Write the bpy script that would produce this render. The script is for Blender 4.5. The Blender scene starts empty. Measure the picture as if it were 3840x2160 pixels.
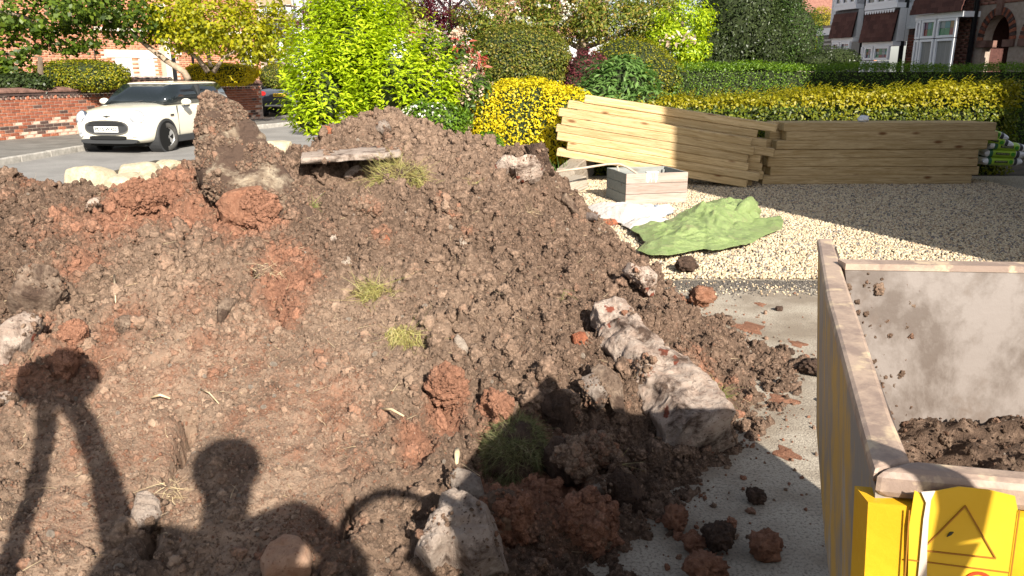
import bpy, bmesh, math, random
import numpy as np
from mathutils import Vector, Matrix, Euler
R = math.radians
random.seed(7); RNG = np.random.default_rng(11)
SC = bpy.context.scene
COL = SC.collection
# ------------------------------------------------------------------ camera, sky, sun, exposure
CAM_H, PITCH, FPX = 1.5, R(15.5), 2950.0
cam = bpy.data.cameras.new('camera'); cam.sensor_width = 36.0; cam.lens = 36.0 * FPX / 3840.0
cam.clip_start = 0.02; cam.clip_end = 600
cam_o = bpy.data.objects.new('camera', cam); COL.objects.link(cam_o)
cam_o.location = (0, 0, CAM_H); cam_o.rotation_euler = (math.pi / 2 - PITCH, 0, 0)
SC.camera = cam_o
SUN_AZ, SUN_EL = R(22.0), R(31.0)          # light travels forward and to the left, sun behind right shoulder
LDIR = Vector((-math.sin(SUN_AZ) * math.cos(SUN_EL), math.cos(SUN_AZ) * math.cos(SUN_EL), -math.sin(SUN_EL)))
world = bpy.data.worlds.new('World'); SC.world = world; world.use_nodes = True
wn = world.node_tree
sky = wn.nodes.new('ShaderNodeTexSky'); sky.sky_type = 'NISHITA'; sky.sun_disc = False
sky.sun_elevation = SUN_EL
sky.sun_rotation = math.atan2(-LDIR.x, -LDIR.y)
sky.air_density = 1.0; sky.dust_density = 1.2
wb = wn.nodes.new('ShaderNodeHueSaturation'); wb.inputs['Saturation'].default_value = 0.5      # the camera's warm white balance
wn.links.new(sky.outputs['Color'], wb.inputs['Color']); wn.links.new(wb.outputs['Color'], wn.nodes['Background'].inputs['Color'])
wn.nodes['Background'].inputs['Strength'].default_value = 0.078
sun = bpy.data.lights.new('sun', 'SUN'); sun.energy = 5.0; sun.angle = R(0.55); sun.color = (1.0, 0.93, 0.82)
sun_o = bpy.data.objects.new('sun', sun); COL.objects.link(sun_o)
sun_o.rotation_euler = LDIR.to_track_quat('-Z', 'Y').to_euler()
SC.view_settings.view_transform = 'Standard'; SC.view_settings.look = 'None'
SC.view_settings.exposure = 1.15; SC.view_settings.gamma = 1.0; SC.view_settings.use_curve_mapping = False
SC.cycles.max_bounces = 6; SC.cycles.diffuse_bounces = 3; SC.cycles.glossy_bounces = 2
SC.cycles.transmission_bounces = 4; SC.cycles.transparent_max_bounces = 4
SC.cycles.use_denoising = True

# ------------------------------------------------------------------ geometry helpers
CP, SP = math.cos(PITCH), math.sin(PITCH)
def ray(px, py):
    u = (px - 1920) / FPX; v = (py - 1080) / FPX
    return Vector((u, CP - v * SP, -SP - v * CP))
def at(px, py, Y):                      # the point seen there, standing Y metres ahead
    d = ray(px, py); t = Y / d.y
    return Vector((d.x * t, Y, CAM_H + d.z * t))
def gnd(px, py, z=0.0):                 # the point seen there on a level at height z
    d = ray(px, py); t = (z - CAM_H) / d.z
    return Vector((d.x * t, d.y * t, z))
def tag(o, label=None, cat=None, group=None, kind=None):
    if label: o['label'] = label
    if cat: o['category'] = cat
    if group: o['group'] = group
    if kind: o['kind'] = kind
    return o
def empty(name, loc=(0, 0, 0), rz=0.0):
    o = bpy.data.objects.new(name, None); COL.objects.link(o)
    o.location = loc; o.rotation_euler = (0, 0, rz); o.empty_display_size = 0.1
    return o
def link_mesh(name, me, mat=None, parent=None):
    o = bpy.data.objects.new(name, me); COL.objects.link(o)
    if mat is not None and not me.materials: me.materials.append(mat)
    if parent is not None: o.parent = parent
    return o
def np_mesh(name, V, F, smooth=False):
    """V (n,3); F either (m,k) array or list of tuples"""
    me = bpy.data.meshes.new(name)
    V = np.asarray(V, dtype=np.float32)
    if isinstance(F, np.ndarray):
        m, k = F.shape
        me.vertices.add(len(V)); me.vertices.foreach_set('co', V.ravel())
        me.loops.add(m * k); me.loops.foreach_set('vertex_index', F.astype(np.int32).ravel())
        me.polygons.add(m)
        me.polygons.foreach_set('loop_start', np.arange(0, m * k, k, dtype=np.int32))
        me.update(calc_edges=True); me.validate()
    else:
        me.from_pydata([tuple(map(float, v)) for v in V], [], F); me.update()
    if smooth: me.polygons.foreach_set('use_smooth', np.ones(len(me.polygons), dtype=bool)); me.update()
    return me
class MB:
    """collects boxes, bars, tubes, prisms into one mesh"""
    def __init__(s): s.V = []; s.F = []; s.SM = []
    def add(s, V, F, smooth=False):
        b = len(s.V); s.V += [tuple(v) for v in V]
        s.F += [tuple(i + b for i in f) for f in F]; s.SM += [smooth] * len(F); return s
    def box(s, x0, x1, y0, y1, z0, z1, M=None):
        V = [Vector(p) for p in ((x0,y0,z0),(x1,y0,z0),(x1,y1,z0),(x0,y1,z0),(x0,y0,z1),(x1,y0,z1),(x1,y1,z1),(x0,y1,z1))]
        if M is not None: V = [M @ v for v in V]
        return s.add(V, [(3,2,1,0),(4,5,6,7),(0,1,5,4),(1,2,6,5),(2,3,7,6),(3,0,4,7)])
    def tube(s, pts, r, n=8, cap=True):
        pts = [Vector(p) for p in pts]; rs = r if isinstance(r, (list, tuple)) else [r] * len(pts)
        V = []; F = []
        prev = None
        for i, p in enumerate(pts):
            t = (pts[min(i+1, len(pts)-1)] - pts[max(i-1, 0)]).normalized()
            if prev is None:
                a = t.cross(Vector((0,0,1)));
                if a.length < 1e-3: a = t.cross(Vector((1,0,0)))
                a.normalize()
            else:
                a = (prev - t * prev.dot(t)).normalized()
            prev = a; b = t.cross(a)
            for k in range(n):
                w = 2 * math.pi * k / n
                V.append(p + (a * math.cos(w) + b * math.sin(w)) * rs[i])
        for i in range(len(pts)-1):
            for k in range(n):
                F.append((i*n+k, i*n+(k+1)%n, (i+1)*n+(k+1)%n, (i+1)*n+k))
        if cap: F.append(tuple(range(n-1, -1, -1))); F.append(tuple((len(pts)-1)*n+k for k in range(n)))
        return s.add(V, F, True)
    def prism(s, poly, a, b, axis='y', M=None):
        """poly of 2-D points extruded from a to b along axis"""
        n = len(poly)
        def mk(p, q):
            v = {'y': (p[0], q, p[1]), 'x': (q, p[0], p[1]), 'z': (p[0], p[1], q)}[axis]
            v = Vector(v); return M @ v if M is not None else v
        V = [mk(p, a) for p in poly] + [mk(p, b) for p in poly]
        F = [tuple(range(n)), tuple(range(2*n-1, n-1, -1))] + [(i, (i+1)%n + 0, (i+1)%n + n, i+n) for i in range(n)]
        return s.add(V, F)
    def build(s, name, mat, parent=None, bevel=0.0, fix=True):
        me = bpy.data.meshes.new(name); me.from_pydata(s.V, [], s.F)
        me.polygons.foreach_set('use_smooth', np.array(s.SM, dtype=bool))
        if fix:
            bm = bmesh.new(); bm.from_mesh(me); bmesh.ops.recalc_face_normals(bm, faces=bm.faces); bm.to_mesh(me); bm.free()
        me.update()
        o = link_mesh(name, me, mat, parent)
        if bevel:
            m = o.modifiers.new('bevel', 'BEVEL'); m.width = bevel; m.segments = 2; m.limit_method = 'ANGLE'
        return o
def copy_tree(o, parent=None):
    c = o.copy(); COL.objects.link(c); c.parent = parent
    for ch in [x for x in o.children]: copy_tree(ch, c)
    return c

# ------------------------------------------------------------------ noise (numpy)
_perm = RNG.permutation(512)
_g2 = np.stack([np.cos(np.arange(256) / 256 * 2 * np.pi), np.sin(np.arange(256) / 256 * 2 * np.pi)], 1)
def _h2(i, j): return _perm[(_perm[i & 255] + j) & 511] & 255
def pn2(x, y):
    xi = np.floor(x).astype(np.int64); yi = np.floor(y).astype(np.int64)
    xf = x - xi; yf = y - yi
    u = xf**3 * (xf * (xf * 6 - 15) + 10); v = yf**3 * (yf * (yf * 6 - 15) + 10)
    def d(a, b):
        g = _g2[_h2(xi + a, yi + b)]; return g[..., 0] * (xf - a) + g[..., 1] * (yf - b)
    return (d(0,0) * (1-u) + d(1,0) * u) * (1-v) + (d(0,1) * (1-u) + d(1,1) * u) * v
def fbm2(x, y, o=4, l=2.03, g=0.5):
    s = 0; a = 1
    for k in range(o): s = s + a * pn2(x + 17.3 * k, y - 9.1 * k); x = x * l; y = y * l; a *= g
    return s
def worley2(x, y):
    xi = np.floor(x).astype(np.int64); yi = np.floor(y).astype(np.int64)
    best = np.full(x.shape, 9.0); sec = np.full(x.shape, 9.0)
    for a in (-1, 0, 1):
        for b in (-1, 0, 1):
            h = _h2(xi + a, yi + b); h2 = _perm[h] & 255
            cx = xi + a + h / 255.0 - x; cy = yi + b + h2 / 255.0 - y
            d = np.sqrt(cx * cx + cy * cy)
            sec = np.minimum(sec, np.maximum(d, best)); best = np.minimum(best, d)
    return best, sec
def n3(P, s, seed=0.0):       # cheap 3-D noise from three 2-D slices
    x, y, z = P[..., 0] * s + seed, P[..., 1] * s - seed * .7, P[..., 2] * s + seed * .3
    return (pn2(x, y + 3.1) + pn2(y + 7.7, z) + pn2(z - 5.2, x + 11.9)) * 0.8
def f3(P, s, o=3, seed=0.0, g=0.5):
    t = 0; a = 1
    for k in range(o): t = t + a * n3(P, s, seed + 13.7 * k); s *= 2.1; a *= g
    return t

# ------------------------------------------------------------------ materials
def nodes(name):
    m = bpy.data.materials.new(name); m.use_nodes = True
    nt = m.node_tree; return m, nt, nt.nodes['Principled BSDF']
def N(nt, t, **kw):
    n = nt.nodes.new(t)
    for k, v in kw.items(): setattr(n, k, v)
    return n
def rgba(c): return (c[0], c[1], c[2], 1.0)
def mixc(nt, fac, a, b, mode='MIX'):
    m = N(nt, 'ShaderNodeMix', data_type='RGBA', blend_type=mode)
    for sock, v in ((m.inputs[0], fac), (m.inputs[6], a), (m.inputs[7], b)):
        if hasattr(v, 'node'): nt.links.new(v, sock)
        elif isinstance(v, (int, float)): sock.default_value = v
        else: sock.default_value = rgba(v)
    return m.outputs[2]
def noise(nt, scale, detail=4.0, rough=0.55, coord=None, dist=0.0):
    n = N(nt, 'ShaderNodeTexNoise'); n.inputs['Scale'].default_value = scale
    n.inputs['Detail'].default_value = detail; n.inputs['Roughness'].default_value = rough
    n.inputs['Distortion'].default_value = dist
    if coord is not None: nt.links.new(coord, n.inputs['Vector'])
    return n.outputs['Fac']
def ramp(nt, src, lo, hi):
    m = N(nt, 'ShaderNodeMapRange'); nt.links.new(src, m.inputs['Value'])
    m.inputs['From Min'].default_value = lo; m.inputs['From Max'].default_value = hi
    m.clamp = True
    return m.outputs['Result']
def coordz(nt, kind='Object', scale=None):
    c = N(nt, 'ShaderNodeTexCoord').outputs[kind]
    if scale is not None:
        mp = N(nt, 'ShaderNodeMapping'); mp.inputs['Scale'].default_value = scale
        nt.links.new(c, mp.inputs['Vector']); c = mp.outputs['Vector']
    return c
def attr(nt, name, typ='GEOMETRY'):
    a = N(nt, 'ShaderNodeAttribute', attribute_type=typ, attribute_name=name); return a.outputs['Fac']
def add_bump(nt, bs, h, strength=0.4, dist=0.02):
    b = N(nt, 'ShaderNodeBump'); b.inputs['Strength'].default_value = strength; b.inputs['Distance'].default_value = dist
    nt.links.new(h, b.inputs['Height']); nt.links.new(b.outputs['Normal'], bs.inputs['Normal'])
def mat(name, c1, c2=None, scale=8.0, rough=0.7, bump=0.0, bscale=None, spec=0.3, metal=0.0, lo=0.35, hi=0.65, stretch=None,
        c3=None, scale3=40.0, lo3=0.6, hi3=0.7, detail=5.0, coat=0.0, bdist=0.01, kind='Object'):
    m, nt, bs = nodes(name)
    bs.inputs['Roughness'].default_value = rough; bs.inputs['Specular IOR Level'].default_value = spec
    bs.inputs['Metallic'].default_value = metal; bs.inputs['Coat Weight'].default_value = coat
    co = coordz(nt, kind, stretch)
    if c2 is None: bs.inputs['Base Color'].default_value = rgba(c1)
    else:
        col = mixc(nt, ramp(nt, noise(nt, scale, detail, 0.6, co), lo, hi), c1, c2)
        if c3 is not None: col = mixc(nt, ramp(nt, noise(nt, scale3, 3, 0.6, co), lo3, hi3), col, c3)
        nt.links.new(col, bs.inputs['Base Color'])
    if bump: add_bump(nt, bs, noise(nt, bscale or scale * 3, 6, 0.65, co), bump, bdist)
    return m
def leaf_mat(name, cols, trans=0.4, rough=0.45, spec=0.35):
    """leaf colour from a per-leaf random 'tint' attribute"""
    m, nt, bs = nodes(name)
    cr = N(nt, 'ShaderNodeValToRGB'); nt.links.new(attr(nt, 'tint'), cr.inputs['Fac'])
    el = cr.color_ramp.elements
    el[0].position = 0.0; el[0].color = rgba(cols[0]); el[1].position = 1.0; el[1].color = rgba(cols[-1])
    for i, c in enumerate(cols[1:-1]):
        e = el.new((i + 1) / (len(cols) - 1)); e.color = rgba(c)
    nt.links.new(cr.outputs['Color'], bs.inputs['Base Color'])
    bs.inputs['Roughness'].default_value = rough; bs.inputs['Specular IOR Level'].default_value = spec
    tr = N(nt, 'ShaderNodeBsdfTranslucent')
    hs = N(nt, 'ShaderNodeHueSaturation'); hs.inputs['Value'].default_value = 1.25; hs.inputs['Saturation'].default_value = 1.1
    nt.links.new(cr.outputs['Color'], hs.inputs['Color']); nt.links.new(hs.outputs['Color'], tr.inputs['Color'])
    mx = N(nt, 'ShaderNodeMixShader'); mx.inputs['Fac'].default_value = trans
    nt.links.new(bs.outputs['BSDF'], mx.inputs[1]); nt.links.new(tr.outputs['BSDF'], mx.inputs[2])
    nt.links.new(mx.outputs['Shader'], nt.nodes['Material Output'].inputs['Surface'])
    return m

# soil: dark loam, red clay where the 'clay' attribute says so, pale grit
def soil_mat(name, typ='GEOMETRY', bump=0.8):
    m, nt, bs = nodes(name)
    co = coordz(nt, 'Object') if typ == 'GEOMETRY' else coordz(nt, 'Object')
    k = 1.0 if typ == 'GEOMETRY' else 0.07
    n1 = noise(nt, 5.0 * k, 8, 0.68, co); n2 = noise(nt, 42.0 * k, 7, 0.72, co); n3_ = noise(nt, 120.0 * k, 4, 0.7, co)
    dark = mixc(nt, ramp(nt, n1, 0.36, 0.64), (0.062, 0.040, 0.028), (0.150, 0.098, 0.069))
    dark = mixc(nt, ramp(nt, n2, 0.48, 0.66), dark, (0.27, 0.182, 0.130))
    # dry crust
    dr = attr(nt, 'dry', typ)
    j2 = N(nt, 'ShaderNodeMath', operation='MULTIPLY'); nt.links.new(dr, j2.inputs[0]); nt.links.new(ramp(nt, n1, 0.25, 0.6), j2.inputs[1])
    dark = mixc(nt, j2.outputs[0], dark, (0.42, 0.298, 0.214))
    cl = mixc(nt, ramp(nt, n2, 0.38, 0.66), (0.17, 0.080, 0.052), (0.345, 0.178, 0.112))
    a = attr(nt, 'clay', typ)
    jit = N(nt, 'ShaderNodeMath', operation='MULTIPLY_ADD'); nt.links.new(n2, jit.inputs[0]); jit.inputs[1].default_value = 0.9
    nt.links.new(a, jit.inputs[2])
    col = mixc(nt, ramp(nt, jit.outputs[0], 0.62, 1.05), dark, cl)
    # pale grit
    vo = N(nt, 'ShaderNodeTexVoronoi'); vo.inputs['Scale'].default_value = 85.0 * k; nt.links.new(co, vo.inputs['Vector'])
    g = ramp(nt, vo.outputs['Distance'], 0.20, 0.14)
    sep = N(nt, 'ShaderNodeSeparateColor'); nt.links.new(vo.outputs['Color'], sep.inputs['Color'])
    gg = N(nt, 'ShaderNodeMath', operation='MULTIPLY'); nt.links.new(g, gg.inputs[0]); nt.links.new(ramp(nt, sep.outputs['Red'], 0.80, 0.86), gg.inputs[1])
    col = mixc(nt, gg.outputs[0], col, (0.42, 0.34, 0.27))
    nt.links.new(col, bs.inputs['Base Color'])
    bs.inputs['Roughness'].default_value = 0.93; bs.inputs['Specular IOR Level'].default_value = 0.15
    h = N(nt, 'ShaderNodeMath', operation='MULTIPLY_ADD'); nt.links.new(n3_, h.inputs[0]); h.inputs[1].default_value = 0.35; nt.links.new(n2, h.inputs[2])
    add_bump(nt, bs, h.outputs[0], bump, 0.022 if typ == 'GEOMETRY' else 0.006)
    return m
M = {}
M['soil'] = soil_mat('soil', 'GEOMETRY', 1.0)
M['soil_clod'] = soil_mat('soil_clod', 'INSTANCER', 1.0)
M['gravel_bed'] = mat('gravel_bed', (0.16, 0.13, 0.095), (0.50, 0.43, 0.32), scale=90, lo=0.40, hi=0.55, rough=0.9, bump=1.0, bscale=110, bdist=0.02, detail=3)
M['concrete_drive'] = mat('concrete_drive', (0.25, 0.205, 0.155), (0.41, 0.36, 0.29), scale=2.6, lo=0.40, hi=0.58, detail=12, c3=(0.19, 0.158, 0.128), scale3=95, lo3=0.49, hi3=0.66, rough=0.92, bump=0.9, bscale=120, bdist=0.010)
M['asphalt'] = mat('asphalt', (0.20, 0.19, 0.178), (0.27, 0.257, 0.24), scale=1.2, c3=(0.10, 0.10, 0.10), scale3=140, lo3=0.56, hi3=0.66, rough=0.9, bump=0.25, bscale=220, bdist=0.005)
M['pavement'] = mat('pavement', (0.13, 0.12, 0.105), (0.20, 0.185, 0.165), scale=2.0, c3=(0.08, 0.075, 0.07), scale3=120, lo3=0.58, hi3=0.68, rough=0.92, bump=0.25, bscale=200, bdist=0.005)
M['kerb'] = mat('kerb', (0.25, 0.235, 0.21), (0.42, 0.39, 0.35), scale=7, rough=0.9, bump=0.3)
M['earth'] = mat('earth', (0.05, 0.04, 0.028), (0.11, 0.085, 0.055), scale=3, rough=0.95, bump=0.6, bscale=30)
# ------------------------------------------------------------------ ground, road, drive
def sheet(name, poly, z, m, kind='structure', thick=0.0):
    mb = MB(); n = len(poly)
    if thick: mb.prism(poly, z - thick, z, 'z')
    else: mb.add([(p[0], p[1], z) for p in poly], [tuple(range(n))])
    o = mb.build(name, m); tag(o, kind=kind); return o
ROADZ = -0.17
sheet('ground', [(-300, -300), (300, -300), (300, 400), (-300, 400)], -0.20, M['earth'])
kerb_line = [(-9.6, -10), (-9.35, 8), (-9.3, 14.4), (-9.2, 17.0), (-8.75, 19.5), (-8.0, 22.0), (-7.0, 24.5), (-5.6, 27.5), (-3.6, 31), (0, 36), (8, 46)]
road_poly = [(p[0] , p[1]) for p in kerb_line] + [(14, 42), (5, 32), (0.5, 26), (-2.6, 20.0), (-4.6, 15), (-4.9, 11), (-4.95, -10)]
sheet('road', road_poly, ROADZ, M['asphalt'])
wall_line = [(-13.2, 14.4), (-11.75, 18.0), (-8.3, 26.3)]
pav = [(p[0] - 0.12, p[1]) for p in kerb_line[:9]] + [(-3.6, 33.5), (-8.0, 30.5), (-8.3, 26.35), (-11.75, 18.05), (-14.5, 11), (-14.5, -10)]
sheet('pavement', pav, -0.06, M['pavement'], thick=0.13)
kerb = empty('kerb', (0, 0, 0)); tag(kerb, kind='structure')
def walk(line, step):
    out = []; carry = 0
    for (a, b) in zip(line[:-1], line[1:]):
        a = Vector(a); b = Vector(b); L = (b - a).length; t = carry
        while t < L: out.append((a + (b - a) * (t / L), math.atan2((b - a).y, (b - a).x))); t += step
        carry = t - L
    return out
kerb_me = None
for p, ang in walk(kerb_line[1:9], 0.92):
    if kerb_me is None:
        o = MB().box(-0.455, 0.455, -0.06, 0.065, -0.14, 0.0).build('kerb_stone', M['kerb'], kerb, bevel=0.018); kerb_me = o
    else:
        o = kerb_me.copy(); COL.objects.link(o); o.parent = kerb
    o.location = (p.x - 0.0, p.y, -0.05 + random.uniform(-.004, .004)); o.rotation_euler = (0, 0, ang)
sheet('driveway', [(-4.6, -6), (9, -6), (9, 5.62), (-4.6, 5.62)], 0.0, M['concrete_drive'], thick=0.16)
sheet('garden_soil', [(-4.2, 11.6), (-4.2, 15), (-2.4, 20), (0.7, 26), (30, 60), (60, 60), (60, 11.6)], -0.02, M['earth'], thick=0.15)
sheet('gravel_bed', [(-4.6, 5.63), (9, 5.63), (9, 11.59), (-4.6, 11.59)], -0.004, M['gravel_bed'], thick=0.16)

# ------------------------------------------------------------------ spoil heap height field
ctrl = []
for px, py, Y in [
    (0,2160,1.70),(500,2160,1.72),(1000,2160,1.75),(1500,2160,1.84),(2000,2160,2.0),
    (0,1800,2.15),(500,1800,2.18),(1000,1800,2.20),(1500,1800,2.28),(1900,1800,2.42),(2300,1800,2.58),
    (0,1500,2.58),(500,1500,2.62),(1000,1500,2.65),(1500,1500,2.70),(2000,1500,2.84),(2400,1500,3.05),
    (0,1200,3.15),(500,1200,3.22),(1000,1200,3.30),(1500,1200,3.36),(2000,1200,3.50),(2400,1200,3.95),
    (0,1000,3.7),(500,1000,3.8),(1000,1000,3.88),(1500,1000,3.95),(2000,1000,4.25),(2280,1000,5.1),
    (0,800,4.3),(300,800,4.4),(700,800,4.55),(1100,800,4.6),(1500,800,4.7),(1900,800,5.0),(2120,800,5.9),
    (60,665,4.85),(175,735,4.8),(285,685,4.85),(420,735,4.9),(560,705,5.0),(640,635,5.15),(740,575,5.3),
    (900,640,5.1),(1010,590,5.4),(1100,565,5.7),(1200,505,6.0),(1330,440,6.3),(1450,405,6.5),(1560,450,6.5),(1640,495,6.4),(1770,515,6.4),
    (1810,590,6.2),(1890,560,6.55),(2000,556,6.6),(2070,640,6.5),(2130,720,6.5),
    (1300,700,5.2),(1500,650,5.5),(1700,650,5.5),(1900,700,5.6),(1500,560,5.95),(1700,570,6.05),(1250,585,5.75)]:
    ctrl.append(tuple(at(px, py, Y)))
crest = [(60,665,4.85),(175,735,4.8),(285,685,4.85),(420,735,4.9),(560,705,5.0),(740,575,5.3),(1010,590,5.4),(1200,505,6.0),(1450,405,6.5),(1640,495,6.4),(1770,515,6.4),(2000,556,6.6)]
for px, py, Y in crest:
    p = at(px, py, Y); ctrl += [(p.x * 1.04, p.y + .55, p.z * .72), (p.x * 1.1, p.y + 1.25, p.z * .15), (p.x * 1.16, p.y + 1.9, -.25), (p.x * 1.3, p.y + 3.2, -.35)]
toe = [(.36,2.08),(.52,2.42),(.85,2.86),(1.15,3.25),(1.48,3.85),(1.36,4.4),(1.14,5.1),(1.06,5.9),(1.0,6.5),(.88,7.3),(.80,8.1)]
for x, y in toe:
    ctrl += [(x, y, 0.0), (x + .35, y - .05, -.16), (x + .9, y - .1, -.3)]
ctrl += [(-2, 1.2, .12), (-1, 1.2, .08), (0, 1.2, .02), (.3, 1.7, -.02), (-2, .6, -.1), (0, .6, -.2), (.9, 1.6, -.3), (1.5, 2.2, -.4),
         (-3.6, 3.0, .52), (-4.4, 4.5, .8), (-3.2, 2.0, .3), (-4.4, 5.6, .4), (-4.6, 6.6, -.3), (-4.4, 2.2, .3), (2.4, 4, -.5), (2.2, 6, -.5), (2, 8.5, -.5), (.4, 8.9, -.3), (-.8, 9, -.35), (-2.3, 8.8, -.35)]
C = np.array(ctrl); nC = len(C)
def phi(r): return np.sqrt(r * r + 0.02)
A = np.zeros((nC + 3, nC + 3)); D = np.hypot(C[:, None, 0] - C[None, :, 0], C[:, None, 1] - C[None, :, 1])
A[:nC, :nC] = phi(D) - 0.03 * np.eye(nC); A[:nC, nC] = 1; A[:nC, nC+1:] = C[:, :2]; A[nC, :nC] = 1; A[nC+1:, :nC] = C[:, :2].T
Wt = np.linalg.solve(A, np.concatenate([C[:, 2], [0, 0, 0]]))
GX0, GX1, GY0, GY1, GS = -4.4, 2.0, 1.1, 8.7, 0.0105
gx = np.arange(GX0, GX1, GS); gy = np.arange(GY0, GY1, GS)
cx = np.arange(GX0, GX1 + .05, .05); cy = np.arange(GY0, GY1 + .05, .05)
CXX, CYY = np.meshgrid(cx, cy)
base_c = Wt[nC] + Wt[nC+1] * CXX + Wt[nC+2] * CYY
for k in range(nC): base_c = base_c + Wt[k] * phi(np.hypot(CXX - C[k, 0], CYY - C[k, 1]))
def bil(G, X, Y):
    fx = np.clip((X - GX0) / .05, 0, len(cx) - 1.001); fy = np.clip((Y - GY0) / .05, 0, len(cy) - 1.001)
    i = fx.astype(int); j = fy.astype(int); a = fx - i; b = fy - j
    return (G[j, i] * (1-a) + G[j, i+1] * a) * (1-b) + (G[j+1, i] * (1-a) + G[j+1, i+1] * a) * b
def base_pt(px, py, zo=0.0):               # where the sight line meets the smooth heap
    d = ray(px, py); t = np.arange(1.2, 11, .01)
    X = d.x * t; Y = d.y * t; Z = CAM_H + d.z * t
    ok = (X > GX0) & (X < GX1) & (Y > GY0) & (Y < GY1)
    H = np.where(ok, bil(base_c, X, Y), -1); H = np.maximum(H, 0.0)
    hit = np.nonzero(Z <= H + zo)[0]
    k = hit[0] if len(hit) else len(t) - 1
    return Vector((X[k], Y[k], max(Z[k], 0)))
XX, YY = np.meshgrid(gx, gy)
B = bil(base_c, XX, YY)
# regions: clay and dry crust
def blobs(lst, X, Y):
    s = np.zeros_like(X)
    for px, py, rpx, st in lst:
        p = base_pt(px, py); r = rpx / FPX * (p - Vector((0, 0, CAM_H))).length
        s = np.maximum(s, st * np.exp(-(((X - p.x) / (r * 1.0))**2 + ((Y - p.y) / (r * 1.9))**2)))
    return s
CLAY = [(800,1400,60,0.49),(1000,1520,50,0.53),(1180,1480,60,0.46),(640,1420,60,0.46),(880,1560,60,0.46),(1280,1560,70,0.49),(1100,1700,60,0.46),(760,1300,70,0.46),(1420,1560,60,0.46),(960,1380,50,0.49),(1250,1700,70,0.46),(300,1700,60,0.40),(250,2000,80,0.40),(450,1720,60,0.40),(1360,1760,60,0.43),(700,1900,60,0.40),(1200,1350,60,0.40),(560,740,150,1.0),(470,830,120,.85),(700,810,90,.8),(930,800,130,1.1),(1080,1080,110,.9),(1060,960,80,.8),(1080,1180,80,.7),(300,1000,80,.6),(440,1220,90,.7),
        (1140,980,60,.7),(1670,1480,75,1.0),(1850,1600,60,.75),(1560,1640,90,.7),(2050,1830,150,.8),(1850,1900,120,.7),(600,1660,150,.34),(900,1300,220,.30),(500,1500,300,.28),
        (1100,1450,180,.32),(150,1400,150,.5),(1300,1700,160,.3),(300,1900,200,.35),(1150,2000,200,.38),(1000,1650,220,.28),(2650,1400,90,.6),(2600,1150,80,.5),(1380,790,40,.7),(1440,900,30,.8),(1760,870,30,.7),
        (100,1230,80,.6),(130,700,60,.35),(250,820,100,.45),(1250,1500,150,.45),(350,1350,160,.5),(750,1120,120,.4)]
DRY = [(600,1500,450,.95),(1100,1600,420,1.0),(300,1900,420,1.0),(900,1950,420,1.0),(1300,1250,320,.65),(500,1150,320,.55),(1700,1150,300,.4),(1500,1400,200,.5),(900,560,150,.35),(1600,550,300,.3)]
clay_f = blobs(CLAY, XX, YY); dry_f = np.clip(blobs(DRY, XX, YY), 0, 1)
crust = np.clip(blobs([(500,1600,420,1),(1050,1500,420,1),(300,1950,420,1),(1050,1950,420,1),(1300,1800,250,.9),(1350,1200,260,.8),(1000,2160,400,1)], XX, YY), 0, 1)
rough = 1.0 - 0.72 * crust
# lumps, crumbs, cracks
wx = XX + .06 * fbm2(XX * 5, YY * 5, 2); wy = YY + .06 * fbm2(XX * 5 + 31, YY * 5 + 7, 2)
big = fbm2(XX * 2.1, YY * 2.1, 3) * .085
w1, w1b = worley2(wx * 5.2, wy * 5.2); w2, w2b = worley2(wx * 12.5 + 40, wy * 12.5); w3, w3b = worley2(wx * 27 + 90, wy * 27)
lump = (np.clip(.62 - w1, 0, 1) * .105 + np.clip(.6 - w2, 0, 1) * .058 + np.clip(.6 - w3, 0, 1) * .034)
fine = fbm2(XX * 26, YY * 26, 3, g=.65) * .020 - np.abs(fbm2(wx * 14 + 5, wy * 14, 3)) * .018
ridg = np.abs(fbm2(wx * 3.3 + 50, wy * 3.3, 3)); crack = np.exp(-(ridg / .018)**2) * np.clip(fbm2(XX * 1.3 + 9, YY * 1.3, 2) * 2 + .3, 0, 1)
Hf = B + (big + lump * 1.15 - .05) * rough + fine * (0.30 + .8 * rough) - crack * .05
# undermined hollow below the ledge slab, cracks in the crust
for px, py, rx, ry, dep in [(1230,660,.30,.16,.20),(1400,640,.22,.13,.14),(1290,668,.2,.13,.1)]:
    p = base_pt(px, py); Hf = Hf - dep * np.exp(-(((XX - p.x) / rx)**2 + ((YY - p.y) / ry)**2)**2)
def carve(pts, w, dep):
    global Hf
    P = [base_pt(*q) for q in pts]
    d = np.full(XX.shape, 9.0)
    for a, b in zip(P[:-1], P[1:]):
        ax, ay, bx, by = a.x, a.y, b.x, b.y
        t = np.clip(((XX - ax) * (bx - ax) + (YY - ay) * (by - ay)) / ((bx - ax)**2 + (by - ay)**2), 0, 1)
        d = np.minimum(d, np.hypot(XX - ax - t * (bx - ax), YY - ay - t * (by - ay)))
    d = d + .012 * fbm2(XX * 22, YY * 22, 2)
    Hf = Hf - dep * np.exp(-(d / w)**2)
carve([(712,1540),(690,1600),(690,1660),(650,1760)], .022, .22)
carve([(650,1760),(590,1800),(520,1840)], .013, .08)
carve([(590,1950),(560,2020),(545,2090)], .016, .12)
carve([(1310,1860),(1300,1960),(1290,2010)], .014, .10)
carve([(350,1460),(310,1560)], .012, .05)
carve([(620,1350),(580,1370)], .014, .05)
carve([(1020,1130),(1050,1240)], .014, .05)
Hf = np.where(B < -.03, np.minimum(Hf, -.02 + B * .2), Hf)
ny, nx = XX.shape
Vh = np.stack([XX.ravel() + (lump * rough * fbm2(XX * 9 + 3, YY * 9, 2) * .5).ravel(), YY.ravel(), Hf.ravel()], 1)
idx = np.arange(nx * ny).reshape(ny, nx)
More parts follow.
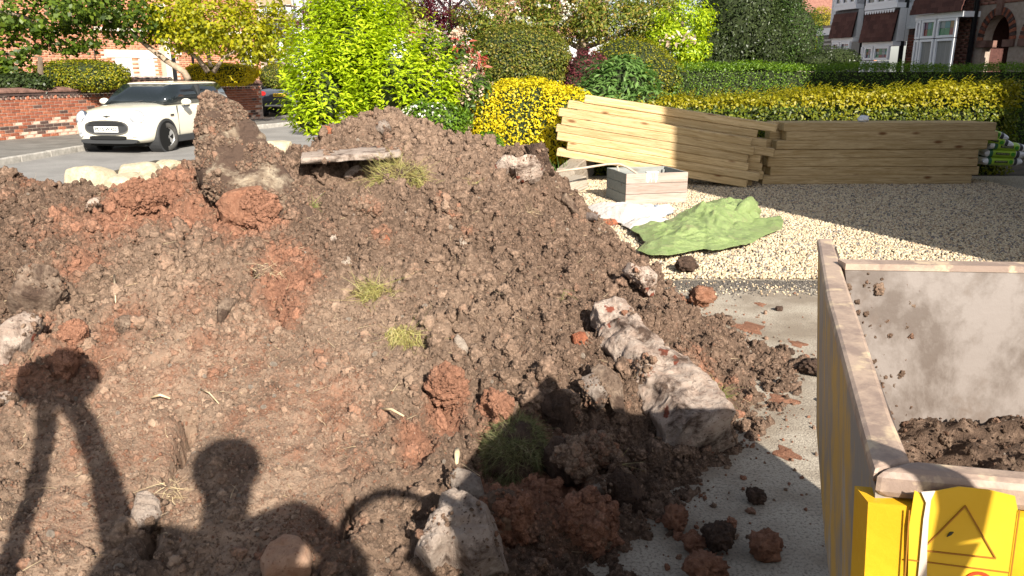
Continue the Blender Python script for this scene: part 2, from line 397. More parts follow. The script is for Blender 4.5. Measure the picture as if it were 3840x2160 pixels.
Fh = np.stack([idx[:-1, :-1].ravel(), idx[:-1, 1:].ravel(), idx[1:, 1:].ravel(), idx[1:, :-1].ravel()], 1)
keep = (Hf.ravel()[Fh].max(1) > -.03)
Fh = Fh[keep]
used = np.unique(Fh); rem = np.full(nx * ny, -1); rem[used] = np.arange(len(used))
pile_me = np_mesh('spoil_heap', Vh[used], rem[Fh], smooth=True)
for nm, f in (('clay', clay_f), ('dry', dry_f)):
    a = pile_me.attributes.new(nm, 'FLOAT', 'POINT'); a.data.foreach_set('value', f.ravel()[used].astype(np.float32))
pile = link_mesh('spoil_heap', pile_me, M['soil'])
tag(pile, 'large heap of freshly dug brown soil and red clay filling the drive', 'soil heap')
def hgt(X, Y, F=None):
    F = Hf if F is None else F
    fx = np.clip((np.asarray(X) - GX0) / GS, 0, nx - 1.001); fy = np.clip((np.asarray(Y) - GY0) / GS, 0, ny - 1.001)
    i = fx.astype(int); j = fy.astype(int); a = fx - i; b = fy - j
    return (F[j, i] * (1-a) + F[j, i+1] * a) * (1-b) + (F[j+1, i] * (1-a) + F[j+1, i+1] * a) * b
def surf(px, py):
    """where the sight line meets the finished heap or the level drive"""
    d = ray(px, py); t = np.arange(1.2, 14, .006)
    X = d.x * t; Y = d.y * t; Z = CAM_H + d.z * t
    ok = (X > GX0) & (X < GX1) & (Y > GY0) & (Y < GY1)
    H = np.maximum(np.where(ok, hgt(X, Y), 0), 0)
    hit = np.nonzero(Z <= H)[0]; k = hit[0] if len(hit) else len(t) - 1
    return Vector((X[k], Y[k], max(Z[k], 0)))

# ------------------------------------------------------------------ scatter of small pieces as one object (instances of its own geometry)
def scatter(name, P, scl, protos, attrs=None, rot=None, idx=None):
    n = len(P)
    me = bpy.data.meshes.new(name); me.vertices.add(n); me.vertices.foreach_set('co', np.asarray(P, np.float32).ravel())
    rot = RNG.uniform(0, 6.28, (n, 3)) if rot is None else rot
    idx = RNG.integers(0, len(protos), n) if idx is None else idx
    a = me.attributes.new('rot', 'FLOAT_VECTOR', 'POINT'); a.data.foreach_set('vector', np.asarray(rot, np.float32).ravel())
    scl = np.asarray(scl, np.float32)
    if scl.ndim == 1: scl = np.repeat(scl[:, None], 3, 1)
    a = me.attributes.new('scl', 'FLOAT_VECTOR', 'POINT'); a.data.foreach_set('vector', scl.ravel())
    a = me.attributes.new('idx', 'INT', 'POINT'); a.data.foreach_set('value', np.asarray(idx, np.int32))
    for k, v in (attrs or {}).items():
        a = me.attributes.new(k, 'FLOAT', 'POINT'); a.data.foreach_set('value', np.asarray(v, np.float32))
    me.update()
    o = link_mesh(name, me)
    ng = bpy.data.node_groups.new(name + '_scatter', 'GeometryNodeTree')
    ng.interface.new_socket('Geometry', in_out='INPUT', socket_type='NodeSocketGeometry')
    ng.interface.new_socket('Geometry', in_out='OUTPUT', socket_type='NodeSocketGeometry')
    gi = ng.nodes.new('NodeGroupInput'); go = ng.nodes.new('NodeGroupOutput')
    join = ng.nodes.new('GeometryNodeJoinGeometry')
    for pr in reversed(protos):
        ob = bpy.data.objects.new(name + '_piece', pr)          # data holder, never linked to the scene
        oi = ng.nodes.new('GeometryNodeObjectInfo'); oi.inputs['Object'].default_value = ob; oi.inputs['As Instance'].default_value = False
        g2 = ng.nodes.new('GeometryNodeGeometryToInstance'); ng.links.new(oi.outputs['Geometry'], g2.inputs[0]); ng.links.new(g2.outputs[0], join.inputs[0])
    iop = ng.nodes.new('GeometryNodeInstanceOnPoints')
    ng.links.new(gi.outputs[0], iop.inputs['Points']); ng.links.new(join.outputs[0], iop.inputs['Instance'])
    iop.inputs['Pick Instance'].default_value = True
    def na(nm, typ):
        q = ng.nodes.new('GeometryNodeInputNamedAttribute'); q.data_type = typ; q.inputs['Name'].default_value = nm; return q.outputs['Attribute']
    ng.links.new(na('idx', 'INT'), iop.inputs['Instance Index'])
    e2r = ng.nodes.new('FunctionNodeEulerToRotation'); ng.links.new(na('rot', 'FLOAT_VECTOR'), e2r.inputs[0]); ng.links.new(e2r.outputs[0], iop.inputs['Rotation'])
    ng.links.new(na('scl', 'FLOAT_VECTOR'), iop.inputs['Scale'])
    ng.links.new(iop.outputs[0], go.inputs[0])
    md = o.modifiers.new('scatter', 'NODES'); md.node_group = ng
    tag(o, kind='stuff')
    return o
def ico(sub):
    bm = bmesh.new(); bmesh.ops.create_icosphere(bm, subdivisions=sub, radius=1.0)
    V = np.array([v.co[:] for v in bm.verts]); F = np.array([[v.index for v in f.verts] for f in bm.faces]); bm.free(); return V, F
ICO2 = ico(2); ICO3 = ico(3); ICO4 = ico(4)
def clod_mesh(seed, m, ic=ICO4, crumb=.5):
    V, F = ic; V = V.copy()
    V = V * np.array([1, RNG.uniform(.6, 1), RNG.uniform(.45, .85)])
    r = 1 + .55 * n3(V, 1.2, seed) - crumb * .75 * np.abs(n3(V, 2.4, seed + 5)) + crumb * .45 * n3(V, 5.0, seed + 9) + crumb * .38 * n3(V, 9.0, seed + 2) + crumb * .2 * n3(V, 17.0, seed + 4)
    V = V * r[:, None]
    me = np_mesh('clod', V, F, smooth=False); me.materials.append(m); return me
def stone_mesh(seed, m, ic=ICO2, k=9, cut=.72):
    V, F = ic; V = V.copy(); rg = np.random.default_rng(seed)
    nn = rg.normal(size=(k, 3)); nn /= np.linalg.norm(nn, axis=1)[:, None]
    for q in nn:
        d = V @ q; over = d > cut; V[over] -= np.outer(d[over] - cut, q)
    V = V * (1 + .08 * n3(V, 2.2, seed))[:, None]
    V = V * rg.uniform(.6, 1, 3)
    me = np_mesh('stone', V, F, smooth=False); me.materials.append(m); return me
clods = [clod_mesh(i * 3.7, M['soil_clod']) for i in range(9)]
def rnd_xy(n, x0, x1, y0, y1): return RNG.uniform(x0, x1, n), RNG.uniform(y0, y1, n)
def visible_mask(X, Y, Z, pad=.05):
    zc = Y * CP - (Z - CAM_H) * SP; u = X / zc; v = -((Z - CAM_H) * CP + Y * SP) / zc
    return (zc > .3) & (np.abs(u) < .651 + pad) & (np.abs(v) < .366 + pad)
# many small crumbs, fewer fist-sized lumps
X, Y = rnd_xy(210000, GX0 + .1, 1.9, 1.1, 8.6)
Bv = hgt(X, Y, B); ru = hgt(X, Y, rough); Z = hgt(X, Y)
pr = np.clip(ru * 1.1, .42, 1) * np.clip(3.0 / np.maximum(Y, 1.5), .45, 1.2) * (.35 + 1.3 * np.clip(pn2(X * 2.3, Y * 2.3) + .45, 0, 1))
ok = (Bv > -.02) & (Z > Bv - .10) & (RNG.uniform(0, 1, len(X)) < pr) & visible_mask(X, Y, Z, .3)
X, Y, Z = X[ok], Y[ok], Z[ok]
s = .0046 * np.exp(RNG.normal(0, .60, len(X))) * (.7 + .16 * Y); s = np.clip(s, .0028, .040)
s *= (.75 + .5 * hgt(X, Y, rough))
SOILP = scatter('soil_crumbs', np.stack([X, Y, Z + s * .05], 1), s, clods,
    {'clay': np.clip(hgt(X, Y, clay_f) + RNG.normal(0, .12, len(X)), 0, 1.3), 'dry': hgt(X, Y, dry_f)})
X, Y = rnd_xy(5200, -4.0, 1.6, 1.5, 7.4); Z = hgt(X, Y); ru = hgt(X, Y, rough); ok = (hgt(X, Y, B) > 0) & visible_mask(X, Y, Z, .3) & (RNG.uniform(0, 1, len(X)) < np.clip((ru - .35) * .75 + .35 * pn2(X * 1.6 + 4, Y * 1.6), .015, 1) * np.clip(.3 + .14 * Y, 0, 1)); X, Y, Z = X[ok], Y[ok], Z[ok]
s = np.clip(.024 * np.exp(RNG.normal(0, .42, len(X))), .012, .062) * (.75 + .07 * Y)
tag(scatter('soil_lumps', np.stack([X, Y, Z + s * .12], 1), s, clods, {'clay': np.clip(hgt(X, Y, clay_f) + RNG.normal(0, .12, len(X)), 0, 1.2), 'dry': hgt(X, Y, dry_f) * .7}), 'fist sized lumps of soil half sunk in the heap', 'soil lumps')
X, Y = rnd_xy(260000, -3.6, 1.6, 1.4, 5.4); Z = hgt(X, Y); ok = (hgt(X, Y, B) > -.02) & visible_mask(X, Y, Z) & (Z > hgt(X, Y, B) - .085) & (RNG.uniform(0, 1, len(X)) < np.clip(2.6 / np.maximum(Y, 1), .3, 1)); X, Y, Z = X[ok], Y[ok], Z[ok]
s = .0028 * np.exp(RNG.normal(0, .42, len(X))) * (.6 + .2 * Y)
tag(scatter('soil_grains', np.stack([X, Y, Z + s * .3], 1), s, [clod_mesh(60 + i * 3.1, M['soil_clod'], ICO2) for i in range(5)],
    {'clay': np.clip(hgt(X, Y, clay_f) + RNG.normal(0, .22, len(X)), 0, 1.3), 'dry': np.clip(hgt(X, Y, dry_f) + RNG.normal(0, .2, len(X)), 0, 1)}), 'fine grains of soil covering the heap', 'soil grains')
tag(SOILP, 'small crumbs and lumps of loose soil all over the heap', 'soil crumbs')
# ------------------------------------------------------------------ stones, slabs and turf lying on the heap
def conc_mat(name, a, b, stain=(0.10, 0.065, 0.048), st=(0.50, 0.66), sc=6.0, fleck=None, fl=(0.62, 0.68)):
    m, nt, bs = nodes(name); co = coordz(nt)
    col = mixc(nt, ramp(nt, noise(nt, sc * 3, 6, .65, co), .35, .65), a, b)
    if fleck is not None:
        wv = N(nt, 'ShaderNodeTexNoise'); wv.inputs['Scale'].default_value = 26.0; wv.inputs['Detail'].default_value = 4; nt.links.new(co, wv.inputs['Vector'])
        wa = N(nt, 'ShaderNodeVectorMath', operation='MULTIPLY_ADD'); nt.links.new(wv.outputs['Color'], wa.inputs[0]); wa.inputs[1].default_value = (.07, .07, .07); nt.links.new(co, wa.inputs[2])
        vo = N(nt, 'ShaderNodeTexVoronoi'); vo.inputs['Scale'].default_value = 15.0; nt.links.new(wa.outputs[0], vo.inputs['Vector'])
        sp = N(nt, 'ShaderNodeSeparateColor'); nt.links.new(vo.outputs['Color'], sp.inputs['Color'])
        mm = N(nt, 'ShaderNodeMath', operation='MULTIPLY'); nt.links.new(ramp(nt, sp.outputs['Green'], .80, .83), mm.inputs[0]); nt.links.new(ramp(nt, vo.outputs['Distance'], .42, .34), mm.inputs[1])
        col = mixc(nt, mm.outputs[0], col, fleck)
    col = mixc(nt, ramp(nt, noise(nt, sc, 7, .7, co, .4), *st), col, stain)
    col = mixc(nt, ramp(nt, noise(nt, sc * 14, 4, .6, co), .60, .70), col, stain)
    nt.links.new(col, bs.inputs['Base Color']); bs.inputs['Roughness'].default_value = .92; bs.inputs['Specular IOR Level'].default_value = .15
    add_bump(nt, bs, noise(nt, sc * 7, 8, .75, co), 1.0, .03)
    return m
M['conc_pale'] = conc_mat('conc_pale', (.37, .285, .23), (.52, .43, .365), st=(.50, .64))
M['conc_pink'] = conc_mat('conc_pink', (.40, .29, .23), (.56, .46, .385), st=(.51, .63), fleck=(.27, .08, .05))
M['conc_soily'] = conc_mat('conc_soily', (.26, .18, .13), (.42, .32, .24), st=(.40, .58))
M['conc_gray'] = conc_mat('conc_gray', (.24, .19, .16), (.38, .32, .27), st=(.49, .62))
M['slab_soil'] = conc_mat('slab_soil', (.34, .26, .18), (.50, .42, .31), st=(.33, .48), sc=4.0)
M['sandstone'] = conc_mat('sandstone', (.50, .42, .28), (.66, .58, .42), stain=(.20, .17, .13), st=(.60, .76), sc=5)
M['redbrick_bit'] = conc_mat('redbrick_bit', (.30, .10, .055), (.45, .17, .09), st=(.56, .72), sc=9)
M['claylump'] = conc_mat('claylump', (.29, .135, .082), (.42, .215, .135), stain=(.19, .095, .06), st=(.48, .66), sc=9)
M['peach'] = conc_mat('peach', (.46, .27, .18), (.58, .38, .27), stain=(.34, .17, .10), st=(.56, .74), sc=6)
M['darkstone'] = conc_mat('darkstone', (.13, .10, .09), (.22, .18, .16), st=(.55, .7), sc=9)
M['darklump'] = conc_mat('darklump', (.075, .048, .036), (.14, .09, .065), stain=(.05, .032, .024), sc=10)
M['pebble'] = conc_mat('pebble', (.46, .36, .28), (.62, .52, .43), st=(.62, .78), sc=20)
def resample(poly, n):
    """closed outline in polar order about its centre -> radius by angle"""
    c = np.mean(poly, axis=0); P = np.asarray(poly) - c
    th = np.linspace(-np.pi, np.pi, n, endpoint=False); out = np.zeros(n)
    A = P; Bp = np.roll(P, -1, axis=0)
    for k, t in enumerate(th):
        d = np.array([math.cos(t), math.sin(t)]); best = 0
        for a, b in zip(A, Bp):
            e = b - a; den = d[0] * e[1] - d[1] * e[0]
            if abs(den) < 1e-9: continue
            s = (a[0] * e[1] - a[1] * e[0]) / den; q = (a[0] * d[1] - a[1] * d[0]) / den
            if s > 0 and -1e-6 <= q <= 1 + 1e-6: best = max(best, s)
        out[k] = best
    return c, th, out
def chunk(name, poly, label, cat, m, thick, tilt=0.9, lift=.35, rough=.10, flat=4.0, seed=1.0, group=None, nth=88, nr=20, Ys=None, power=5, crumbs=170, clayv=.1, csize=.0034, cover=.12, facets=None):
    """a lump with a traced front outline; depth from its own thickness. It lies against the heap, tilted back by `tilt` (1 = follows the slope)."""
    if facets is None: facets = 10 if m.name.startswith(('conc', 'redbrick', 'sand')) else (5 if m.name.startswith(('clay', 'dark')) else 0)
    c, th, rad = resample([(p[0], p[1]) for p in poly], nth)
    o3 = surf(c[0], c[1]) if Ys is None else at(c[0], c[1], Ys)
    dist = (o3 - Vector((0, 0, CAM_H))).length; k = dist / FPX
    view = (o3 - Vector((0, 0, CAM_H))).normalized(); right = view.cross(Vector((0, 0, 1))).normalized(); upv = right.cross(view)
    # plane axes: right, and a second axis leaning away from the viewer
    lean = tilt; a2 = (upv + view * lean); n2 = right.cross(a2).normalized()
    if n2.dot(view) > 0: n2 = -n2
    V = []; F = []
    rr = np.linspace(0, 1, nr + 1)[1:]
    for side in (1, -1):
        b0 = len(V); V.append(np.array(n2) * thick * (.5 * side))
        for r in rr:
            h = thick * .5 * (max(0, 1 - r**power))**.5 * side
            for t, R0 in zip(th, rad):
                V.append(np.array(right) * (math.cos(t) * R0 * r * k) - np.array(a2) * (math.sin(t) * R0 * r * k) + np.array(n2) * h)
        for i in range(nth):
            j = (i + 1) % nth
            F.append((b0, b0 + 1 + i, b0 + 1 + j))
            for q in range(nr - 1):
                x0 = b0 + 1 + q * nth; F.append((x0 + i, x0 + nth + i, x0 + nth + j, x0 + j))
    V = np.array(V); nrm = V / (np.linalg.norm(V, axis=1)[:, None] + 1e-6)
    size = rad.mean() * k
    amp = rough * size
    V = V + nrm * (amp * f3(V / size, 1.3, 4, seed) + amp * .45 * f3(V / size, 6.0, 3, seed + 7))[:, None] + np.array(n2)[None, :] * (amp * .7 * f3(V / size, 3.2, 3, seed + 4))[:, None]
    if facets:
        rg = np.random.default_rng(int(seed * 17) + 3)
        for q in range(facets):
            d = rg.normal(size=3); d /= np.linalg.norm(d); pr_ = V @ d; lim = np.quantile(pr_, rg.uniform(.925, .99)); ov = pr_ > lim; V[ov] -= np.outer((pr_[ov] - lim) * .9, d)
        V = V + nrm * (amp * .10 * f3(V / size, 9.0, 3, seed + 11))[:, None]
    me = np_mesh(name, V, F, smooth=True)
    bm = bmesh.new(); bm.from_mesh(me); bmesh.ops.remove_doubles(bm, verts=bm.verts, dist=size * .01); bmesh.ops.recalc_face_normals(bm, faces=bm.faces); bm.to_mesh(me); bm.free()
    me.polygons.foreach_set('use_smooth', np.full(len(me.polygons), not facets, dtype=bool))
    o = link_mesh(name, me, m); o.location = o3 + n2 * thick * (lift - .5 + .15)
    tag(o, label, cat, group)
    if crumbs: crust(o, crumbs, view, clayv, csize, cover, seed)
    return o
def crust(o, n, view, clayv, csize, cover, seed):
    me = o.data; nf = len(me.polygons); C_ = np.zeros(nf * 3, np.float32); me.polygons.foreach_get('center', C_); C_ = C_.reshape(-1, 3); Nf = np.zeros(nf * 3, np.float32); me.polygons.foreach_get('normal', Nf); Nf = Nf.reshape(-1, 3); Af = np.zeros(nf, np.float32); me.polygons.foreach_get('area', Af)
    vis_ = Af * (Nf @ np.array(view) < .35); fld = f3(C_, 5.0, 3, seed + 2); wgt = vis_ * (fld > cover)
    if wgt.sum() <= 0: wgt = vis_ * (fld >= np.quantile(fld, .75))
    if wgt.sum() <= 0: wgt = Af
    wgt = wgt.astype(np.float64) / wgt.astype(np.float64).sum()
    k = RNG.choice(nf, n, p=wgt); s_ = np.clip(csize * np.exp(RNG.normal(0, .6, n)), csize * .35, csize * 5)
    P = C_[k] + RNG.normal(size=(n, 3)) * .006 + Nf[k] * (s_ * .1)[:, None]
    q = scatter('soil_crust', P, s_, clods, {'clay': np.clip(clayv + RNG.normal(0, .2, n), 0, 1.3), 'dry': RNG.uniform(0, .5, n)}); q.parent = o
def blob_px(cx, cy, w, h, ang=0.0, n=11, jag=.16, seed=0):
    rg = random.Random(seed * 91 + int(cx)); P = []
    for i in range(n):
        t = 2 * math.pi * i / n; r = 1 + rg.uniform(-jag, jag)
        x = math.cos(t) * w / 2 * r; y = math.sin(t) * h / 2 * r
        P.append((cx + x * math.cos(ang) - y * math.sin(ang), cy + x * math.sin(ang) + y * math.cos(ang)))
    return P
# the tall soil-caked slab that makes the left peak
chunk('upright_slab', [(784,400),(808,384),(850,398),(893,424),(926,460),(956,512),(994,566),(1030,640),(1085,740),(1145,860),(1020,850),(900,800),(790,720),(762,650),(768,560),(774,480)],
      'tall soil-caked concrete slab standing up from the heap in front of the white car', 'concrete slab', M['slab_soil'], .24, tilt=.98, lift=.5, rough=.08, seed=3.3, nth=190, nr=60, Ys=4.96, power=7, facets=0, crumbs=7000, csize=.0046, cover=.04, clayv=.05)
# ledge slab with the black hollow under it
def ledge():
    a = at(1128, 596, 5.28); b = at(1505, 573, 5.42)
    ex = (b - a).normalized(); ez = Vector((0, 0, 1)); ey = ez.cross(ex).normalized(); L = (b - a).length
    n = 60; m_ = 12; V = []; F = []
    for i in range(n + 1):
        x = L * i / n
        prof = [(0, 0), (0, -.012), (0, -.024), (.01, -.036), (.12, -.04), (.25, -.042), (.42, -.04), (.42, .014), (.3, .022), (.18, .018), (.08, .012), (.02, .008)]
        for q, (d, z) in enumerate(prof):
            jx = fbm2(np.array([x * 4.0]), np.array([q * .9]), 3)[0]
            p = a + ex * x + ey * (d + .05 * jx) + ez * (z * (1 + .5 * jx))
            V.append(p[:])
    for i in range(n):
        for q in range(m_): F.append((i*m_+q, i*m_+(q+1)%m_, (i+1)*m_+(q+1)%m_, (i+1)*m_+q))
    F += [tuple(range(m_)), tuple(n*m_+q for q in range(m_-1, -1, -1))]
    me = np_mesh('ledge_slab', V, F, True); o = link_mesh('ledge_slab', me, M['conc_pale'])
    crust(o, 1500, Vector((0, 1, -.1)), .05, .0055, .02, 4.0)
    tag(o, 'long thin concrete slab jutting out over a black hollow near the heap top', 'concrete slab')
ledge()
chunk('broken_slab', [(1280,680),(1300,650),(1350,612),(1372,620),(1368,642),(1320,668),(1292,688)], 'narrow pale broken slab propped at an angle below the ledge slab', 'concrete slab', M['conc_pale'], .07, tilt=.3, lift=.9, seed=5)
chunk('pale_block', [(1395,495),(1412,470),(1455,455),(1468,490),(1462,510),(1440,522)], 'pale square concrete block half buried on the highest mound', 'concrete block', M['conc_gray'], .13, tilt=.4, lift=.6, seed=6)
chunk('brick_piece', blob_px(1222, 494, 52, 22, .3), 'small orange brick piece on the mound left of the pale square block', 'brick', M['redbrick_bit'], .06, lift=.6, seed=7)
chunk('rubble_slab', [(1805,600),(1850,582),(1895,600),(1950,625),(2010,600),(2040,640),(2035,672),(1990,682),(1940,690),(1930,670),(1900,662),(1880,690),(1820,665)], 'pinkish mortar rubble slab capped with soil at the right shoulder of the heap', 'rubble', M['conc_pink'], .26, tilt=.5, lift=.5, seed=8, rough=.14)
chunk('upright_slab_edge', [(1965,560),(1990,528),(2020,530),(2045,560),(2062,620),(2085,680),(2110,740),(2085,730),(2030,660),(1990,620)], 'dark slab edge standing up beside the pinkish rubble slab', 'concrete slab', M['darklump'], .16, tilt=.3, lift=.8, seed=9, rough=.12)
chunk('leaning_board', [(2060,660),(2090,690),(2160,780),(2240,850),(2225,862),(2150,815),(2080,740)], 'long soil-covered slab leaning down the right edge of the heap', 'concrete slab', M['conc_soily'], .12, tilt=.4, lift=.7, seed=10)
chunk('mortar_stone', [(2330,1040),(2350,1010),(2400,1030),(2430,1018),(2470,1025),(2468,1110),(2440,1125),(2425,1120),(2380,1080),(2345,1060)], 'white mortar chunk with red brick flecks on the right flank of the heap', 'rubble', M['conc_pink'], .17, tilt=.35, lift=.85, seed=11)
# the long brick-and-mortar beam
def beam():
    a = base_pt(2300, 1235) + Vector((0, 0, .05)); b = gnd(2640, 1640, .10)
    a = a + Vector((-.03, 0, .04))
    ex = (b - a).normalized(); ey = ex.cross(Vector((0, 0, 1))).normalized(); ez = ey.cross(ex); L = (b - a).length
    prof = [(-.15, -.10), (-.13, .02), (-.115, .095), (-.05, .11), (-.02, .085), (.05, .092), (.115, .075), (.15, .0), (.13, -.10), (0, -.13)]
    n = 130; m_ = 72; V = []; F = []
    pr = []
    for q in range(m_):
        t = q / m_ * len(prof); i = int(t); f = t - i; p0 = prof[i % len(prof)]; p1 = prof[(i + 1) % len(prof)]
        pr.append((p0[0] * (1 - f) + p1[0] * f, p0[1] * (1 - f) + p1[1] * f))
    for i in range(n + 1):
        t = i / n; w = .62 + .50 * t
        if t < .03: w *= .7 + 10 * t
        if t > .97: w *= .9
        for y, z in pr:
            sh = .05 * math.sin(t * 5 + 1)
            V.append(a + ex * (L * t) + ey * (y * w + sh * .3) + ez * (z * (.75 + .45 * t)))
    V = np.array([v[:] for v in V])
    V += np.array(ez)[None] * (.030 * f3(V, 6, 4, 2.0))[:, None] + np.array(ey)[None] * (.030 * f3(V, 7, 4, 8.0))[:, None] + np.array(ex)[None] * (.03 * f3(V, 7, 3, 4.0))[:, None] + np.array(ez)[None] * (.006 * f3(V, 24, 3, 6.0))[:, None] + np.array(ey)[None] * (.005 * f3(V, 26, 3, 1.0))[:, None]
    for i in range(n):
        for q in range(m_): F.append((i*m_+q, i*m_+(q+1)%m_, (i+1)*m_+(q+1)%m_, (i+1)*m_+q))
    F += [tuple(range(m_)), tuple(n*m_+q for q in range(m_-1, -1, -1))]
    me = np_mesh('mortar_beam', V, F, True)
    bm = bmesh.new(); bm.from_mesh(me); bmesh.ops.recalc_face_normals(bm, faces=bm.faces); bm.to_mesh(me); bm.free()
    o = link_mesh('mortar_beam', me, M['conc_pink']); crust(o, 650, (o.location * 0 + Vector((a + b) * .5) - Vector((0, 0, CAM_H))).normalized(), .1, .0045, .28, 3.0); tag(o, 'long heavy chunk of whitish brick and mortar footing sliding down the right side', 'rubble')
beam()
chunk('brick_piece', [(2140,1270),(2175,1255),(2210,1262),(2215,1300),(2190,1330),(2150,1322)], 'dark red half brick wedged left of the long mortar footing', 'brick', M['redbrick_bit'], .12, tilt=.3, lift=.6, seed=12, rough=.05)
chunk('thin_slab', [(2205,1400),(2235,1372),(2290,1380),(2330,1450),(2345,1560),(2368,1640),(2345,1620),(2300,1560),(2260,1480),(2220,1430)], 'brown thin slab on edge beside the long mortar footing', 'concrete slab', M['conc_soily'], .10, tilt=.3, lift=.7, seed=13)
chunk('grey_stone', [(2155,1440),(2180,1420),(2240,1440),(2275,1490),(2270,1530),(2235,1552),(2195,1530),(2175,1480)], 'rounded grey stone at the tip of the skip shadow', 'stone', M['conc_gray'], .14, tilt=.5, lift=.7, seed=14, rough=.06)
chunk('rough_stone', [(1655,1830),(1700,1805),(1770,1825),(1840,1880),(1868,1925),(1845,1945),(1780,1935),(1700,1905),(1662,1870)], 'oblong pale pitted stone resting on the big broken concrete at the bottom', 'stone', M['conc_gray'], .15, tilt=.5, lift=.75, seed=15, rough=.07)
chunk('concrete_lump', [(1570,2110),(1600,2050),(1640,1990),(1650,1930),(1700,1905),(1780,1935),(1850,1980),(1895,2020),(1890,2090),(1900,2165),(1770,2190),(1700,2130),(1650,2100),(1620,2180),(1550,2190)], 'big broken lump of stained concrete at the bottom centre', 'concrete lump', M['conc_pale'], .22, tilt=.6, lift=.6, seed=16, rough=.10, nth=120, nr=30)
chunk('orange_stone', [(990,2130),(1020,2080),(1080,2060),(1130,2080),(1160,2120),(1150,2180),(1000,2190)], 'smooth orange stone at the bottom edge inside the shadow', 'stone', M['peach'], .14, tilt=.5, lift=.6, seed=17, rough=.05)
chunk('white_streaked_slab', [(530,1860),(560,1838),(590,1850),(600,1920),(585,1990),(560,2030),(510,2000),(500,1960)], 'whitish mortar-streaked stone set in the cracked crust', 'stone', M['conc_pale'], .10, tilt=.75, lift=.45, seed=18)
chunk('white_fragment', [(-10,1490),(15,1465),(45,1500),(95,1535),(80,1550),(30,1525),(-10,1530)], 'white bone-shaped mortar fragment at the left edge', 'rubble', M['conc_pale'], .06, tilt=.7, lift=.7, seed=19)
chunk('rock_face', [(95,1040),(140,1010),(200,1000),(235,1020),(215,1070),(222,1120),(180,1160),(110,1195),(50,1205),(45,1140),(80,1080)], 'large flat tan rock leaning in the soil at the left', 'rock', M['conc_soily'], .16, tilt=.6, lift=.5, seed=20, rough=.07)
chunk('rock_face', [(-10,1290),(50,1230),(105,1210),(150,1240),(120,1300),(60,1350),(20,1400),(-20,1420)], 'pinkish pale rock at the left edge below the flat tan rock', 'rock', M['conc_pink'], .16, tilt=.6, lift=.45, seed=21, rough=.08)
chunk('tan_block', [(440,1215),(470,1202),(515,1210),(520,1262),(495,1275),(445,1265)], 'small square tan block lying in the reddish soil', 'stone', M['conc_soily'], .09, tilt=.6, lift=.6, seed=22, rough=.05)
chunk('flat_stone', [(800,1190),(830,1150),(855,1080),(875,1085),(880,1150),(845,1200),(800,1245),(790,1225)], 'long flat pinkish stone slanting in the soil left of centre', 'stone', M['conc_soily'], .07, tilt=.6, lift=.6, seed=23)
chunk('pale_stone', [(310,790),(340,765),(378,755),(385,772),(350,790)], 'small pale stone under the left crest of the heap', 'stone', M['conc_pink'], .06, lift=.7, seed=24)
chunk('dark_stone', [(2160,820),(2190,808),(2225,805),(2245,820),(2238,838),(2200,836)], 'dark grey stone at the heap foot beside the white sacks', 'stone', M['darkstone'], .12, tilt=.3, lift=.8, seed=25)
chunk('brick_piece', [(2245,822),(2330,828),(2334,850),(2320,866),(2250,850)], 'dark red brick lying in front of the white sacks', 'brick', M['redbrick_bit'], .1, tilt=.3, lift=.8, seed=26, rough=.04)
chunk('round_stone', blob_px(1737, 922, 34, 38), 'round cream pebble on the open soil right of centre', 'stone', M['pebble'], .05, lift=.8, seed=27, rough=.03)
chunk('round_stone', blob_px(1298, 996, 42, 42, .4), 'cream round stone on the soil above the dry grass tuft', 'stone', M['pebble'], .05, lift=.8, seed=28, rough=.05)
chunk('cream_stone', [(1700,1290),(1715,1272),(1745,1300),(1758,1330),(1735,1340),(1705,1318)], 'cream angular stone right of the dry grass tuft', 'stone', M['pebble'], .06, lift=.7, seed=29, rough=.06)
chunk('pink_stone', [(1222,905),(1248,880),(1268,885),(1262,910),(1232,920)], 'small pink wedge stone in the dark soil', 'stone', M['conc_pink'], .05, lift=.8, seed=30)
chunk('clay_lump', [(1600,1480),(1620,1450),(1670,1440),(1715,1445),(1740,1480),(1730,1510),(1680,1520),(1620,1510)], 'round orange clay lump at centre of the lower heap', 'clay lump', M['claylump'], .16, lift=.6, crumbs=2200, clayv=.95, csize=.0052, cover=-.12, seed=31, rough=.12)
chunk('clay_lump', [(1800,1540),(1830,1500),(1860,1520),(1910,1540),(1915,1575),(1870,1580),(1840,1560)], 'knobbly orange clay lump beside the shadow tip', 'clay lump', M['claylump'], .1, lift=.6, crumbs=2200, clayv=.95, csize=.0052, cover=-.12, seed=32, rough=.14)
chunk('clay_lump', [(830,790),(870,740),(940,730),(1000,760),(1035,800),(1030,850),(980,880),(900,870),(840,840)], 'largest crumbly orange clay lump below the upright slab', 'clay lump', M['claylump'], .30, tilt=.6, lift=.45, crumbs=2200, clayv=.95, csize=.0052, cover=-.12, seed=33, rough=.13, nth=120, nr=30)
chunk('clay_lump', [(455,760),(480,720),(540,712),(600,730),(610,780),(560,800),(500,800),(470,790)], 'crumbly orange clay lump under the left crest, below the road stones', 'clay lump', M['claylump'], .22, tilt=.6, lift=.45, crumbs=2200, clayv=.95, csize=.0052, cover=-.12, seed=34, rough=.14)
chunk('clay_lump', [(245,1290),(260,1255),(300,1240),(320,1262),(290,1290)], 'small orange clay lump left of the square tan block', 'clay lump', M['claylump'], .08, lift=.6, crumbs=2200, clayv=.95, csize=.0052, cover=-.12, seed=35, rough=.12)
chunk('clay_lump', [(230,1390),(245,1355),(280,1352),(292,1385),(270,1412)], 'small orange clay lump just above the left shadow', 'clay lump', M['claylump'], .08, lift=.6, crumbs=2200, clayv=.95, csize=.0052, cover=-.12, seed=36, rough=.12)
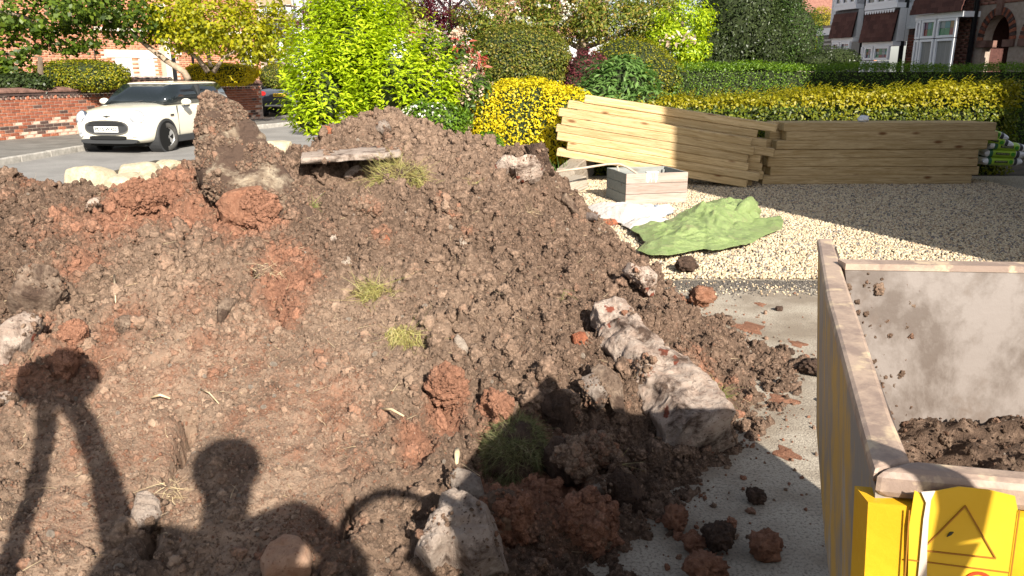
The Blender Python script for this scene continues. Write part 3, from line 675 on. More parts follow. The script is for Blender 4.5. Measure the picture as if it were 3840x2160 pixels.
chunk('dark_lump', [(1610,780),(1640,750),(1680,770),(1720,820),(1700,845),(1650,820)], 'elongated dark soil lump right of the upper turf clump', 'soil lump', M['darklump'], .14, lift=.6, crumbs=1200, clayv=.15, csize=.007, cover=-.5, seed=37, rough=.12)
chunk('red_brown_lump', [(1310,790),(1340,760),(1410,765),(1450,790),(1430,815),(1340,815)], 'red brown clod below the upper turf clump', 'soil lump', M['redbrick_bit'], .12, lift=.5, crumbs=1200, clayv=.15, csize=.007, cover=-.5, seed=38, rough=.12)
chunk('red_flat_stone', [(1425,890),(1440,878),(1470,905),(1462,925),(1430,918)], 'flat rusty red stone on the dark soil', 'stone', M['redbrick_bit'], .04, lift=.6, seed=39)
chunk('mossy_stone', [(2170,1845),(2210,1815),(2270,1830),(2290,1870),(2240,1885),(2190,1870)], 'rounded brown cobble in the shaded rubble below the big turf sod', 'stone', M['conc_gray'], .14, tilt=.4, lift=.6, seed=40, rough=.05)
for (px, py, w, h, lab, mm) in [(2085,1575,190,160,'large dark clod right of the big turf sod top inside the shadow','darklump'),(2330,1880,190,140,'large dark clod at the edge of the shaded concrete','darklump'),
        (2120,1770,190,140,'wide dark clod right of the big turf sod','darklump'),(2230,1740,190,130,'dark clod left of the footing end','darklump'),(1900,1960,200,150,'red brown clod right of the broken concrete lump','claylump'),(2200,2000,220,160,'red brown clod at the rubble edge near the bottom','claylump')]:
    chunk('soil_clod', blob_px(px, py, w * .8, h * .85, .2, 12, .2, px), lab, 'soil clod', M['darklump'] if mm == 'darklump' else M['soil_clod'], .22, tilt=.6, lift=.5, seed=px * .01, rough=.2, group='large clods in the shaded rubble', nth=110, nr=28, crumbs=2600, csize=.0055, cover=-.12, clayv=.1 if mm == 'darklump' else .8)
# clods rolled onto the concrete
rolled = [(2530,1960,90,70,'red brown clod rolled onto the shaded concrete, upper of the three','claylump'),(2600,2040,70,80,'rusty clod in the middle of the three rolled onto the concrete','claylump'),
          (2690,2040,100,85,'black clod nearest the skip on the shaded concrete','darklump'),(2870,2060,100,75,'red clod lying at the foot of the yellow skip','claylump'),(2640,2150,130,70,'red brown clod cut by the bottom edge of the picture','claylump'),
          (2835,1870,60,45,'small black clod alone on the concrete halfway to the skip','darklump'),(3050,1390,90,36,'flat brown clod in sunlight by the skip','darklump'),(2520,1770,70,50,'dark clod at the shadow edge right of the footing end','darklump'),
          (2570,1010,80,40,'dark clod on the gravel edge below the green sheet','darklump'),(2630,1130,90,50,'rusty clod at the concrete edge right of the mortar chunk','claylump'),(2960,1320,36,16,'tiny dark clod on sunlit concrete','darklump'),(2920,1160,28,12,'tiny dark chip on sunlit concrete near the gravel','darklump')]
for i, (px, py, w, h, lab, mm) in enumerate(rolled):
    p = gnd(px, py + h * .35); k = (p - Vector((0, 0, CAM_H))).length / FPX
    V, F = ICO4; V = V.copy(); V[:, 2] *= min(1, h / w + .2)
    V = V * (1 + .30 * n3(V, 1.3, i * 5.1) - .40 * np.abs(n3(V, 2.7, i * 2.2)) + .22 * n3(V, 6.5, i) + .12 * n3(V, 13, i))[:, None]
    V = V * (w * .55 * k); V[:, 2] += -V[:, 2].min() - .006
    o = link_mesh('rolled_clod', np_mesh('rolled_clod', V, F, False), M['darklump'] if mm == 'darklump' else M['claylump']); o.location = p
    tag(o, lab, 'soil clod', 'clods rolled off the heap')
# crumbs on the concrete beside the heap
X, Y = rnd_xy(9000, .2, 3.2, 1.5, 5.6)
d = np.full(len(X), 9.0)
for (ax, ay), (bx, by) in zip(toe[:-1], toe[1:]):
    t = np.clip(((X-ax)*(bx-ax)+(Y-ay)*(by-ay))/((bx-ax)**2+(by-ay)**2), 0, 1); d = np.minimum(d, np.hypot(X-ax-t*(bx-ax), Y-ay-t*(by-ay)))
ok = (RNG.uniform(0, 1, len(X)) < np.exp(-d / .16) * .9 + .05 * np.clip(pn2(X * 2, Y * 2) + .3, 0, 1)) & (hgt(X, Y) < .05)
X, Y = X[ok], Y[ok]; s = np.clip(.0045 * np.exp(RNG.normal(0, .65, len(X))), .002, .03)
tag(scatter('scattered_crumbs', np.stack([X, Y, s * .35], 1), s, clods, {'clay': RNG.uniform(0, .9, len(X)), 'dry': RNG.uniform(0, .6, len(X))}), 'loose soil crumbs scattered on the concrete beside the heap', 'soil crumbs')
# clay smears and dark grit on the concrete
for i, (px, py, w, h) in enumerate([(2810, 1230, 110, 30), (2850, 1142, 34, 12), (2990, 1290, 60, 16), (2930, 1500, 110, 24), (2950, 1700, 90, 26)]):
    c = gnd(px, py); k = c.length / FPX; O = [(c.x + w * k * .5 * math.cos(t) * (1 + .35 * math.sin(3 * t + i)), c.y + h * k * 2.2 * math.sin(t) * (1 + .3 * math.cos(5 * t + i))) for t in [2 * math.pi * q / 26 for q in range(26)]]
    mb = MB(); mb.add([(x, y, .001) for x, y in O] + [(c.x + (x - c.x) * .6, c.y + (y - c.y) * .6, .007) for x, y in O], [tuple(range(26, 52))] + [(q, (q + 1) % 26, 26 + (q + 1) % 26, 26 + q) for q in range(26)], True)
    tag(mb.build('clay_smear', M['claylump']), ['wide orange clay smear on the sunlit concrete', 'tiny orange clay smear near the gravel edge', 'thin clay smear by the skip on sunlit concrete', 'faint clay smear right of the heap foot', 'clay smear beside the skip near the shadow edge'][i], 'clay smear')
n = 5200; X = RNG.uniform(.95, 3.4, n); Y = 5.60 - np.abs(RNG.normal(0, .16, n)) * (1 + .6 * pn2(X * 3, X * 0)); s = RNG.uniform(.003, .009, n)
M['grit'] = mat('grit', (.05, .045, .04), (.12, .105, .09), scale=1, rough=.9)
tag(scatter('dark_grit', np.stack([X, Y, s * .3], 1), s, [stone_mesh(90 + i, M['grit'], ICO2, 7, .75) for i in range(3)]), 'dark loose grit along the gravel edge of the concrete', 'grit')
# pebbles through the soil
peb = [stone_mesh(50 + i, M['pebble'], ICO2, 7, .8) for i in range(4)]
X, Y = rnd_xy(9000, GX0 + .1, 1.5, 1.3, 7.0); Z = hgt(X, Y)
ok = (hgt(X, Y, B) > 0) & visible_mask(X, Y, Z) & (RNG.uniform(0, 1, len(X)) < .16 + .10 * (pn2(X * 3, Y * 3) > 0)); X, Y, Z = X[ok], Y[ok], Z[ok]
s = np.clip(.0058 * np.exp(RNG.normal(0, .5, len(X))), .003, .019)
tag(scatter('pebbles', np.stack([X, Y, Z + s * .3], 1), s, peb), 'small pale pebbles sprinkled through the soil of the heap', 'pebbles')
# gravel
M['grav_a'] = mat('grav_a', (.44, .345, .215), (.62, .515, .365), scale=.8, rough=.8, kind='Object'); M['grav_b'] = mat('grav_b', (.30, .215, .135), (.46, .35, .235), scale=1.0, rough=.8); M['grav_c'] = mat('grav_c', (.12, .11, .10), (.26, .23, .20), scale=1.0, rough=.8)
gr = [stone_mesh(70 + i, M['grav_a' if i % 5 < 3 else ('grav_b' if i % 5 == 3 else 'grav_c')], ICO2, 8, .7) for i in range(10)]
X, Y = rnd_xy(120000, .2, 6.6, 5.66, 11.3); ok = visible_mask(X, Y, 0 * X, .02) & (RNG.uniform(0, 1, len(X)) < np.clip(1.25 - .06 * Y, .3, 1)); X, Y = X[ok], Y[ok]
s = RNG.uniform(.008, .0155, len(X)) * (1 + .02 * Y)
X2, Y2 = rnd_xy(500, .9, 4, 5.2, 5.66); X = np.append(X, X2); Y = np.append(Y, Y2); s = np.append(s, RNG.uniform(.005, .011, 500))
tag(scatter('gravel', np.stack([X, Y, s * .4 + RNG.uniform(0, .004, len(X))], 1), s, gr), 'cream and grey pea gravel covering the parking area', 'gravel')

# ------------------------------------------------------------------ turf and dry grass
def blades(name, P, D, L, w, m, parent=None, curl=.5, seg=3, tint=None):
    """grass blades: roots P, directions D, lengths L"""
    n = len(P); P = np.asarray(P); D = np.asarray(D) / np.linalg.norm(D, axis=1)[:, None]; L = np.asarray(L)
    side = np.cross(D, RNG.normal(size=(n, 3))); side /= np.linalg.norm(side, axis=1)[:, None]
    bend = RNG.normal(size=(n, 3)) * curl + np.array([0, 0, -.35 * curl])
    V = np.zeros((n, (seg + 1) * 2, 3)); w = np.broadcast_to(w, n)
    for k in range(seg + 1):
        t = k / seg
        c = P + D * (L * t)[:, None] + bend * (L * t * t * .7)[:, None]
        ww = (w * (1 - .75 * t) * .5)[:, None]
        V[:, 2*k] = c - side * ww; V[:, 2*k+1] = c + side * ww
    nv = (seg + 1) * 2
    F = np.concatenate([np.arange(n)[:, None] * nv + np.array([[2*k, 2*k+1, 2*k+3, 2*k+2]]) for k in range(seg)])
    me = np_mesh(name, V.reshape(-1, 3), F)
    a = me.attributes.new('tint', 'FLOAT', 'POINT'); tv = RNG.uniform(0, 1, n) if tint is None else tint
    a.data.foreach_set('value', np.repeat(tv, nv).astype(np.float32))
    return link_mesh(name, me, m, parent)
M['grass_dry'] = leaf_mat('grass_dry', [(.26, .20, .075), (.40, .33, .13), (.30, .31, .08), (.46, .39, .20)], .25, .6)
M['grass_green'] = leaf_mat('grass_green', [(.10, .14, .03), (.20, .25, .06), (.28, .30, .09), (.30, .25, .12)], .3, .6)
M['turf_dull'] = leaf_mat('turf_dull', [(.07, .08, .03), (.13, .14, .05), (.20, .19, .085), (.24, .20, .11)], .25, .7)
M['straw'] = leaf_mat('straw', [(.36, .26, .15), (.52, .42, .26), (.42, .30, .2)], .15, .7)
def tuft(px, py, wpx, hpx, label, n=500, L=.09, m='grass_green', droop=.6, sod=True, name='turf_clump', updir=None, th=.22, width=.0028):
    p = surf(px, py); k = (p - Vector((0, 0, CAM_H))).length / FPX; w = wpx * k / 2; h = hpx * k / 2
    e = empty(name, p); tag(e, label, 'turf')
    view = (p - Vector((0, 0, CAM_H))).normalized(); right = view.cross(Vector((0, 0, 1))).normalized(); upv = right.cross(view)
    ax = np.array(right); ay = np.array(upv + view * .6); an = -np.array(view) * .8 + np.array((0, 0, .6))
    if sod:
        V, F = ICO4; V = V.copy(); V = V * (1 + .25 * f3(V, 1.5, 3, px) )[:, None]
        V = V[:, :1] * ax * w * .92 + V[:, 1:2] * ay * h * .9 + V[:, 2:3] * an * min(w, h) * th * 2.2
        link_mesh('sod', np_mesh('sod', V, F, True), M['darklump'], e)
    q = RNG.normal(size=(n, 3)); q /= np.linalg.norm(q, axis=1)[:, None]; q[:, 2] = np.abs(q[:, 2])
    r = RNG.uniform(.75, 1.0, n)[:, None] if sod else RNG.uniform(0, 1, n)[:, None]**.6
    q2 = q * r
    P = q2[:, :1] * ax * w + q2[:, 1:2] * ay * h + q2[:, 2:3] * an * min(w, h) * th * 2.4
    D = (q[:, :1] * ax + q[:, 1:2] * ay * .9 + q[:, 2:3] * an) * (.7 if sod else .35) + np.array([0, 0, -droop * .6]) + RNG.normal(size=(n, 3)) * (.6 if sod else .8) * np.array([1, 1, .5])
    if updir is not None: D = D * .5 + np.array(updir)
    P = P * (1 + .35 * f3(P / max(w, h), 1.6, 2, px))[:, None]
    b = blades('grass', P, D, RNG.uniform(.2, 1.1, n) * L, width, M[m], e, curl=1.15, seg=4)
    return e
tuft(1500, 690, 200, 140, 'straggly green and straw turf clump hanging below the ledge slab', 2400, .075, 'grass_dry', .5, width=.0042, th=.3)
tuft(1400, 1120, 150, 150, 'wispy dry grass clump in the middle of the heap', 900, .075, 'grass_dry', .3, sod=False)
tuft(1505, 1275, 140, 110, 'fan of dry yellow grass roots below the wispy clump', 1100, .09, 'grass_dry', 1.2, sod=False, updir=(.05, -.1, -.5))
tuft(1930, 1715, 225, 250, 'large dense turf sod standing in the shadow of the skip', 9000, .030, 'turf_dull', .6, th=.42, width=.0024)
tuft(1172, 778, 56, 46, 'tiny green tuft below the upright slab', 140, .05, 'grass_green', .0, sod=False)
tuft(2690, 1480, 90, 60, 'small green tuft at the heap foot beside the footing', 160, .06, 'grass_green', 0, sod=False)
tuft(2290, 1755, 80, 60, 'small yellowish tuft left of the footing end in the shade', 160, .05, 'grass_dry', 0, sod=False)
tuft(640, 1870, 80, 150, 'pale straw root bundle beside the white-streaked stone', 90, .07, 'straw', .4, sod=False, name='root_bundle')
tuft(1010, 1030, 110, 60, 'pale dry grass wisp beside the orange clay patch', 110, .05, 'straw', .3, sod=False)
tuft(1985, 800, 70, 60, 'small straw wisp on the dark soil near the heap top', 70, .05, 'straw', .2, sod=False)
tuft(2090, 1120, 60, 90, 'thin green sprigs on the right flank above the long mortar footing', 60, .06, 'grass_green', 0, sod=False)
tuft(1755, 690, 60, 50, 'small green sprig on the dark lump right of the upper turf clump', 60, .06, 'grass_dry', 0, sod=False)
# roots and straw over the whole heap
X, Y = rnd_xy(5200, GX0 + .1, 1.4, 1.4, 7.2); Z = hgt(X, Y); ok = (hgt(X, Y, B) > .03) & visible_mask(X, Y, Z); X, Y, Z = X[ok], Y[ok], Z[ok]; n = len(X)
Dv = RNG.normal(size=(n, 3)); Dv[:, 2] = np.abs(Dv[:, 2]) * .35 + .05
st = blades('loose_straw', np.stack([X, Y, Z + .004], 1), Dv, RNG.uniform(.012, .055, n) * (.6 + .14 * Y), .0022, M['straw'], curl=.6)
tag(st, 'thin pale roots and straws sticking out of the soil everywhere', 'straw', kind='stuff')
def twig(px0, py0, px1, py1, r, label, m='straw_solid'):
    a = surf(px0, py0) + Vector((0, 0, .012)); b = surf(px1, py1) + Vector((0, 0, .012)); c = (a + b) / 2 + Vector((0, 0, .012))
    tag(MB().tube([a, c, b], [r, r * .9, r * .5], 6).build('twig', M[m]), label, 'twig')
M['straw_solid'] = mat('straw_solid', (.46, .34, .20), (.62, .50, .34), scale=30, rough=.7)
twig(1425, 1545, 1515, 1572, .006, 'pale broken stick lying on the crust left of the orange clay lump')
twig(570, 1502, 640, 1506, .006, 'short pale stick on the dry crust above the head shadow')
twig(755, 1470, 822, 1525, .003, 'thin straw stalk right of the short pale stick')
twig(430, 1040, 436, 1150, .005, 'upright dry stalk in the red soil at left')
twig(1155, 590, 1150, 645, .004, 'thin pale root hanging in front of the black hollow')
twig(1715, 1700, 1712, 1755, .012, 'white plastic strip standing at the shadow edge left of the turf sod')
# ------------------------------------------------------------------ timber sleepers
def wood_mat(name, a, b, knot, gr=(.5, 10, 10), rough=.75, worn=None):
    m, nt, bs = nodes(name); co = coordz(nt)
    oi = N(nt, 'ShaderNodeObjectInfo'); cm = N(nt, 'ShaderNodeCombineXYZ')
    mu = N(nt, 'ShaderNodeMath', operation='MULTIPLY'); nt.links.new(oi.outputs['Random'], mu.inputs[0]); mu.inputs[1].default_value = 37.0
    for i in range(3): nt.links.new(mu.outputs[0], cm.inputs[i])
    ad = N(nt, 'ShaderNodeVectorMath', operation='ADD'); nt.links.new(co, ad.inputs[0]); nt.links.new(cm.outputs[0], ad.inputs[1])
    mp = N(nt, 'ShaderNodeMapping'); mp.inputs['Scale'].default_value = gr; nt.links.new(ad.outputs[0], mp.inputs['Vector'])
    g1 = noise(nt, 4.0, 5, .6, mp.outputs['Vector'], 1.2); g2 = noise(nt, 16.0, 3, .6, mp.outputs['Vector'])
    col = mixc(nt, ramp(nt, g1, .38, .64), a, b)
    col = mixc(nt, ramp(nt, g2, .56, .70), col, (a[0] * .72, a[1] * .68, a[2] * .6))
    mk = N(nt, 'ShaderNodeMapping'); mk.inputs['Scale'].default_value = (2.6, 7.0, 7.0); nt.links.new(ad.outputs[0], mk.inputs['Vector'])
    vo = N(nt, 'ShaderNodeTexVoronoi'); vo.inputs['Scale'].default_value = 1.0; nt.links.new(mk.outputs['Vector'], vo.inputs['Vector'])
    sp = N(nt, 'ShaderNodeSeparateColor'); nt.links.new(vo.outputs['Color'], sp.inputs['Color'])
    kk = N(nt, 'ShaderNodeMath', operation='MULTIPLY'); nt.links.new(ramp(nt, vo.outputs['Distance'], .21, .09), kk.inputs[0]); nt.links.new(ramp(nt, sp.outputs['Red'], .30, .35), kk.inputs[1])
    col = mixc(nt, kk.outputs[0], col, knot)
    # each length has its own tone
    hs = N(nt, 'ShaderNodeHueSaturation'); mr = N(nt, 'ShaderNodeMapRange'); nt.links.new(oi.outputs['Random'], mr.inputs['Value']); mr.inputs['To Min'].default_value = .86; mr.inputs['To Max'].default_value = 1.12
    nt.links.new(mr.outputs['Result'], hs.inputs['Value']); nt.links.new(col, hs.inputs['Color']); col = hs.outputs['Color']
    nt.links.new(col, bs.inputs['Base Color']); bs.inputs['Roughness'].default_value = rough; bs.inputs['Specular IOR Level'].default_value = .25
    add_bump(nt, bs, g2, .25, .004)
    return m
M['sleeper'] = wood_mat('sleeper', (.40, .275, .125), (.60, .445, .245), (.19, .09, .035))
M['sleeper_old'] = wood_mat('sleeper_old', (.24, .20, .155), (.36, .31, .25), (.14, .10, .07))
M['planter_wood'] = wood_mat('planter_wood', (.30, .225, .185), (.41, .33, .285), (.24, .15, .11))
SLH, SLW, SLL = .1165, .20, 2.84
def sleeper_mesh(L, m, H=SLH, W=SLW):
    bm = bmesh.new(); bmesh.ops.create_cube(bm, size=1.0)
    for v in bm.verts: v.co = Vector((v.co.x * L, v.co.y * W, v.co.z * H))
    bmesh.ops.bevel(bm, geom=bm.edges[:], offset=.009, segments=1, affect='EDGES')
    me = bpy.data.meshes.new('sleeper'); bm.to_mesh(me); bm.free(); me.materials.append(m); return me
sl_me = sleeper_mesh(SLL, M['sleeper'])
def sleeper(loc, ry=0.0, rz=0.0, label='', group='', me=None):
    o = link_mesh('timber_sleeper', me or sl_me); o.location = loc; o.rotation_euler = (0, ry, rz)
    tag(o, label, 'sleeper', group); return o
ordn = ['topmost', 'second from the top', 'third from the top', 'fourth from the top', 'fifth from the top', 'sixth from the top', 'seventh from the top', 'eighth from the top', 'lowest']
# right-hand stack: two columns of seven, level
Yr = 10.62
x0s = [2945, 2955, 2915, 2888, 2889, 2897, 2865]; x1s = [3735, 3737, 3700, 3664, 3661, 3668, 3636]
for i in range(7):
    z = SLH * (6.5 - i) + .012 - .0
    py = 1080 + FPX * math.tan(math.atan((CAM_H - z) / Yr) - PITCH)
    xc = (at(x0s[i], py, Yr).x + at(x1s[i], py, Yr).x) / 2
    sleeper((xc, Yr + .10 + random.uniform(-.02, .02), z), 0, R(random.uniform(-.35, .35) + 1.0), f'{ordn[i] if i < 6 else "lowest"} front sleeper of the level timber stack before the hedge', 'timber sleepers in the level stack')
    sleeper((xc - [.11, .15, .07, -.02, .05, .03, -.04][i], Yr + .315 + random.uniform(0, .012), z), 0, R(random.uniform(-.3, .3) + 1.0), f'{ordn[i] if i < 6 else "lowest"} rear sleeper of the level timber stack before the hedge', 'timber sleepers in the level stack')
# left-hand stack: tipped, its left end raised on the low edging
tip = R(8.0); yaw = R(-13.0)
ex = Vector((math.cos(tip) * math.cos(yaw), math.cos(tip) * math.sin(yaw), -math.sin(tip)))
ey = Vector((-math.sin(yaw), math.cos(yaw), 0)); ez = ex.cross(ey)
SL2 = 2.55; SLH2 = .1055; sl2_me = sleeper_mesh(SL2, M['sleeper'], SLH2)
org = at(2807, 705, 10.25)                    # right bottom front corner
org.z = .01
def tipped(row, colm, off, lab):
    c = org - ex * (SL2 / 2 + off) + ey * (SLW * .5 + random.uniform(-.016, .016) + colm * (SLW + .035)) + ez * (SLH2 * (row + .5))
    o = link_mesh('timber_sleeper', sl2_me); o.matrix_world = Matrix((ex, ey, ez)).transposed().to_4x4(); o.location = c
    o.rotation_euler = Matrix((ex, ey, ez)).transposed().to_euler(); tag(o, lab, 'sleeper', 'timber sleepers in the tipped stack'); return o
for r_, off in enumerate([0.03, -.10, .06, .09, .03, .09]):
    tipped(r_, 0, off, f'{["lowest", "second from the bottom", "third from the bottom", "fourth from the bottom", "second from the top", "topmost"][r_]} front sleeper of the tipped timber stack left of the level one')
for r_, off in enumerate([-.05, -.17, -.13, -.09, -.24, -.12, .02, -.20]):
    tipped(r_, 1, off, f'{["lowest", "second from the bottom", "third from the bottom", "fourth from the bottom", "fifth from the bottom", "sixth from the bottom", "second from the top", "topmost"][r_]} rear sleeper of the tipped timber stack left of the level one')
# darker lengths between the two stacks and behind the bags
sl_old = sleeper_mesh(1.3, M['sleeper_old']); 
for i, (px, py, Y, L) in enumerate([(2890, 545, 11.15, 1), (2900, 600, 11.15, 1), (2900, 655, 11.15, 1)]):
    sleeper(at(px, py, Y), 0, 0, f'{["upper", "middle", "lower"][i]} dark weathered sleeper behind the gap between the two timber stacks', 'weathered sleepers by the hedge', sl_old)
sl_edge = sleeper_mesh(2.4, M['sleeper_old'], .125)
for i, z in enumerate((.065, .192)):
    p = gnd(3900, 690); o = sleeper((5.0, 10.95, z), 0, R(-2), f'{["lower", "upper"][i]} weathered edging sleeper under the bag stack at right', 'weathered sleepers by the hedge', sl_edge)
# low L-shaped edging of grey sleepers at the foot of the tipped stack
a = gnd(2160, 735); b = gnd(2226, 660)
for i, z in enumerate((.085, .255)):
    me_ = sleeper_mesh((b - a).length + .35, M['sleeper_old'], .168, .22); d = (b - a)
    o = sleeper(((a.x + b.x) / 2 - .10, (a.y + b.y) / 2 + .15, z), 0, math.atan2(d.y, d.x), f'{["lower", "upper"][i]} grey weathered sleeper of the low edging at the heap foot', 'weathered sleepers by the hedge', me_)
me_ = sleeper_mesh(.9, M['sleeper_old'], .15, .2)
sleeper((a.x - .30, a.y - .42, .10), R(-14), R(35), 'short grey sleeper end half buried at the right foot of the heap', 'weathered sleepers by the hedge', me_)
# white plastic scrap on the level stack, bird mark
M['white_plastic'] = mat('white_plastic', (.62, .64, .68), (.75, .76, .78), scale=10, rough=.35, bump=.4, bscale=30)
V, F = ICO3; V = V.copy(); V = V * (1 + .5 * n3(V, 2.1, 3.3) + .35 * n3(V, 5, 1.1))[:, None] * np.array([.075, .05, .045])
p = at(3240, 452, Yr + .1); o = link_mesh('plastic_scrap', np_mesh('plastic_scrap', V, F), M['white_plastic']); o.location = (p.x, Yr + .12, SLH * 7 + .05)
tag(o, 'crumpled white plastic scrap on top of the level timber stack', 'plastic')
# ------------------------------------------------------------------ bags of jointing compound
def bag_mat():
    m, nt, bs = nodes('bag_print'); co = coordz(nt)
    sx = N(nt, 'ShaderNodeSeparateXYZ'); nt.links.new(co, sx.inputs[0]); X_ = sx.outputs['X']
    def band(lo, hi):
        a = N(nt, 'ShaderNodeMath', operation='GREATER_THAN'); nt.links.new(X_, a.inputs[0]); a.inputs[1].default_value = lo
        b = N(nt, 'ShaderNodeMath', operation='LESS_THAN'); nt.links.new(X_, b.inputs[0]); b.inputs[1].default_value = hi
        c = N(nt, 'ShaderNodeMath', operation='MULTIPLY'); nt.links.new(a.outputs[0], c.inputs[0]); nt.links.new(b.outputs[0], c.inputs[1]); return c.outputs[0]
    col = mixc(nt, band(-.17, .135), (.78, .79, .80), (.34, .52, .045))
    col = mixc(nt, band(-.215, -.17), col, (.03, .13, .07))
    col = mixc(nt, band(.14, .185), col, (.05, .052, .058))
    nt.links.new(col, bs.inputs['Base Color']); bs.inputs['Roughness'].default_value = .32; bs.inputs['Specular IOR Level'].default_value = .5
    add_bump(nt, bs, noise(nt, 22, 5, .6, co, .6), .5, .012)
    return m
M['bag'] = bag_mat(); M['ink'] = mat('ink', (.035, .04, .03), rough=.5); M['ink_green'] = mat('ink_green', (.06, .28, .03), rough=.5); M['ink_pale'] = mat('ink_pale', (.6, .66, .35), rough=.5)
def text_mesh(s, size, m, name='lettering', parent=None, ext=.0006, bold=0.0):
    cu = bpy.data.curves.new(name, 'FONT'); cu.body = s; cu.size = size; cu.extrude = ext; cu.offset = bold; cu.align_x = 'CENTER'; cu.align_y = 'CENTER'
    t = bpy.data.objects.new(name, cu); COL.objects.link(t); bpy.context.view_layer.update()
    me = bpy.data.meshes.new_from_object(t.evaluated_get(bpy.context.evaluated_depsgraph_get())); bpy.data.objects.remove(t); bpy.data.curves.remove(cu)
    me.materials.clear(); return link_mesh(name, me, m, parent)
def bag_mesh(seed):
    nu, nv = 40, 22; V = []; F = []
    for i in range(nu + 1):
        u = -1 + 2 * i / nu; su = math.copysign(abs(u)**1.0, u)
        prof = (1 - abs(u)**5)**.5 if abs(u) < 1 else 0
        for j in range(nv):
            t = 2 * math.pi * j / nv; cy = math.cos(t); cz = math.sin(t)
            y = math.copysign(abs(cy)**.55, cy) * .155 * (.86 + .14 * prof); z = math.copysign(abs(cz)**.75, cz) * (.056 * prof + .006)
            V.append((su * .275, y, z))
    for i in range(nu):
        for j in range(nv): F.append((i*nv+j, i*nv+(j+1)%nv, (i+1)*nv+(j+1)%nv, (i+1)*nv+j))
    F += [tuple(range(nv)), tuple(nu*nv+j for j in range(nv-1, -1, -1))]
    V = np.array(V); V[:, 2] += .008 * n3(V, 9, seed) * 1.0; V[:, 0] += .008 * n3(V, 8, seed + 3); V[:, 2] += .01 * np.abs(V[:, 0] / .275)**3 * n3(V, 14, seed + 9)
    return np_mesh('bag_body', V, F, True)
def bag(loc, ry, rz, label, seed):
    e = empty('cement_bag', loc); e.rotation_euler = (0, ry, rz); tag(e, label, 'bag', 'printed bags stacked beside the timber')
    link_mesh('bag_body', bag_mesh(seed), M['bag'], e)
    MB().box(-.135, .045, -.1625, -.158, -.012, .016).build('text_panel', M['ink'], e)
    t = text_mesh('TWO STEP JOINT KIT', .0165, M['ink_pale'], 'lettering', e); t.location = (-.045, -.164, .002); t.rotation_euler = (math.pi / 2, 0, 0)
    d = MB(); n = 18; d.add([(.093 + .026 * math.cos(2*math.pi*k/n), -.1615, .026 * math.sin(2*math.pi*k/n)) for k in range(n)] + [(.093 + .026 * math.cos(2*math.pi*k/n), -.155, .026 * math.sin(2*math.pi*k/n)) for k in range(n)], [tuple(range(n))] + [(k, (k+1)%n, n+(k+1)%n, n+k) for k in range(n)])
    d.build('round_emblem', M['ink_green'], e)
Yb = 10.78
for px, py, ry, rz, lab, sd in [(3758, 606, 1, 2, 'bottom printed bag of the stack right of the level timber', 1.0), (3768, 577, 3, -2, 'second printed bag from the bottom, right of the level timber', 2.2), (3780, 552, 5, 3, 'middle printed bag of the stack right of the level timber', 3.1),
                            (3728, 527, 14, -3, 'fourth printed bag up, tucked behind the timber end', 4.7), (3712, 497, 17, 2, 'top printed bag of the stack, drooping to the right', 5.9)]:
    q = at(px, py, Yb); q.y = Yb + .12; bag(q, R(ry), R(rz), lab, sd)
# ------------------------------------------------------------------ planter box
fl = gnd(2345, 773); fr = gnd(2574, 763); bl = gnd(2270, 735)
ux = (fr - fl).normalized(); uy = Vector((-ux.y, ux.x, 0)); W_ = (fr - fl).length; Dp = .62
bx = empty('planter_box', fl); bx.rotation_euler = (0, 0, math.atan2(ux.y, ux.x)); tag(bx, 'weathered pinkish plank planter box standing on the gravel before the tipped timber', 'planter')
hs_ = [(.0, .115), (.118, .235), (.238, .352)]
M['planter_shaded'] = wood_mat('planter_shaded', (.22, .235, .22), (.30, .31, .29), (.2, .16, .13))  # shaded copy of the planter wood: the shade is in its grey colour
for z0, z1 in hs_:
    MB().box(0, W_, 0, .02, z0 + .015, z1 + .013).build('plank', M['planter_wood'], bx, bevel=.003)
    MB().box(0, W_, Dp - .02, Dp, z0 + .015, z1 + .013).build('plank', M['planter_shaded'], bx, bevel=.003)
    MB().box(.002, .022, .0205, Dp - .0205, z0 + .015, z1 + .013).build('plank', M['planter_shaded'], bx, bevel=.003)
    MB().box(W_ - .022, W_ - .002, .0205, Dp - .0205, z0 + .015, z1 + .013).build('plank', M['planter_shaded'], bx, bevel=.003)
for x in (.03, W_ - .06):
    for y in (.03, Dp - .06): MB().box(x, x + .03, y, y + .03, 0.0, .33).build('corner_post', M['planter_shaded'], bx)
MB().box(.023, W_ - .023, .021, Dp - .021, .03, .10).build('base_board', M['planter_shaded'], bx)
M['white_paint'] = mat('white_paint', (.72, .68, .62), (.80, .77, .72), scale=20, rough=.6)
mb = MB()
for k in range(9):
    xx = .24 + .017 * k + random.uniform(-.004, .004); mb.box(xx, xx + random.uniform(.003, .007), -.0025, .001, .366 - random.uniform(.05, .12), .366)
pp = mb.build('paint_drips', M['white_paint'], bx); pp['kind'] = 'stuff'
MB().box(.245, .395, -.004, .045, .3655, .385).build('paint_spill', M['white_paint'], bx, bevel=.008)
# bent cane and a short stake leaning behind the box
M['cane'] = mat('cane', (.40, .30, .22), (.52, .41, .32), scale=20, rough=.6)
pts = [at(2085, 645, 8.9), at(2200, 628, 9.0), at(2275, 616, 9.15), at(2320, 614, 9.2), at(2352, 627, 9.25), at(2385, 648, 9.3), at(2420, 680, 9.35)]
tag(MB().tube(pts, .013, 8).build('bent_cane', M['cane']), 'long bent pale cane arching over to the planter box', 'cane')
tag(MB().tube([at(2314, 618, 9.22), at(2330, 690, 9.25)], .011, 8).build('cane_stake', M['cane']), 'short pale stake propping the bent cane', 'stake')
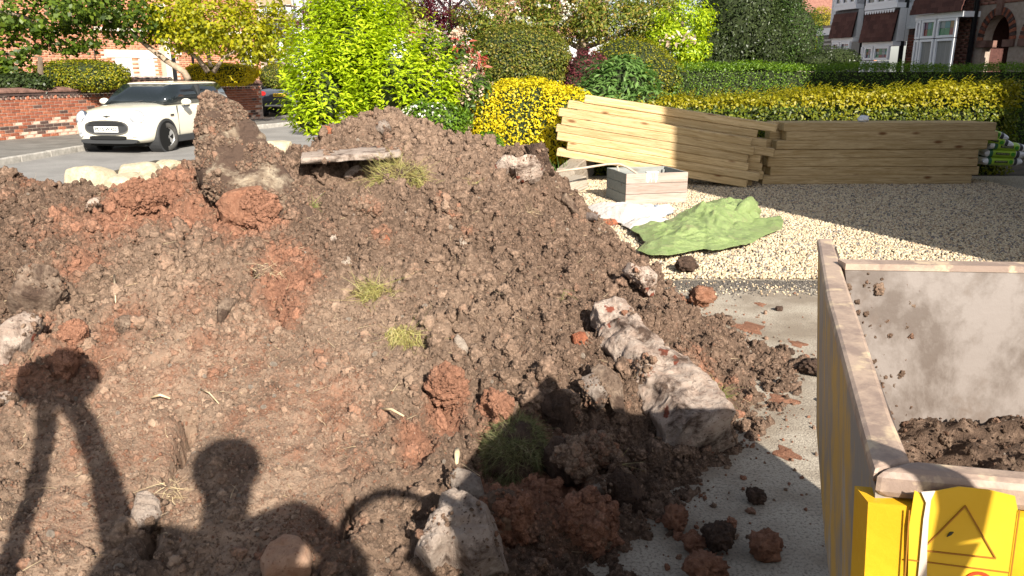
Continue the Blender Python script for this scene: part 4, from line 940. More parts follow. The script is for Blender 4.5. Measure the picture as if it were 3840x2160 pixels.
# ------------------------------------------------------------------ green sheet and white sacks
M['tarp'] = conc_mat('tarp', (.20, .275, .09), (.275, .35, .135), stain=(.24, .20, .12), st=(.56, .70), sc=3.0)
M['tarp'].node_tree.nodes['Principled BSDF'].inputs['Roughness'].default_value = .42
M['tarp'].node_tree.nodes['Principled BSDF'].inputs['Specular IOR Level'].default_value = .5
M['sack'] = conc_mat('sack', (.66, .60, .55), (.76, .71, .66), stain=(.48, .38, .30), st=(.60, .78), sc=4.0)
def sheet_cloth(name, outline, zfun, m, parent, res=260, seed=0.0, amp=.03, thick=.004):
    """cloth over a traced ground outline; zfun(x,y,r) gives its height, r is 0 at the middle and 1 at the hem"""
    O = np.array([gnd(*p)[:2] for p in outline]); c, th, rad = resample(O, res)
    nr = 90; V = []; F = []
    rr = np.linspace(0, 1, nr)
    R_ = rr[:, None]; X = c[0] + np.cos(th)[None] * rad[None] * R_; Y = c[1] + np.sin(th)[None] * rad[None] * R_
    rg = np.random.default_rng(int(seed * 10)); wx_ = X + .10 * fbm2(X * 2 + seed, Y * 2, 2); wy_ = Y + .10 * fbm2(X * 2 - seed, Y * 2 + 5, 2); wob = 0
    for q in range(20):                     # creases: folded triangle waves running in many directions
        an = rg.uniform(0, np.pi); kf = rg.uniform(1.6, 6.5) if q < 10 else rg.uniform(6, 15); ph = (wx_ * np.cos(an) + wy_ * np.sin(an)) * kf + rg.uniform(0, 9); tri = np.abs(ph - np.floor(ph) - .5) * 2
        wob = wob + tri**1.3 / kf * np.clip(.55 + 1.4 * fbm2(X * 1.3 + q * 7, Y * 1.3, 2), 0, 1)
    wob = amp * 1.5 * wob
    Z = zfun(X, Y, R_) + wob * np.clip(1.25 - R_, 0.15, 1) + .012
    V = np.stack([X.ravel(), Y.ravel(), Z.ravel()], 1)
    i0 = np.arange(nr * res).reshape(nr, res)
    a = i0[:-1]; b = i0[1:]; F = np.stack([a.ravel(), np.roll(a, -1, 1).ravel(), np.roll(b, -1, 1).ravel(), b.ravel()], 1)
    o = link_mesh(name, np_mesh(name, V, F, True), m, parent)
    sd = o.modifiers.new('thickness', 'SOLIDIFY'); sd.thickness = thick; sd.offset = 0
    return o
gs = empty('garden_sheet', (0, 0, 0)); tag(gs, 'crumpled light green plastic sheet spread on the gravel', 'plastic sheet')
hem = [(2360,885),(2395,862),(2460,870),(2520,850),(2600,840),(2700,835),(2790,850),(2850,850),(2920,838),(2936,855),(2930,880),(2870,905),(2820,935),(2760,950),(2700,962),(2665,968),(2640,958),(2580,972),(2500,984),(2440,986),(2385,965),(2420,940),(2395,905)]
sheet_cloth('spread_layer', hem, lambda X, Y, r: .03 + .03 * (1 - r**2), M['tarp'], gs, seed=2.0, amp=.06)
p0 = gnd(2680, 860)
def dome(X, Y, r):
    return .05 + .11 * np.clip(1 - r**2.4, 0, 1) * (0.75 + .25 * np.sin((X - p0.x) * 3))
top = [(2490,850),(2540,820),(2600,800),(2660,788),(2720,790),(2790,805),(2835,812),(2848,830),(2830,850),(2790,872),(2730,895),(2680,905),(2620,900),(2560,895),(2510,885)]
sheet_cloth('folded_layer', [(x, y + 18) for x, y in top], dome, M['tarp'], gs, seed=7.0, amp=.07)
# turned-up rim with a dark mouth at the right
a = gnd(2745, 880); b = gnd(2845, 838)
mb = MB(); n = 28; V = []; F = []
for i in range(n + 1):
    t = i / n; w = math.sin(math.pi * t)
    c = a.lerp(b, t)
    V += [c + Vector((0, -.02, .10)), c + Vector((.02, .02 + .02 * w, .13 + .10 * w)), c + Vector((.05 * w, .10 + .05 * w, .16 + .13 * w)), c + Vector((.05, .22, .17 + .09 * w))]
for i in range(n):
    for k in range(3): F.append((4*i+k, 4*i+k+1, 4*i+k+5, 4*i+k+4))
mb.add(V, F, True); o = mb.build('turned_rim', M['tarp'], gs); sd = o.modifiers.new('t', 'SOLIDIFY'); sd.thickness = .004
for nm, ol, lab, sd_, hh in [('white_sack', [(2205,785),(2290,785),(2380,800),(2440,808),(2500,800),(2498,822),(2420,838),(2335,852),(2250,830),(2205,805)], 'upper white woven sack lying flat behind the green sheet', 1.5, .07),
                        ('white_sack', [(2330,856),(2420,845),(2500,838),(2525,846),(2480,866),(2430,876),(2360,872)], 'lower white sack half covered by the green sheet', 4.5, .045)]:
    e = empty(nm, (0, 0, 0)); tag(e, lab, 'sack', 'empty white sacks')
    sheet_cloth('sack_cloth', ol, lambda X, Y, r, hh=hh: hh * np.clip(1 - r**3, 0, 1) + .012, M['sack'], e, seed=sd_, amp=.03, thick=.01)
V, F = ICO3; V = V * (1 + .4 * n3(V, 2.5, 1.9) + .3 * n3(V, 6, 2.1))[:, None] * np.array([.11, .08, .06]); p = gnd(2485, 812)
o = link_mesh('blue_bag', np_mesh('blue_bag', V, F), mat('blue_film', (.36, .40, .46), (.55, .58, .62), scale=12, rough=.35)); o.location = p + Vector((0, 0, .07)); tag(o, 'scrunched grey blue film at the end of the upper white sack', 'plastic')
# sandstone blocks along the road edge
for i, (px, py, w, h, lab) in enumerate([(345, 678, 150, 90, 'broad cream sandstone block at the road edge beyond the left crest'), (525, 656, 135, 66, 'long cream sandstone block right of the broad one'), (470, 694, 120, 56, 'low cracked sandstone block between the two larger ones'),
        (628, 634, 60, 60, 'dark ended sandstone block tucked behind the upright slab'), (1035, 560, 80, 50, 'whitish sandstone block in the gap right of the upright slab')]):
    Y = [8.2, 8.6, 8.0, 9.0, 9.4][i]; p = at(px, py, Y); k = Y / FPX
    V, F = ICO4; V = V.copy()
    V = np.sign(V) * np.abs(V)**.55; V = V * np.array([w * k * .52, .22, h * k * .62]); V += .04 * np.stack([f3(V, 4, 3, i), f3(V, 4, 3, i + 5), f3(V, 4, 3, i + 9)], 1)
    o = link_mesh('edge_stone', np_mesh('edge_stone', V, F, False), M['sandstone']); o.location = p; o.rotation_euler = (0, 0, random.uniform(-.3, .3)); tag(o, lab, 'stone block', 'sandstone blocks along the drive edge')
    tag(o, kind=None)
tag(MB().box(-5.0, -3.9, 6.6, 11.0, -.19, .30).build('garden_bank', M['earth'], bevel=.08), kind='structure')
# ------------------------------------------------------------------ plants
def leaf_mesh(name, P, Nn, A, L, W, m, parent, tint=None, fold=.25, tri=False):
    """leaves: base points P, face normals Nn, axes A, length L, width W -> one folded quad each"""
    n = len(P)
    A = A - Nn * np.sum(A * Nn, 1)[:, None]; A /= np.linalg.norm(A, axis=1)[:, None] + 1e-9
    S = np.cross(Nn, A); L = np.broadcast_to(L, n)[:, None]; W = np.broadcast_to(W, n)[:, None]
    mid = P + A * L * .5
    V = np.stack([P, mid + S * W * .5 + Nn * W * fold, P + A * L - Nn * L * .12, mid - S * W * .5 + Nn * W * fold], 1)
    F = np.arange(n * 4).reshape(n, 4)
    me = np_mesh(name, V.reshape(-1, 3), F)
    a = me.attributes.new('tint', 'FLOAT', 'POINT'); tv = RNG.uniform(0, 1, n) if tint is None else tint
    a.data.foreach_set('value', np.repeat(np.clip(tv, 0, 1), 4).astype(np.float32))
    return link_mesh(name, me, m, parent)
def unit(v): return v / (np.linalg.norm(v, axis=1)[:, None] + 1e-9)
def cloud(n, ells, shell=.35, bump=.18, fr=2.0, seed=0.0, power=2.0, clump=0, cs=.12, bottom=True):
    """points and outward normals in/at the surface of a union of ellipsoids (centre, radii)"""
    vol = np.array([(e[1][0] * e[1][1] + e[1][1] * e[1][2] + e[1][0] * e[1][2]) for e in ells]); vol = vol / vol.sum()
    P = []; Q = []
    for (c, r), f in zip(ells, vol):
        k = int(n * f) + 1; c = np.array(c); r = np.array(r)
        d = unit(RNG.normal(size=(k, 3)))
        if power != 2.0: d = d / ((np.abs(d)**power).sum(1)**(1 / power))[:, None]
        if clump:
            cc = unit(RNG.normal(size=(clump, 3)));
            if power != 2.0: cc = cc / ((np.abs(cc)**power).sum(1)**(1 / power))[:, None]
            cc = cc * RNG.uniform(.55, 1.05, (clump, 1)); d = cc[RNG.integers(0, clump, k)] + RNG.normal(size=(k, 3)) * cs
            p = c + d * r; nn = unit(d / r)
        else:
            rad = 1 - shell * RNG.uniform(0, 1, k)**1.7
            rad = rad * (1 + bump * n3(d * r, fr, seed))
            p = c + d * r * rad[:, None]; nn = unit(d / r)
        P.append(p); Q.append(nn)
    return np.concatenate(P), np.concatenate(Q)
def ell(px, py, rx, ry, Y, dy=1.0):
    c = at(px, py, Y); k = Y / CP / FPX
    return (tuple(c), (rx * k, (rx + ry) * .5 * k * dy, ry * k))
def leafy(parent, name, ells, n, L, W, m, up=.5, rnd=.6, shell=.35, bump=.18, fr=2.0, seed=0.0, power=2.0, clump=0, cs=.12, fold=.25, tint=None, droop=0.0, zmin=-.3):
    P, Q = cloud(n, ells, shell, bump, fr, seed, power, clump, cs)
    ok = P[:, 2] > zmin; P, Q = P[ok], Q[ok]; n = len(P)
    Nn = unit(Q + np.array([0, 0, up]) + RNG.normal(size=(n, 3)) * rnd)
    A = RNG.normal(size=(n, 3)) + Q * .6 + np.array([0, 0, -droop])
    LL = L * RNG.uniform(.6, 1.25, n)
    t = None if tint is None else tint(P, Q)
    o = leaf_mesh(name, P, Nn, A, LL, LL * W, m, parent, t, fold)
    if name in ('flowers', 'red_leaves', 'flower_heads'): o['kind'] = 'stuff'
    return o
def core(parent, ells, m, k=.82, power=2.0, seed=0.0, name='inner_twigs'):  # solid dark blobs that stand in for the shade between the leaves
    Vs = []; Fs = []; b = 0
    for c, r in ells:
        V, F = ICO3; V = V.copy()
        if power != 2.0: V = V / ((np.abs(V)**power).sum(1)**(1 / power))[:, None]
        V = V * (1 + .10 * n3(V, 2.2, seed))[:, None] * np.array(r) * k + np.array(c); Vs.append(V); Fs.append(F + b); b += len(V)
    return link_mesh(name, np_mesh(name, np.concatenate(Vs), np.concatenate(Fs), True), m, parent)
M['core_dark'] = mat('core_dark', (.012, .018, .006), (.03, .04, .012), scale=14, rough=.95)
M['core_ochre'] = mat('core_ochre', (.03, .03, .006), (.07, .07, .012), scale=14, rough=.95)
M['bark'] = mat('bark', (.09, .065, .045), (.19, .15, .11), scale=9, rough=.95, bump=.8, bscale=25, stretch=(1, 1, .3))
M['bark_pale'] = mat('bark_pale', (.22, .16, .11), (.38, .30, .22), scale=9, rough=.95, bump=.6, bscale=25)
LM = {}
LM['lime'] = leaf_mat('leaf_lime', [(.13, .22, .012), (.30, .42, .018), (.44, .55, .022), (.54, .62, .035)], .42, .35)
LM['yellow'] = leaf_mat('leaf_yellow', [(.42, .36, .012), (.66, .54, .014), (.78, .63, .018), (.58, .52, .02)], .38, .5)
LM['ygreen'] = leaf_mat('leaf_ygreen', [(.06, .09, .010), (.15, .18, .012), (.26, .25, .014), (.36, .31, .014)], .35, .45)
LM['green'] = leaf_mat('leaf_green', [(.035, .07, .010), (.07, .13, .016), (.12, .20, .022)], .38, .45)
LM['dark'] = leaf_mat('leaf_dark', [(.018, .030, .008), (.035, .055, .014), (.065, .09, .024)], .25, .4)
LM['hedge'] = leaf_mat('leaf_hedge', [(.06, .12, .012), (.12, .22, .016), (.19, .30, .022)], .38, .45)
LM['hedge_dark'] = leaf_mat('leaf_hedge_dark', [(.025, .055, .010), (.05, .10, .014), (.08, .14, .02)], .38, .45)
LM['peony'] = leaf_mat('leaf_peony', [(.06, .12, .025), (.12, .22, .05), (.20, .32, .09)], .38, .45)
LM['purple'] = leaf_mat('leaf_purple', [(.030, .007, .010), (.08, .012, .02), (.13, .02, .03)], .35, .4)
LM['berberis'] = leaf_mat('leaf_berberis', [(.06, .014, .02), (.13, .028, .04), (.20, .05, .05)], .35, .45)
LM['olive'] = leaf_mat('leaf_olive', [(.05, .07, .012), (.12, .15, .020), (.21, .22, .030), (.30, .22, .05)], .36, .45)
LM['rowan'] = leaf_mat('leaf_rowan', [(.05, .08, .012), (.12, .17, .022), (.24, .26, .035), (.36, .23, .06)], .38, .45)
LM['flower'] = leaf_mat('petal_pink', [(.50, .33, .24), (.66, .50, .38), (.76, .64, .52)], .3, .6)
LM['white'] = leaf_mat('petal_white', [(.55, .52, .42), (.72, .70, .60), (.78, .77, .72)], .3, .6)
LM['redleaf'] = leaf_mat('leaf_red', [(.32, .05, .04), (.48, .09, .07), (.50, .16, .10)], .4, .35)
LM['tree'] = leaf_mat('leaf_tree', [(.03, .055, .008), (.08, .13, .014), (.16, .22, .022)], .45, .45)
LM['goldtree'] = leaf_mat('leaf_gold', [(.16, .19, .012), (.34, .34, .014), (.46, .42, .016)], .45, .45)
LM['conifer'] = leaf_mat('leaf_conifer', [(.24, .20, .02), (.38, .31, .03), (.44, .38, .05)], .3, .6)
def plant(name, label, cat, loc, group=None):
    e = empty(name, (loc[0], loc[1], -.02)); tag(e, label, cat, group); e['_'] = 0; del e['_']; return e
class Local:      # builds children in world space, then hangs them on the empty at the plant's foot
    def __init__(s, e): s.e = e; s.before = set(o.name for o in COL.objects)
    def done(s):
        for o in list(COL.objects):
            if o.parent == s.e: o.matrix_parent_inverse = Matrix.Translation(s.e.location).inverted()
def trunk(parent, pts, r0, r1, m, name='trunk'):
    n = len(pts); return MB().tube(pts, [r0 + (r1 - r0) * i / (n - 1) for i in range(n)], 9).build(name, m, parent)
def hang(e):
    for o in COL.objects:
        if o.parent == e: o.location = o.location - e.location
# --- big lime laurel: upright leafy shoots
def laurel():
    e = plant('laurel_bush', 'large glossy lime green laurel bush rising behind the heap', 'bush', at(1380, 470, 11.6))
    lobes = [ell(1330, 260, 190, 250, 11.9), ell(1210, 360, 112, 165, 11.3), ell(1500, 330, 160, 170, 11.6), ell(1620, 390, 80, 100, 11.4), ell(1235, 130, 62, 130, 12.1), ell(1430, 110, 55, 110, 12.1), ell(1330, 60, 55, 110, 12.0), ell(1155, 440, 62, 80, 11.2)]
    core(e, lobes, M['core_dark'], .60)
    P, Q = cloud(1450, lobes, .50, .40, 2.2, 1.0); ok = (P[:, 1] < 12.3) & (P[:, 2] > .1); P, Q = P[ok], Q[ok]
    PP = []; NN = []; AA = []; LL = []; TT = []
    for p, q in zip(P, Q):
        d = q * .55 + np.array([RNG.normal() * .18, RNG.normal() * .18, 1.0]); d /= np.linalg.norm(d); ln = RNG.uniform(.22, .58); k = RNG.integers(9, 15); tn = RNG.uniform(.15, .85)
        a0 = RNG.uniform(0, 6.28); s1 = np.cross(d, [0, 1, .2]); s1 /= np.linalg.norm(s1); s2 = np.cross(d, s1)
        for i in range(k):
            t = i / k; w = a0 + i * 2.4; out = s1 * math.cos(w) + s2 * math.sin(w)
            ax = d * (.35 + .75 * t) + out * (1.0 - .55 * t); ax /= np.linalg.norm(ax)
            PP.append(p + d * ln * t); AA.append(ax); nn = d - ax * d.dot(ax) if False else d * 1.0 - out * .25 + RNG.normal(size=3) * .25; NN.append(nn / np.linalg.norm(nn)); LL.append(RNG.uniform(.08, .15) * (1 - .35 * t)); TT.append(tn * .75 + .3 * t + RNG.uniform(-.1, .2))
    leaf_mesh('foliage', np.array(PP), np.array(NN), np.array(AA), np.array(LL), np.array(LL) * .36, LM['lime'], e, np.array(TT), .22)
    hang(e)
laurel()
# --- yellow privet left of the timber, pink pieris, small variegated shrub
def simple(name, label, cat, lobes, n, L, W, lm, corem='core_dark', group=None, ck=.80, extra=None, trunk_pts=None, **kw):
    e = plant(name, label, cat, (np.mean([l[0][0] for l in lobes]), np.mean([l[0][1] for l in lobes])), group)
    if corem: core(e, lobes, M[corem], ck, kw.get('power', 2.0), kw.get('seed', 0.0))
    leafy(e, 'foliage', lobes, n, L, W, LM[lm], **kw)
    if extra: extra(e)
    hang(e); return e
simple('privet_hedge', 'bright yellow privet hedge left of the tipped timber', 'hedge', [ell(1960, 462, 180, 152, 11.9, .8), ell(2100, 470, 120, 135, 11.8, .8), ell(1840, 470, 70, 125, 11.8)], 19000, .052, .5, 'yellow', 'core_dark', shell=.26, bump=.16, fr=3, seed=3, ck=.80, power=3.2,
       tint=lambda P, Q: RNG.uniform(0, 1, len(P)))
simple('low_shrub', 'small white-edged green shrub just behind the heap top', 'shrub', [ell(1640, 450, 115, 60, 10.6), ell(1580, 430, 60, 50, 10.7)], 3600, .055, .5, 'hedge', 'core_dark', seed=6, extra=lambda e: leafy(e, 'flowers', [ell(1600, 425, 95, 40, 10.5)], 130, .04, .8, LM['white'], seed=2))
simple('low_shrub', 'pale green shrub in the notch at the right of the heap top', 'shrub', [ell(1830, 545, 60, 50, 10.0)], 1300, .045, .5, 'hedge', 'core_dark', seed=9)
def pieris():
    lobes = [ell(1705, 250, 95, 105, 12.0), ell(1755, 370, 60, 110, 11.7), ell(1600, 190, 70, 80, 12.4), ell(1795, 325, 45, 50, 11.6)]
    e = plant('pink_flowering_bush', 'bush with pale pink flower heads and red young leaves beside the laurel', 'bush', at(1700, 300, 12.9))
    core(e, lobes, M['core_dark'], .7)
    leafy(e, 'foliage', lobes, 3000, .10, .35, LM['green'], seed=4, shell=.5)
    leafy(e, 'flower_heads', lobes, 9000, .045, .8, LM['flower'], seed=5, clump=34, cs=.11, rnd=1.2)
    leafy(e, 'red_leaves', [ell(1560, 140, 60, 40, 12.4), ell(1720, 180, 50, 50, 11.9), ell(1790, 235, 35, 25, 11.7)], 190, .13, .26, LM['redleaf'], seed=6, clump=12, cs=.16)
    hang(e)
pieris()
simple('clipped_bush', 'large round clipped dark green bush behind the yellow privet', 'bush', [ell(1948, 235, 178, 125, 14.6)], 17000, .050, .5, 'olive', 'core_dark', seed=11, shell=.12, bump=.05, fr=5, power=2.4, ck=.9)
simple('berberis_bush', 'dark purple berberis bush between the round bush and the green mound', 'bush', [ell(2200, 270, 85, 75, 14.4), ell(2160, 310, 50, 60, 14.3)], 5500, .042, .5, 'berberis', 'core_dark', seed=12, shell=.25)
def peony(e): pass
simple('peony_bush', 'leafy mid green bush with drooping leaves behind the tipped timber', 'bush', [ell(2330, 330, 130, 100, 12.6), ell(2260, 370, 110, 70, 12.4), ell(2420, 390, 100, 60, 12.3), ell(2340, 260, 70, 50, 12.7)], 3600, .13, .30, 'peony', 'core_dark', seed=13, shell=.35, droop=.8, ck=.72, rnd=.45, up=.9)
simple('clipped_mound', 'clipped yellow green hedge mound sloping down to the right', 'hedge', [ell(2360, 265, 160, 110, 16.0), ell(2470, 290, 95, 75, 15.6), ell(2320, 230, 90, 70, 16.2)], 15000, .045, .5, 'ygreen', 'core_dark', seed=14, shell=.10, bump=.05, fr=4, ck=.92)
# hedges: long clipped boxes
def hedge(name, label, x0, x1, y0, y1, z1, n, L, lm, corem, az=0.0, org_=(0, 0), seed=0.0, spikes=0, top=None, wav=.06, cm=None, W=.5):
    e = empty(name, (org_[0], org_[1], 0)); e.rotation_euler = (0, 0, az); tag(e, label, 'hedge')
    MB().box(x0 + .12, x1 - .12, y0 + .12, y1 - .12, -.02, z1 - .14).build('inner_twigs', M[corem], e)  # dark box core, the hedge's inner shade put into its colour
    A1 = (x1 - x0) * z1; A2 = (x1 - x0) * (y1 - y0); A3 = (y1 - y0) * z1; tot = A1 + A2 + 2 * A3
    P = []; Q = []
    for ar, f in ((A1, 0), (A2, 1), (A3, 2), (A3, 3)):
        k = int(n * ar / tot); a = RNG.uniform(0, 1, k); b = RNG.uniform(0, 1, k)
        if f == 0: p = np.stack([x0 + a * (x1 - x0), np.full(k, y0), b * z1], 1); q = (0, -1, 0)
        elif f == 1: p = np.stack([x0 + a * (x1 - x0), y0 + b * (y1 - y0), np.full(k, z1)], 1); q = (0, 0, 1)
        elif f == 2: p = np.stack([np.full(k, x0), y0 + a * (y1 - y0), b * z1], 1); q = (-1, 0, 0)
        else: p = np.stack([np.full(k, x1), y0 + a * (y1 - y0), b * z1], 1); q = (1, 0, 0)
        P.append(p); Q.append(np.tile(q, (k, 1)))
    P = np.concatenate(P); Q = np.concatenate(Q).astype(float)
    P = P + Q * (wav * (f3(P, 1.6, 3, seed) + .4) - RNG.uniform(0, .13, len(P)) )[:, None] + RNG.normal(size=P.shape) * .015
    if top is not None: P[:, 2] *= top(P[:, 0])
    # rounded shoulders
    Nn = unit(Q + np.array([0, 0, .5]) + RNG.normal(size=P.shape) * .6); Ax = RNG.normal(size=P.shape) + Q * .6
    LL = L * RNG.uniform(.6, 1.25, len(P))
    t = RNG.uniform(0, 1, len(P)) if cm is None else cm(P)
    leaf_mesh('foliage', P, Nn, Ax, LL, LL * W, LM[lm], e, t, .22)
    if spikes:
        xs = RNG.uniform(x0, x1, spikes); ys = RNG.uniform(y0, y1, spikes); pp = []; aa = []; nn_ = []
        for x, y in zip(xs, ys):
            h = RNG.uniform(.03, .17); zb = z1 * (top(np.array([x]))[0] if top is not None else 1)
            for i in range(9):
                w = i * 2.4; ax = np.array([math.cos(w), math.sin(w), .9]); pp.append((x, y, zb + h * i / 9)); aa.append(ax); nn_.append((-math.cos(w) * .5, -math.sin(w) * .5, 1))
        leaf_mesh('new_shoots', np.array(pp), unit(np.array(nn_)), np.array(aa), .05, .022, LM[lm], e, RNG.uniform(.6, 1, len(pp)), .2)
    return e
pa = at(2560, 480, 11.75)
hedge('privet_hedge', 'long yellow and green privet hedge running behind both timber stacks', .55, 7.4, 11.75, 12.5, 1.02, 30000, .056, 'ygreen', 'core_dark', seed=21, spikes=230,
      top=lambda x: 1.0 + .045 * np.maximum(x - 1.5, 0) + .02 * np.sin(x * 3.1), cm=lambda P: np.clip(.33 + .30 * f3(P, 1.1, 2, 4.0) + .55 * (P[:, 2] > .97) + RNG.normal(0, .2, len(P)), 0, 1))
hedge('clipped_hedge', 'long clipped plain green hedge in front of the houses', 3.0, 13.5, 15.2, 16.6, 1.60, 42000, .042, 'hedge', 'core_dark', seed=23, wav=.05, top=lambda x: 1.0 + .012 * np.sin(x * 2) + .03 * np.exp(-((x - 4.9) / .5)**2))
simple('low_bush', 'dark spreading bush in front of the furthest bay window', 'bush', [ell(3130, 225, 90, 45, 21.0), ell(3060, 235, 70, 30, 20.8)], 5500, .05, .5, 'dark', 'core_dark', seed=25)
simple('holly_tree', 'tall dense dark green holly in sunlight at centre right', 'tree', [ell(2760, 80, 150, 190, 20.5), ell(2690, 190, 110, 120, 20.2), ell(2850, 160, 85, 150, 20.4)], 22000, .075, .5, 'dark', 'core_dark', seed=26, shell=.3, bump=.15, fr=1.6, ck=.84)
simple('yew_tree', 'nearly black cone shaped yew right of the holly', 'tree', [ell(2965, 150, 105, 140, 21.8), ell(2950, 20, 60, 110, 21.9), ell(2900, 215, 80, 60, 21.5)], 12000, .06, .45, 'hedge_dark', 'core_dark', seed=27, shell=.25, bump=.1)
simple('golden_conifer', 'golden yellow conifer beside the far white house', 'tree', [ell(3065, 140, 75, 95, 31.0), ell(3100, 150, 40, 75, 30.6)], 8500, .08, .4, 'conifer', 'core_ochre', seed=28, shell=.2)
def tree(name, label, lobes, n, L, W, lm, tr, r0, clump=0, limbs=(), bark='bark', extra=None, shell=.6, cs=.1, ck=None, **kw):
    e = plant(name, label, 'tree', tr[0])
    trunk(e, tr, r0, r0 * .55, M[bark])
    for pts, r in limbs: trunk(e, pts, r, r * .3, M[bark], 'limb')
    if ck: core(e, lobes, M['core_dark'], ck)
    leafy(e, 'crown', lobes, n, L, W, LM[lm], clump=clump, cs=cs, shell=shell, **kw)
    if extra: extra(e)
    hang(e); return e
# rowan with white flowers
g = lambda px, py, Y: at(px, py, Y)
tree('rowan_tree', 'broad rowan tree with creamy flowers and bronze leaf tips', [ell(1900, 60, 150, 90, 19.0), ell(2130, 20, 170, 80, 19.3), ell(2300, 90, 190, 90, 18.8), ell(2450, 60, 110, 120, 19.2), ell(2040, 110, 120, 60, 18.8), ell(1830, 110, 80, 60, 18.7)], 27000, .085, .45, 'rowan',
     [g(2195, 300, 19), g(2185, 210, 19), g(2190, 120, 19), g(2180, 20, 19), g(2170, -100, 19)], .16, clump=46, cs=.17, bark='bark_pale',
     limbs=[([g(2190, 190, 19), g(2100, 140, 18.8), g(1980, 90, 18.7)], .07), ([g(2190, 180, 19), g(2300, 140, 18.8), g(2430, 70, 18.7)], .07), ([g(2185, 110, 19), g(2080, 40, 18.8)], .06), ([g(2185, 90, 19), g(2290, 20, 18.8)], .06)],
     extra=lambda e: leafy(e, 'flowers', [ell(1880, 40, 120, 60, 18.3), ell(2080, 60, 80, 60, 18.4), ell(2420, 90, 100, 60, 18.3), ell(2180, 20, 120, 40, 18.4)], 420, .06, .8, LM['white'], seed=8, clump=9, cs=.06))
tree('young_tree', 'bright yellow green small tree before the holly', [ell(2560, 110, 110, 110, 18.0), ell(2500, 190, 95, 70, 17.7), ell(2590, 180, 60, 70, 17.8)], 7000, .085, .45, 'lime', [g(2545, 300, 18), g(2545, 200, 18), g(2560, 80, 18)], .06, clump=30, cs=.16,
     extra=lambda e: leafy(e, 'flowers', [ell(2540, 150, 70, 20, 17.2)], 60, .12, .5, LM['flower'], seed=8))
tree('purple_maple', 'deep purple red Japanese maple behind the pink bush', [ell(1640, 60, 110, 70, 20.0), ell(1690, 120, 80, 50, 19.6), ell(1560, 20, 70, 50, 20.2), ell(1740, 60, 60, 40, 20)], 9500, .075, .35, 'purple', [g(1660, 300, 20), g(1655, 160, 20), g(1640, 60, 20)], .09, clump=60, cs=.14)
tree('green_tree', 'mid green leafy tree behind the laurel top', [ell(1380, 60, 150, 80, 17.5), ell(1500, 80, 90, 70, 17.2), ell(1240, 60, 80, 60, 17.8)], 9500, .08, .42, 'olive', [g(1400, 300, 17.5), g(1390, 150, 17.5), g(1380, 50, 17.5)], .10, clump=50, cs=.15)
tree('purple_tree', 'small dark bronze tree at the left of the laurel top', [ell(1190, 60, 60, 60, 22.0), ell(1150, 110, 40, 40, 22)], 2600, .08, .42, 'berberis', [g(1185, 300, 22), g(1185, 100, 22)], .07, clump=24, cs=.17)
simple('clipped_ball', 'round clipped green bush beside the dark parked car', 'bush', [ell(1040, 285, 62, 45, 28.5)], 4500, .07, .5, 'olive', 'core_dark', seed=31, shell=.12, ck=.9)
# street side plants
tree('broadleaf_tree', 'overhanging broadleaf tree with dark shaded leaves at the top left', [ell(120, 50, 190, 90, 20.5), ell(330, 20, 170, 80, 21.5), ell(480, 80, 150, 70, 22.0), ell(250, 150, 120, 45, 20.8), ell(50, 190, 90, 70, 20.0), ell(30, 290, 80, 50, 19.6)], 5600, .13, .8, 'tree',
     [g(155, 345, 20.0), g(152, 280, 20.0), g(150, 215, 20.0)], .095, clump=46, cs=.13, limbs=[([g(-60, 30, 20.5), g(80, 60, 20.6), g(200, 120, 20.7)], .07), ([g(-40, 200, 20.0), g(80, 205, 20.0), g(150, 215, 20.0)], .05), ([g(100, -40, 21), g(300, 40, 21.2), g(460, 100, 21.6)], .06)])
tree('golden_tree', 'spreading golden yellow leaved tree with a leaning trunk over the brick wall', [ell(760, 70, 170, 110, 22.5), ell(880, 110, 140, 90, 22.8), ell(640, 60, 110, 90, 22.5), ell(960, 170, 90, 70, 23.0), ell(690, 140, 120, 50, 22.2), ell(1040, 130, 55, 110, 23.2)], 8200, .13, .6, 'goldtree',
     [g(706, 300, 22.3), g(690, 270, 22.3), g(620, 225, 22.2), g(555, 175, 22.1), g(480, 110, 22)], .10, clump=56, cs=.16, bark='bark_pale', limbs=[([g(780, 270, 22.6), g(740, 215, 22.5), g(660, 170, 22.4), g(560, 160, 22.3)], .08), ([g(800, 270, 22.6), g(840, 215, 22.6), g(920, 170, 22.6)], .07), ([g(790, 250, 22.6), g(770, 150, 22.6), g(800, 50, 22.6)], .06)])
simple('wall_hedge', 'clipped ochre green hedge above the brick wall at left', 'hedge', [ell(310, 285, 148, 50, 20.6, .9)], 8000, .06, .55, 'ygreen', 'core_dark', seed=33, shell=.12, power=3.2, ck=.9)
simple('wall_hedge', 'clipped yellow hedge above the far end of the brick wall', 'hedge', [ell(830, 278, 120, 36, 24.6, .9)], 6500, .07, .55, 'yellow', 'core_dark', seed=34, shell=.12, power=3.2, ck=.9, tint=lambda P, Q: RNG.uniform(0, .7, len(P)))
simple('ivy_bush', 'dark ivy bush spilling over the wall at the far left', 'bush', [ell(60, 315, 120, 40, 19.4)], 3500, .08, .7, 'dark', 'core_dark', seed=35)
# reedy leaves by the edging
for i, (px, py, h) in enumerate([(2085, 700, .62), (2108, 690, .5), (2125, 680, .55)]):
    p = gnd(px, 760); p.y += .6
    bl_ = blades('reed_leaf', np.tile(np.array([p[:]]), (9, 1)) + RNG.normal(size=(9, 3)) * .03, np.tile([[0, 0, 1.0]], (9, 1)) + RNG.normal(size=(9, 3)) * .22, RNG.uniform(.5, 1, 9) * h, .016, LM['peony'], curl=.25, seg=5)
    tag(bl_, ['tall green reed leaves at the heap edge, left clump', 'middle clump of tall reed leaves before the yellow privet', 'right clump of tall reed leaves beside the low edging'][i], 'plant', 'reedy leaves at the heap edge')
